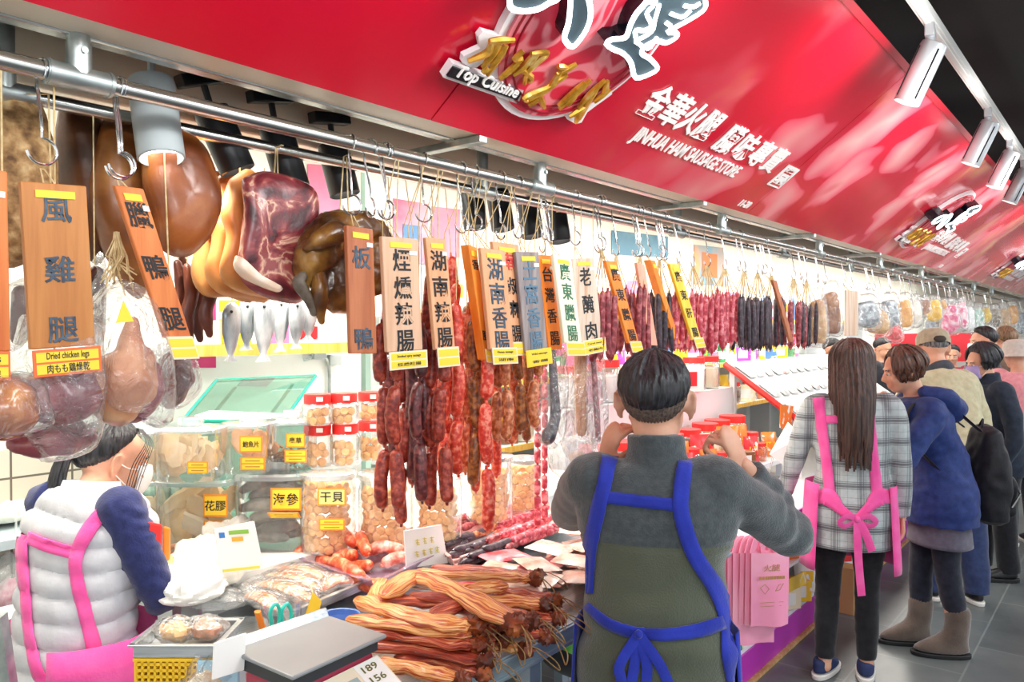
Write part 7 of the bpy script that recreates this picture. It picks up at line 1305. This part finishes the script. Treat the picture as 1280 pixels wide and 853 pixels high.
def goods(kind, col, loc, label, group, sc=1, yaw=0):
    """kind: pack | jar | box | bottle, base at z = 0"""
    key = (kind, col)
    if key not in PSH:
        t = thing({'pack': 'snack_pack', 'jar': 'snack_jar', 'box': 'gift_box', 'bottle': 'sauce_bottle'}[kind], label, {'pack': 'pack', 'jar': 'jar', 'box': 'box', 'bottle': 'bottle'}[kind], loc, (0, 0, yaw), group); m_ = PCM[col]
        if kind == 'pack': xf(pillow(.13, .19, .055, len(PSH)), Matrix.Translation((0, 0, .097)) @ Matrix.Rotation(PI / 2 - .12, 4, 'X')).build('pouch', m_, t); MB().box((0, -.024, .09), (.07, .004, .06)).build('front_label', PCM['yellow' if col != 'yellow' else 'red'], t, smooth=False)
        elif kind == 'jar':
            MB().lathe([(.045, 0), (.05, .006), (.05, .105), (.042, .115)], 20, caps=False).build('body', M['clear'], t); MB().lathe([(.044, .004), (.044, .085), (.03, .095), (.001, .096)], 16).build('contents', PCM[col], t); MB().lathe([(.046, .112), (.046, .135), (.001, .136)], 20).build('lid', M['redlid'], t)
        elif kind == 'box': MB().box((0, 0, .055), (.16, .10, .11)).build('carton', m_, t, smooth=False, bevel=.003); MB().box((0, -.0508, .055), (.09, .0015, .06)).build('front_print', PCM['white' if col != 'white' else 'red'], t, smooth=False)
        else: MB().lathe([(.030, 0), (.032, .006), (.032, .11), (.013, .15), (.012, .18)], 18).build('glass', m_, t); MB().lathe([(.0145, .175), (.0145, .198), (.001, .199)], 14).build('cap', M['redlid'], t); MB().lathe([(.0325, .03), (.0325, .09)], 18, caps=False).build('paper_label', M['paper'], t)
        t.scale = (sc,) * 3; PSH[key] = t; return t
    return dup(PSH[key], loc, (0, 0, yaw), label, group, sc)
rr = random.Random(21)
def row(xs, y, z, kinds, cols, where, group, sc=1, face=-.6, jitter=.02):
    for i, x in enumerate(xs):
        k_, c_ = kinds[i % len(kinds)], cols[(i * 3 + i // 4) % len(cols)]; nm = {'pack': 'snack pack', 'jar': 'red-lidded jar', 'box': 'carton', 'bottle': 'sauce bottle'}[k_]
        goods(k_, c_, (x + rr.uniform(-jitter, jitter), y + rr.uniform(-.01, .01), z), '%s %s, %s from the left %s' % (c_, nm, ORDN[i % 30], where), group, sc * rr.uniform(.92, 1.08), face + rr.uniform(-.2, .2))
fr_ = lambda a, b, s: [a + s * i for i in range(int((b - a) / s))]
row(fr_(3.35, 7.4, .16), 1.52, .441, ['jar', 'pack', 'pack', 'jar', 'box'], ['red', 'white', 'yellow', 'white', 'orange'], 'on the upper cabinet shelf', 'goods on the upper cabinet shelf', .95)
row(fr_(3.35, 7.4, .18), 1.52, .182, ['box', 'pack', 'box'], ['white', 'cream', 'white', 'green', 'yellow'], 'on the lower cabinet shelf', 'goods on the lower cabinet shelf', 1.0)
# rear shelves of the stall
sh = thing('rear_shelf', 'long pale rear shelving at the back wall of the stall', 'shelf', (6.5, 2.85, 0)); YW = wood('yellow_wood_edge', '#d9a441', '#e8b956', '#f2cc7a')
for z in (1.05, 1.42, 1.80): MB().box((6.8, 2.9, z), (8.4, .34, .025)).build('board', CABW, sh, world=True, smooth=False); MB().box((6.8, 2.722, z), (8.4, .012, .035)).build('edge', YW, sh, world=True, smooth=False)
for x in (2.7, 4.2, 5.9, 7.6, 9.3, 10.9): MB().box((x, 2.95, .95), (.04, .2, 1.9)).build('upright', CABW, sh, world=True, smooth=False)
row(fr_(3.5, 8.6, .19), 2.82, 1.434, ['bottle', 'pack', 'box', 'pack', 'jar'], ['green', 'purple', 'blue', 'pink', 'white', 'yellow'], 'on the middle rear shelf', 'goods on the middle rear shelf', 1.15)
row(fr_(3.0, 8.6, .2), 2.82, 1.064, ['jar', 'jar', 'pack', 'jar', 'box'], ['orange', 'cream', 'brown', 'yellow'], 'on the lower rear shelf', 'goods on the lower rear shelf', 1.3)
row(fr_(3.0, 9.6, .24), 2.82, 1.814, ['pack', 'box', 'pack'], ['white', 'pink', 'cream', 'blue', 'white'], 'on the top rear shelf', 'goods on the top rear shelf', 1.3)
s2 = thing('wall_shelf', 'yellow-edged wall shelf above the glass case', 'shelf', (2.0, 2.9, 1.64)); MB().box((1.95, 2.92, 1.64), (.9, .34, .02)).build('board', CABW, s2, world=True, smooth=False); MB().box((1.95, 2.74, 1.64), (.9, .012, .045)).build('edge', YW, s2, world=True, smooth=False)
row(fr_(1.58, 2.3, .17), 2.84, 1.652, ['box', 'pack', 'pack'], ['cream', 'white', 'pink', 'yellow'], 'on the wall shelf above the glass case', 'goods on the wall shelf', 1.0)
# table of goods between the man and the plaid shirt woman
gt = thing('goods_table', 'white stepped table behind the cabinet, loaded with packs', 'table', (4.6, 2.15, 0)); MB().box((4.3, 2.15, .86), (2.1, .66, .03)).build('top', CABW, gt, world=True, smooth=False); MB().box((4.3, 2.38, 1.09), (2.1, .2, .43)).build('step', CABW, gt, world=True, smooth=False)
for x in (3.35, 5.25):
    for y in (1.9, 2.42): MB().box((x, y, .79), (.04, .04, .13)).build('leg', CABW, gt, world=True, smooth=False)
row(fr_(3.4, 5.2, .15), 1.90, .876, ['box', 'pack', 'jar', 'pack'], ['orange', 'red', 'brown', 'orange'], 'at the front of the stepped table', 'goods at the front of the stepped table', .9)
row(fr_(3.4, 5.2, .14), 2.00, .876, ['pack', 'pack', 'jar'], ['orange', 'orange', 'cream', 'red'], 'in the second row of the stepped table', 'goods in the second row of the stepped table', 1.15)
row(fr_(3.4, 5.3, .19), 2.37, 1.306, ['jar', 'jar', 'jar', 'box'], ['white', 'cream', 'white', 'pink'], 'on the step of the table', 'goods on the step of the table', 1.7)
row(fr_(3.35, 5.25, .21), 2.16, .876, ['jar', 'jar', 'jar'], ['brown', 'cream', 'yellow', 'brown'], 'in the back row of the stepped table', 'goods in the back row of the stepped table', 1.8)
row(fr_(3.45, 5.2, .17), 2.42, 1.47, ['pack', 'box', 'jar'], ['white', 'pink', 'cream', 'brown'], 'stacked on top of the step of the table', 'goods stacked on the step', 1.1) if False else None
# sloping rack
sr = thing('sloping_rack', 'white sloping rack with a red edge, covered in white packs', 'rack', (6.2, 2.05, .715)); A_, B_ = V((5.35, 1.62, .95)), V((5.35, 2.35, 1.46)); dx = V((2.6, 0, 0)); n_ = V((0, -.03, .045)) * .4
MB().hexa([A_, A_ + dx, B_ + dx, B_, A_ + n_, A_ + dx + n_, B_ + dx + n_, B_ + n_]).build('board', CABW, sr, world=True, smooth=False); MB().tube([A_ + n_ * .5, B_ + n_ * .5], .022, 4).build('red_edge', M['redlid'], sr, world=True, smooth=False)
for x in (5.4, 7.9): MB().box((x, 2.3, 1.07), (.04, .04, .71)).build('leg', CABW, sr, world=True, smooth=False); MB().box((x, 1.66, .83), (.04, .04, .23)).build('leg', CABW, sr, world=True, smooth=False)
WP = mat('glossy_white_packs', [(.4, '#b9bdbc'), (.60, '#cfd2d1'), (.66, '#d98a80')], 10, .3, coat=.3); wp0 = None
for i in range(14):
    for j in range(4):
        p = A_ + V((.12 + i * .175, 0, 0)) + (B_ - A_) * (.12 + j * .25) + n_ * 1.6; lb = '%s white pack of the %s row on the sloping rack' % (ORDN[i], ['lowest', 'second', 'third', 'top'][j])
        if wp0 is None: wp0 = pillow(.15, .17, .04, 3).build('flat_pack', WP); o = wp0
        else: o = wp0.copy(); COL.objects.link(o)
        tag(o, lb, 'pack', 'white packs on the sloping rack'); o.location = p; o.rotation_euler = (.61, 0, rr.uniform(-.1, .1))
t, q = card('large blank white price sheet tilted at the rack corner', [(962, 568), (1002, 600), (1002, 545), (985, 528)], [1.75, 1.6, 1.6, 1.75], M['paper'], 'price_sheet', .003, 'price sheet'); MB().tube([(q[0] + q[3]) / 2 + V((0, .01, 0)), V((q[0].x, q[0].y + .03, .715))], .006, 6).build('stand', M['clear'], t, world=True)
t, q = card('orange and yellow tag standing on the sloping rack', [(975, 535), (990, 540), (992, 508), (976, 506)], 1.85, PCM['orange'], 'price_tag', .004, 'price tag')
# pink shopping bags hanging at the end of the cabinet
PB = mat('thin_pink_plastic_bag', [(.4, '#fb9dbd'), (.6, '#ffb3cb')], 5, .35, bump=.25, bscale=10); prn = mat('gold_brown_print', '#b98a4e', rough=.5)
for i in range(6):
    px = 962 - i * 7; p = P(px, 690, D=3.16 + .022 * i); w_, h = (.165, .30) if i < 3 else (.18, .38); t = thing('shopping_bag', ['front pink printed shopping bag of the hanging stack', 'second pink shopping bag of the hanging stack', 'third pink shopping bag of the hanging stack', 'fourth, longer pink shopping bag of the stack', 'fifth, longer pink shopping bag of the stack', 'hindmost long pink shopping bag of the stack'][i], 'shopping bag', (p.x, p.y, p.z), (0, 0, BR + .15), 'pink shopping bags beside the cabinet')
    g = MB(); f = lambda u, v, s: V(((u - .5) * w_ * (1 - (.5 if v > .86 and .3 < u < .7 else 0) * 0), s * (.006 + .012 * math.sin(PI * u)) + .010 * math.sin(7 * u + i) * (1 - v), -h + h * v))
    g.grid(lambda u, v: f(u, v, -1), 14, 12); g.grid(lambda u, v: f(1 - u, v, 1), 14, 12); b_ = g.build('bag', PB, t)
    for s in (-1, 1): MB().tube(catmull([(s * w_ * .46, 0, -.004), (s * w_ * .36, 0, .05), (s * w_ * .22, 0, .055), (s * w_ * .16, 0, -.004)], 5), .012, 6, flat=(.25, 1), up=(0, 1, 0)).build('handle', PB, t)
    if i == 0:
        g = MB(); text_on(g, '火腿', (0, -.022, -.06), (1, 0, 0), (0, 0, 1), .03, .07, .0003, .0); [g.box((-.05 + .0125 * q_, -.022, -.10), (.010, .0008, .012)) for q_ in range(9)]; g.tube([(-.05, -.022, -.14), (-.03, -.022, -.125), (-.012, -.022, -.145), (-.03, -.022, -.165), (-.05, -.022, -.14)], .0012, 4).tube([(.015, -.022, -.155), (.03, -.022, -.13), (.05, -.022, -.125), (.035, -.022, -.15), (.015, -.022, -.155)], .0012, 4).tube([(-.05, -.022, -.2), (.05, -.022, -.2)], .001, 4).tube([(-.05, -.022, -.215), (.04, -.022, -.215)], .001, 4); g.build('print', prn, b_, smooth=False)
p = P(945, 684, D=3.4); t = thing('bag_hook', 'thin metal rod carrying the pink shopping bags', 'rod', p); MB().tube([P(966, 681, D=3.16), P(915, 688, D=3.29)], .004, 8).tube([P(915, 688, D=3.29), V((3.24, 1.5, P(915, 688, D=3.29).z))], .004, 8).build('rod', M['chrome'], t, world=True)
t, q = card('yellow price tag on the cabinet shelf edge beside the pink bags', [(985, 742), (1008, 730), (1007, 714), (985, 725)], 1.385, PCM['yellow'], 'price_tag', .003, 'price tag')
t = thing('carton', 'small brown carton standing on the floor beyond the plaid shirt woman', 'carton', P(1062, 765, Z=0)); p = P(1062, 765, Z=0); MB().box((p.x, p.y + .02, .14), (.12, .12, .28)).build('carton', mat('brown_cardboard', '#b48a5c', rough=.8), t, world=True, smooth=False, bevel=.003)
# posters and boards on the back wall
def poster(label, quad, y, cols, text=None, tc='#ffffff'):
    q = [P(a, b, Y=y) for a, b in quad]; t = thing('poster', label, 'poster', sum(q, V((0, 0, 0))) / 4, (0, 0, 0), 'posters at the back of the stall'); MB().hexa(q + [p + V((0, .004, 0)) for p in q]).build('sheet', mat('poster_' + cols[0][1:], [(.4, cols[0]), (.6, cols[1])], 3, .5), t, world=True, smooth=False)
    if len(cols) > 2: c = (q[0] + q[2]) / 2; w_ = (q[1] - q[0]).length; MB().box(c + V((0, -.002, 0)), (w_ * .5, .002, w_ * .35)).build('printed_block', mat('poster_block_' + cols[2][1:], cols[2]), t, world=True, smooth=False)
poster('plain pink poster between the marbled pork and the duck', [(385, 300), (425, 300), (425, 208), (385, 205)], 3.09, ['#d8749a', '#e08aab'])
poster('deep pink board behind the dried dark meat strips', [(232, 460), (270, 460), (270, 375), (232, 375)], 3.09, ['#d42f70', '#dc4a84'])
poster('pink and pale blue poster above the pale boards', [(492, 330), (535, 330), (535, 255), (492, 248)], 3.09, ['#dc6f92', '#e9a9bc', '#5b8cc0']); poster('pink sheet behind the peach boards', [(540, 322), (575, 322), (575, 262), (540, 258)], 3.09, ['#d9809f', '#e295b0'])
poster('blue-grey poster behind the 老醃肉 board', [(765, 318), (835, 322), (835, 296), (765, 288)], 3.09, ['#4f86a4', '#6fa3bc']); poster('poster with pale picture behind the wine-red sausages', [(868, 355), (905, 358), (905, 310), (868, 306)], 3.09, ['#6fa2bf', '#d9a06e', '#d0702e'])
q = [P(a, b, X=12.5) for a, b in ((1085, 452), (1236, 452), (1236, 416), (1085, 418))]; t = thing('poster', 'wide red banner across the far end of the stall behind the sellers', 'poster', sum(q, V((0, 0, 0))) / 4, (0, 0, 0), 'posters at the back of the stall'); MB().hexa(q + [p + V((.01, 0, 0)) for p in q]).build('sheet', mat('red_banner', [(.4, '#c01426'), (.6, '#d8263a')], 3, .5), t, world=True, smooth=False); MB().tube([q[3], V((q[3].x, q[3].y, 2.6))], .004, 5).tube([q[2], V((q[2].x, q[2].y, 2.3))], .004, 5).build('cord', M['twine'], t, world=True)
poster('long pale poster behind the orange boards', [(800, 420), (850, 420), (850, 440), (800, 440)], 3.09, ['#c98fc0', '#a25bb8'])
t = thing('support_post', 'thin green-grey post at the back near the dried duck', 'post', P(457, 300, Y=2.6)); p = P(457, 300, Y=2.6); MB().box((p.x, 2.6, 1.8), (.03, .03, 1.62)).build('post', mat('green_grey_post', '#7f9a90', rough=.4), t, world=True, smooth=False)
t = thing('electric_conduit', 'grey conduit and switch boxes on the wall above the glass case', 'conduit', P(405, 480, Y=3.08)); MB().tube(catmull([P(380, 450, Y=3.08), P(395, 446, Y=3.08), P(410, 452, Y=3.08), P(412, 500, Y=3.08)], 5), .008, 8).build('pipe', M['galv'], t, world=True)
for a, b in ((398, 443), (418, 450)): MB().box(P(a, b, Y=3.075), (.07, .03, .05)).build('switch_box', mat('grey_switch_box', '#aeb6b4', rough=.5) if 'grey_switch_box' not in bpy.data.materials else bpy.data.materials['grey_switch_box'], t, world=True, smooth=False, bevel=.004)
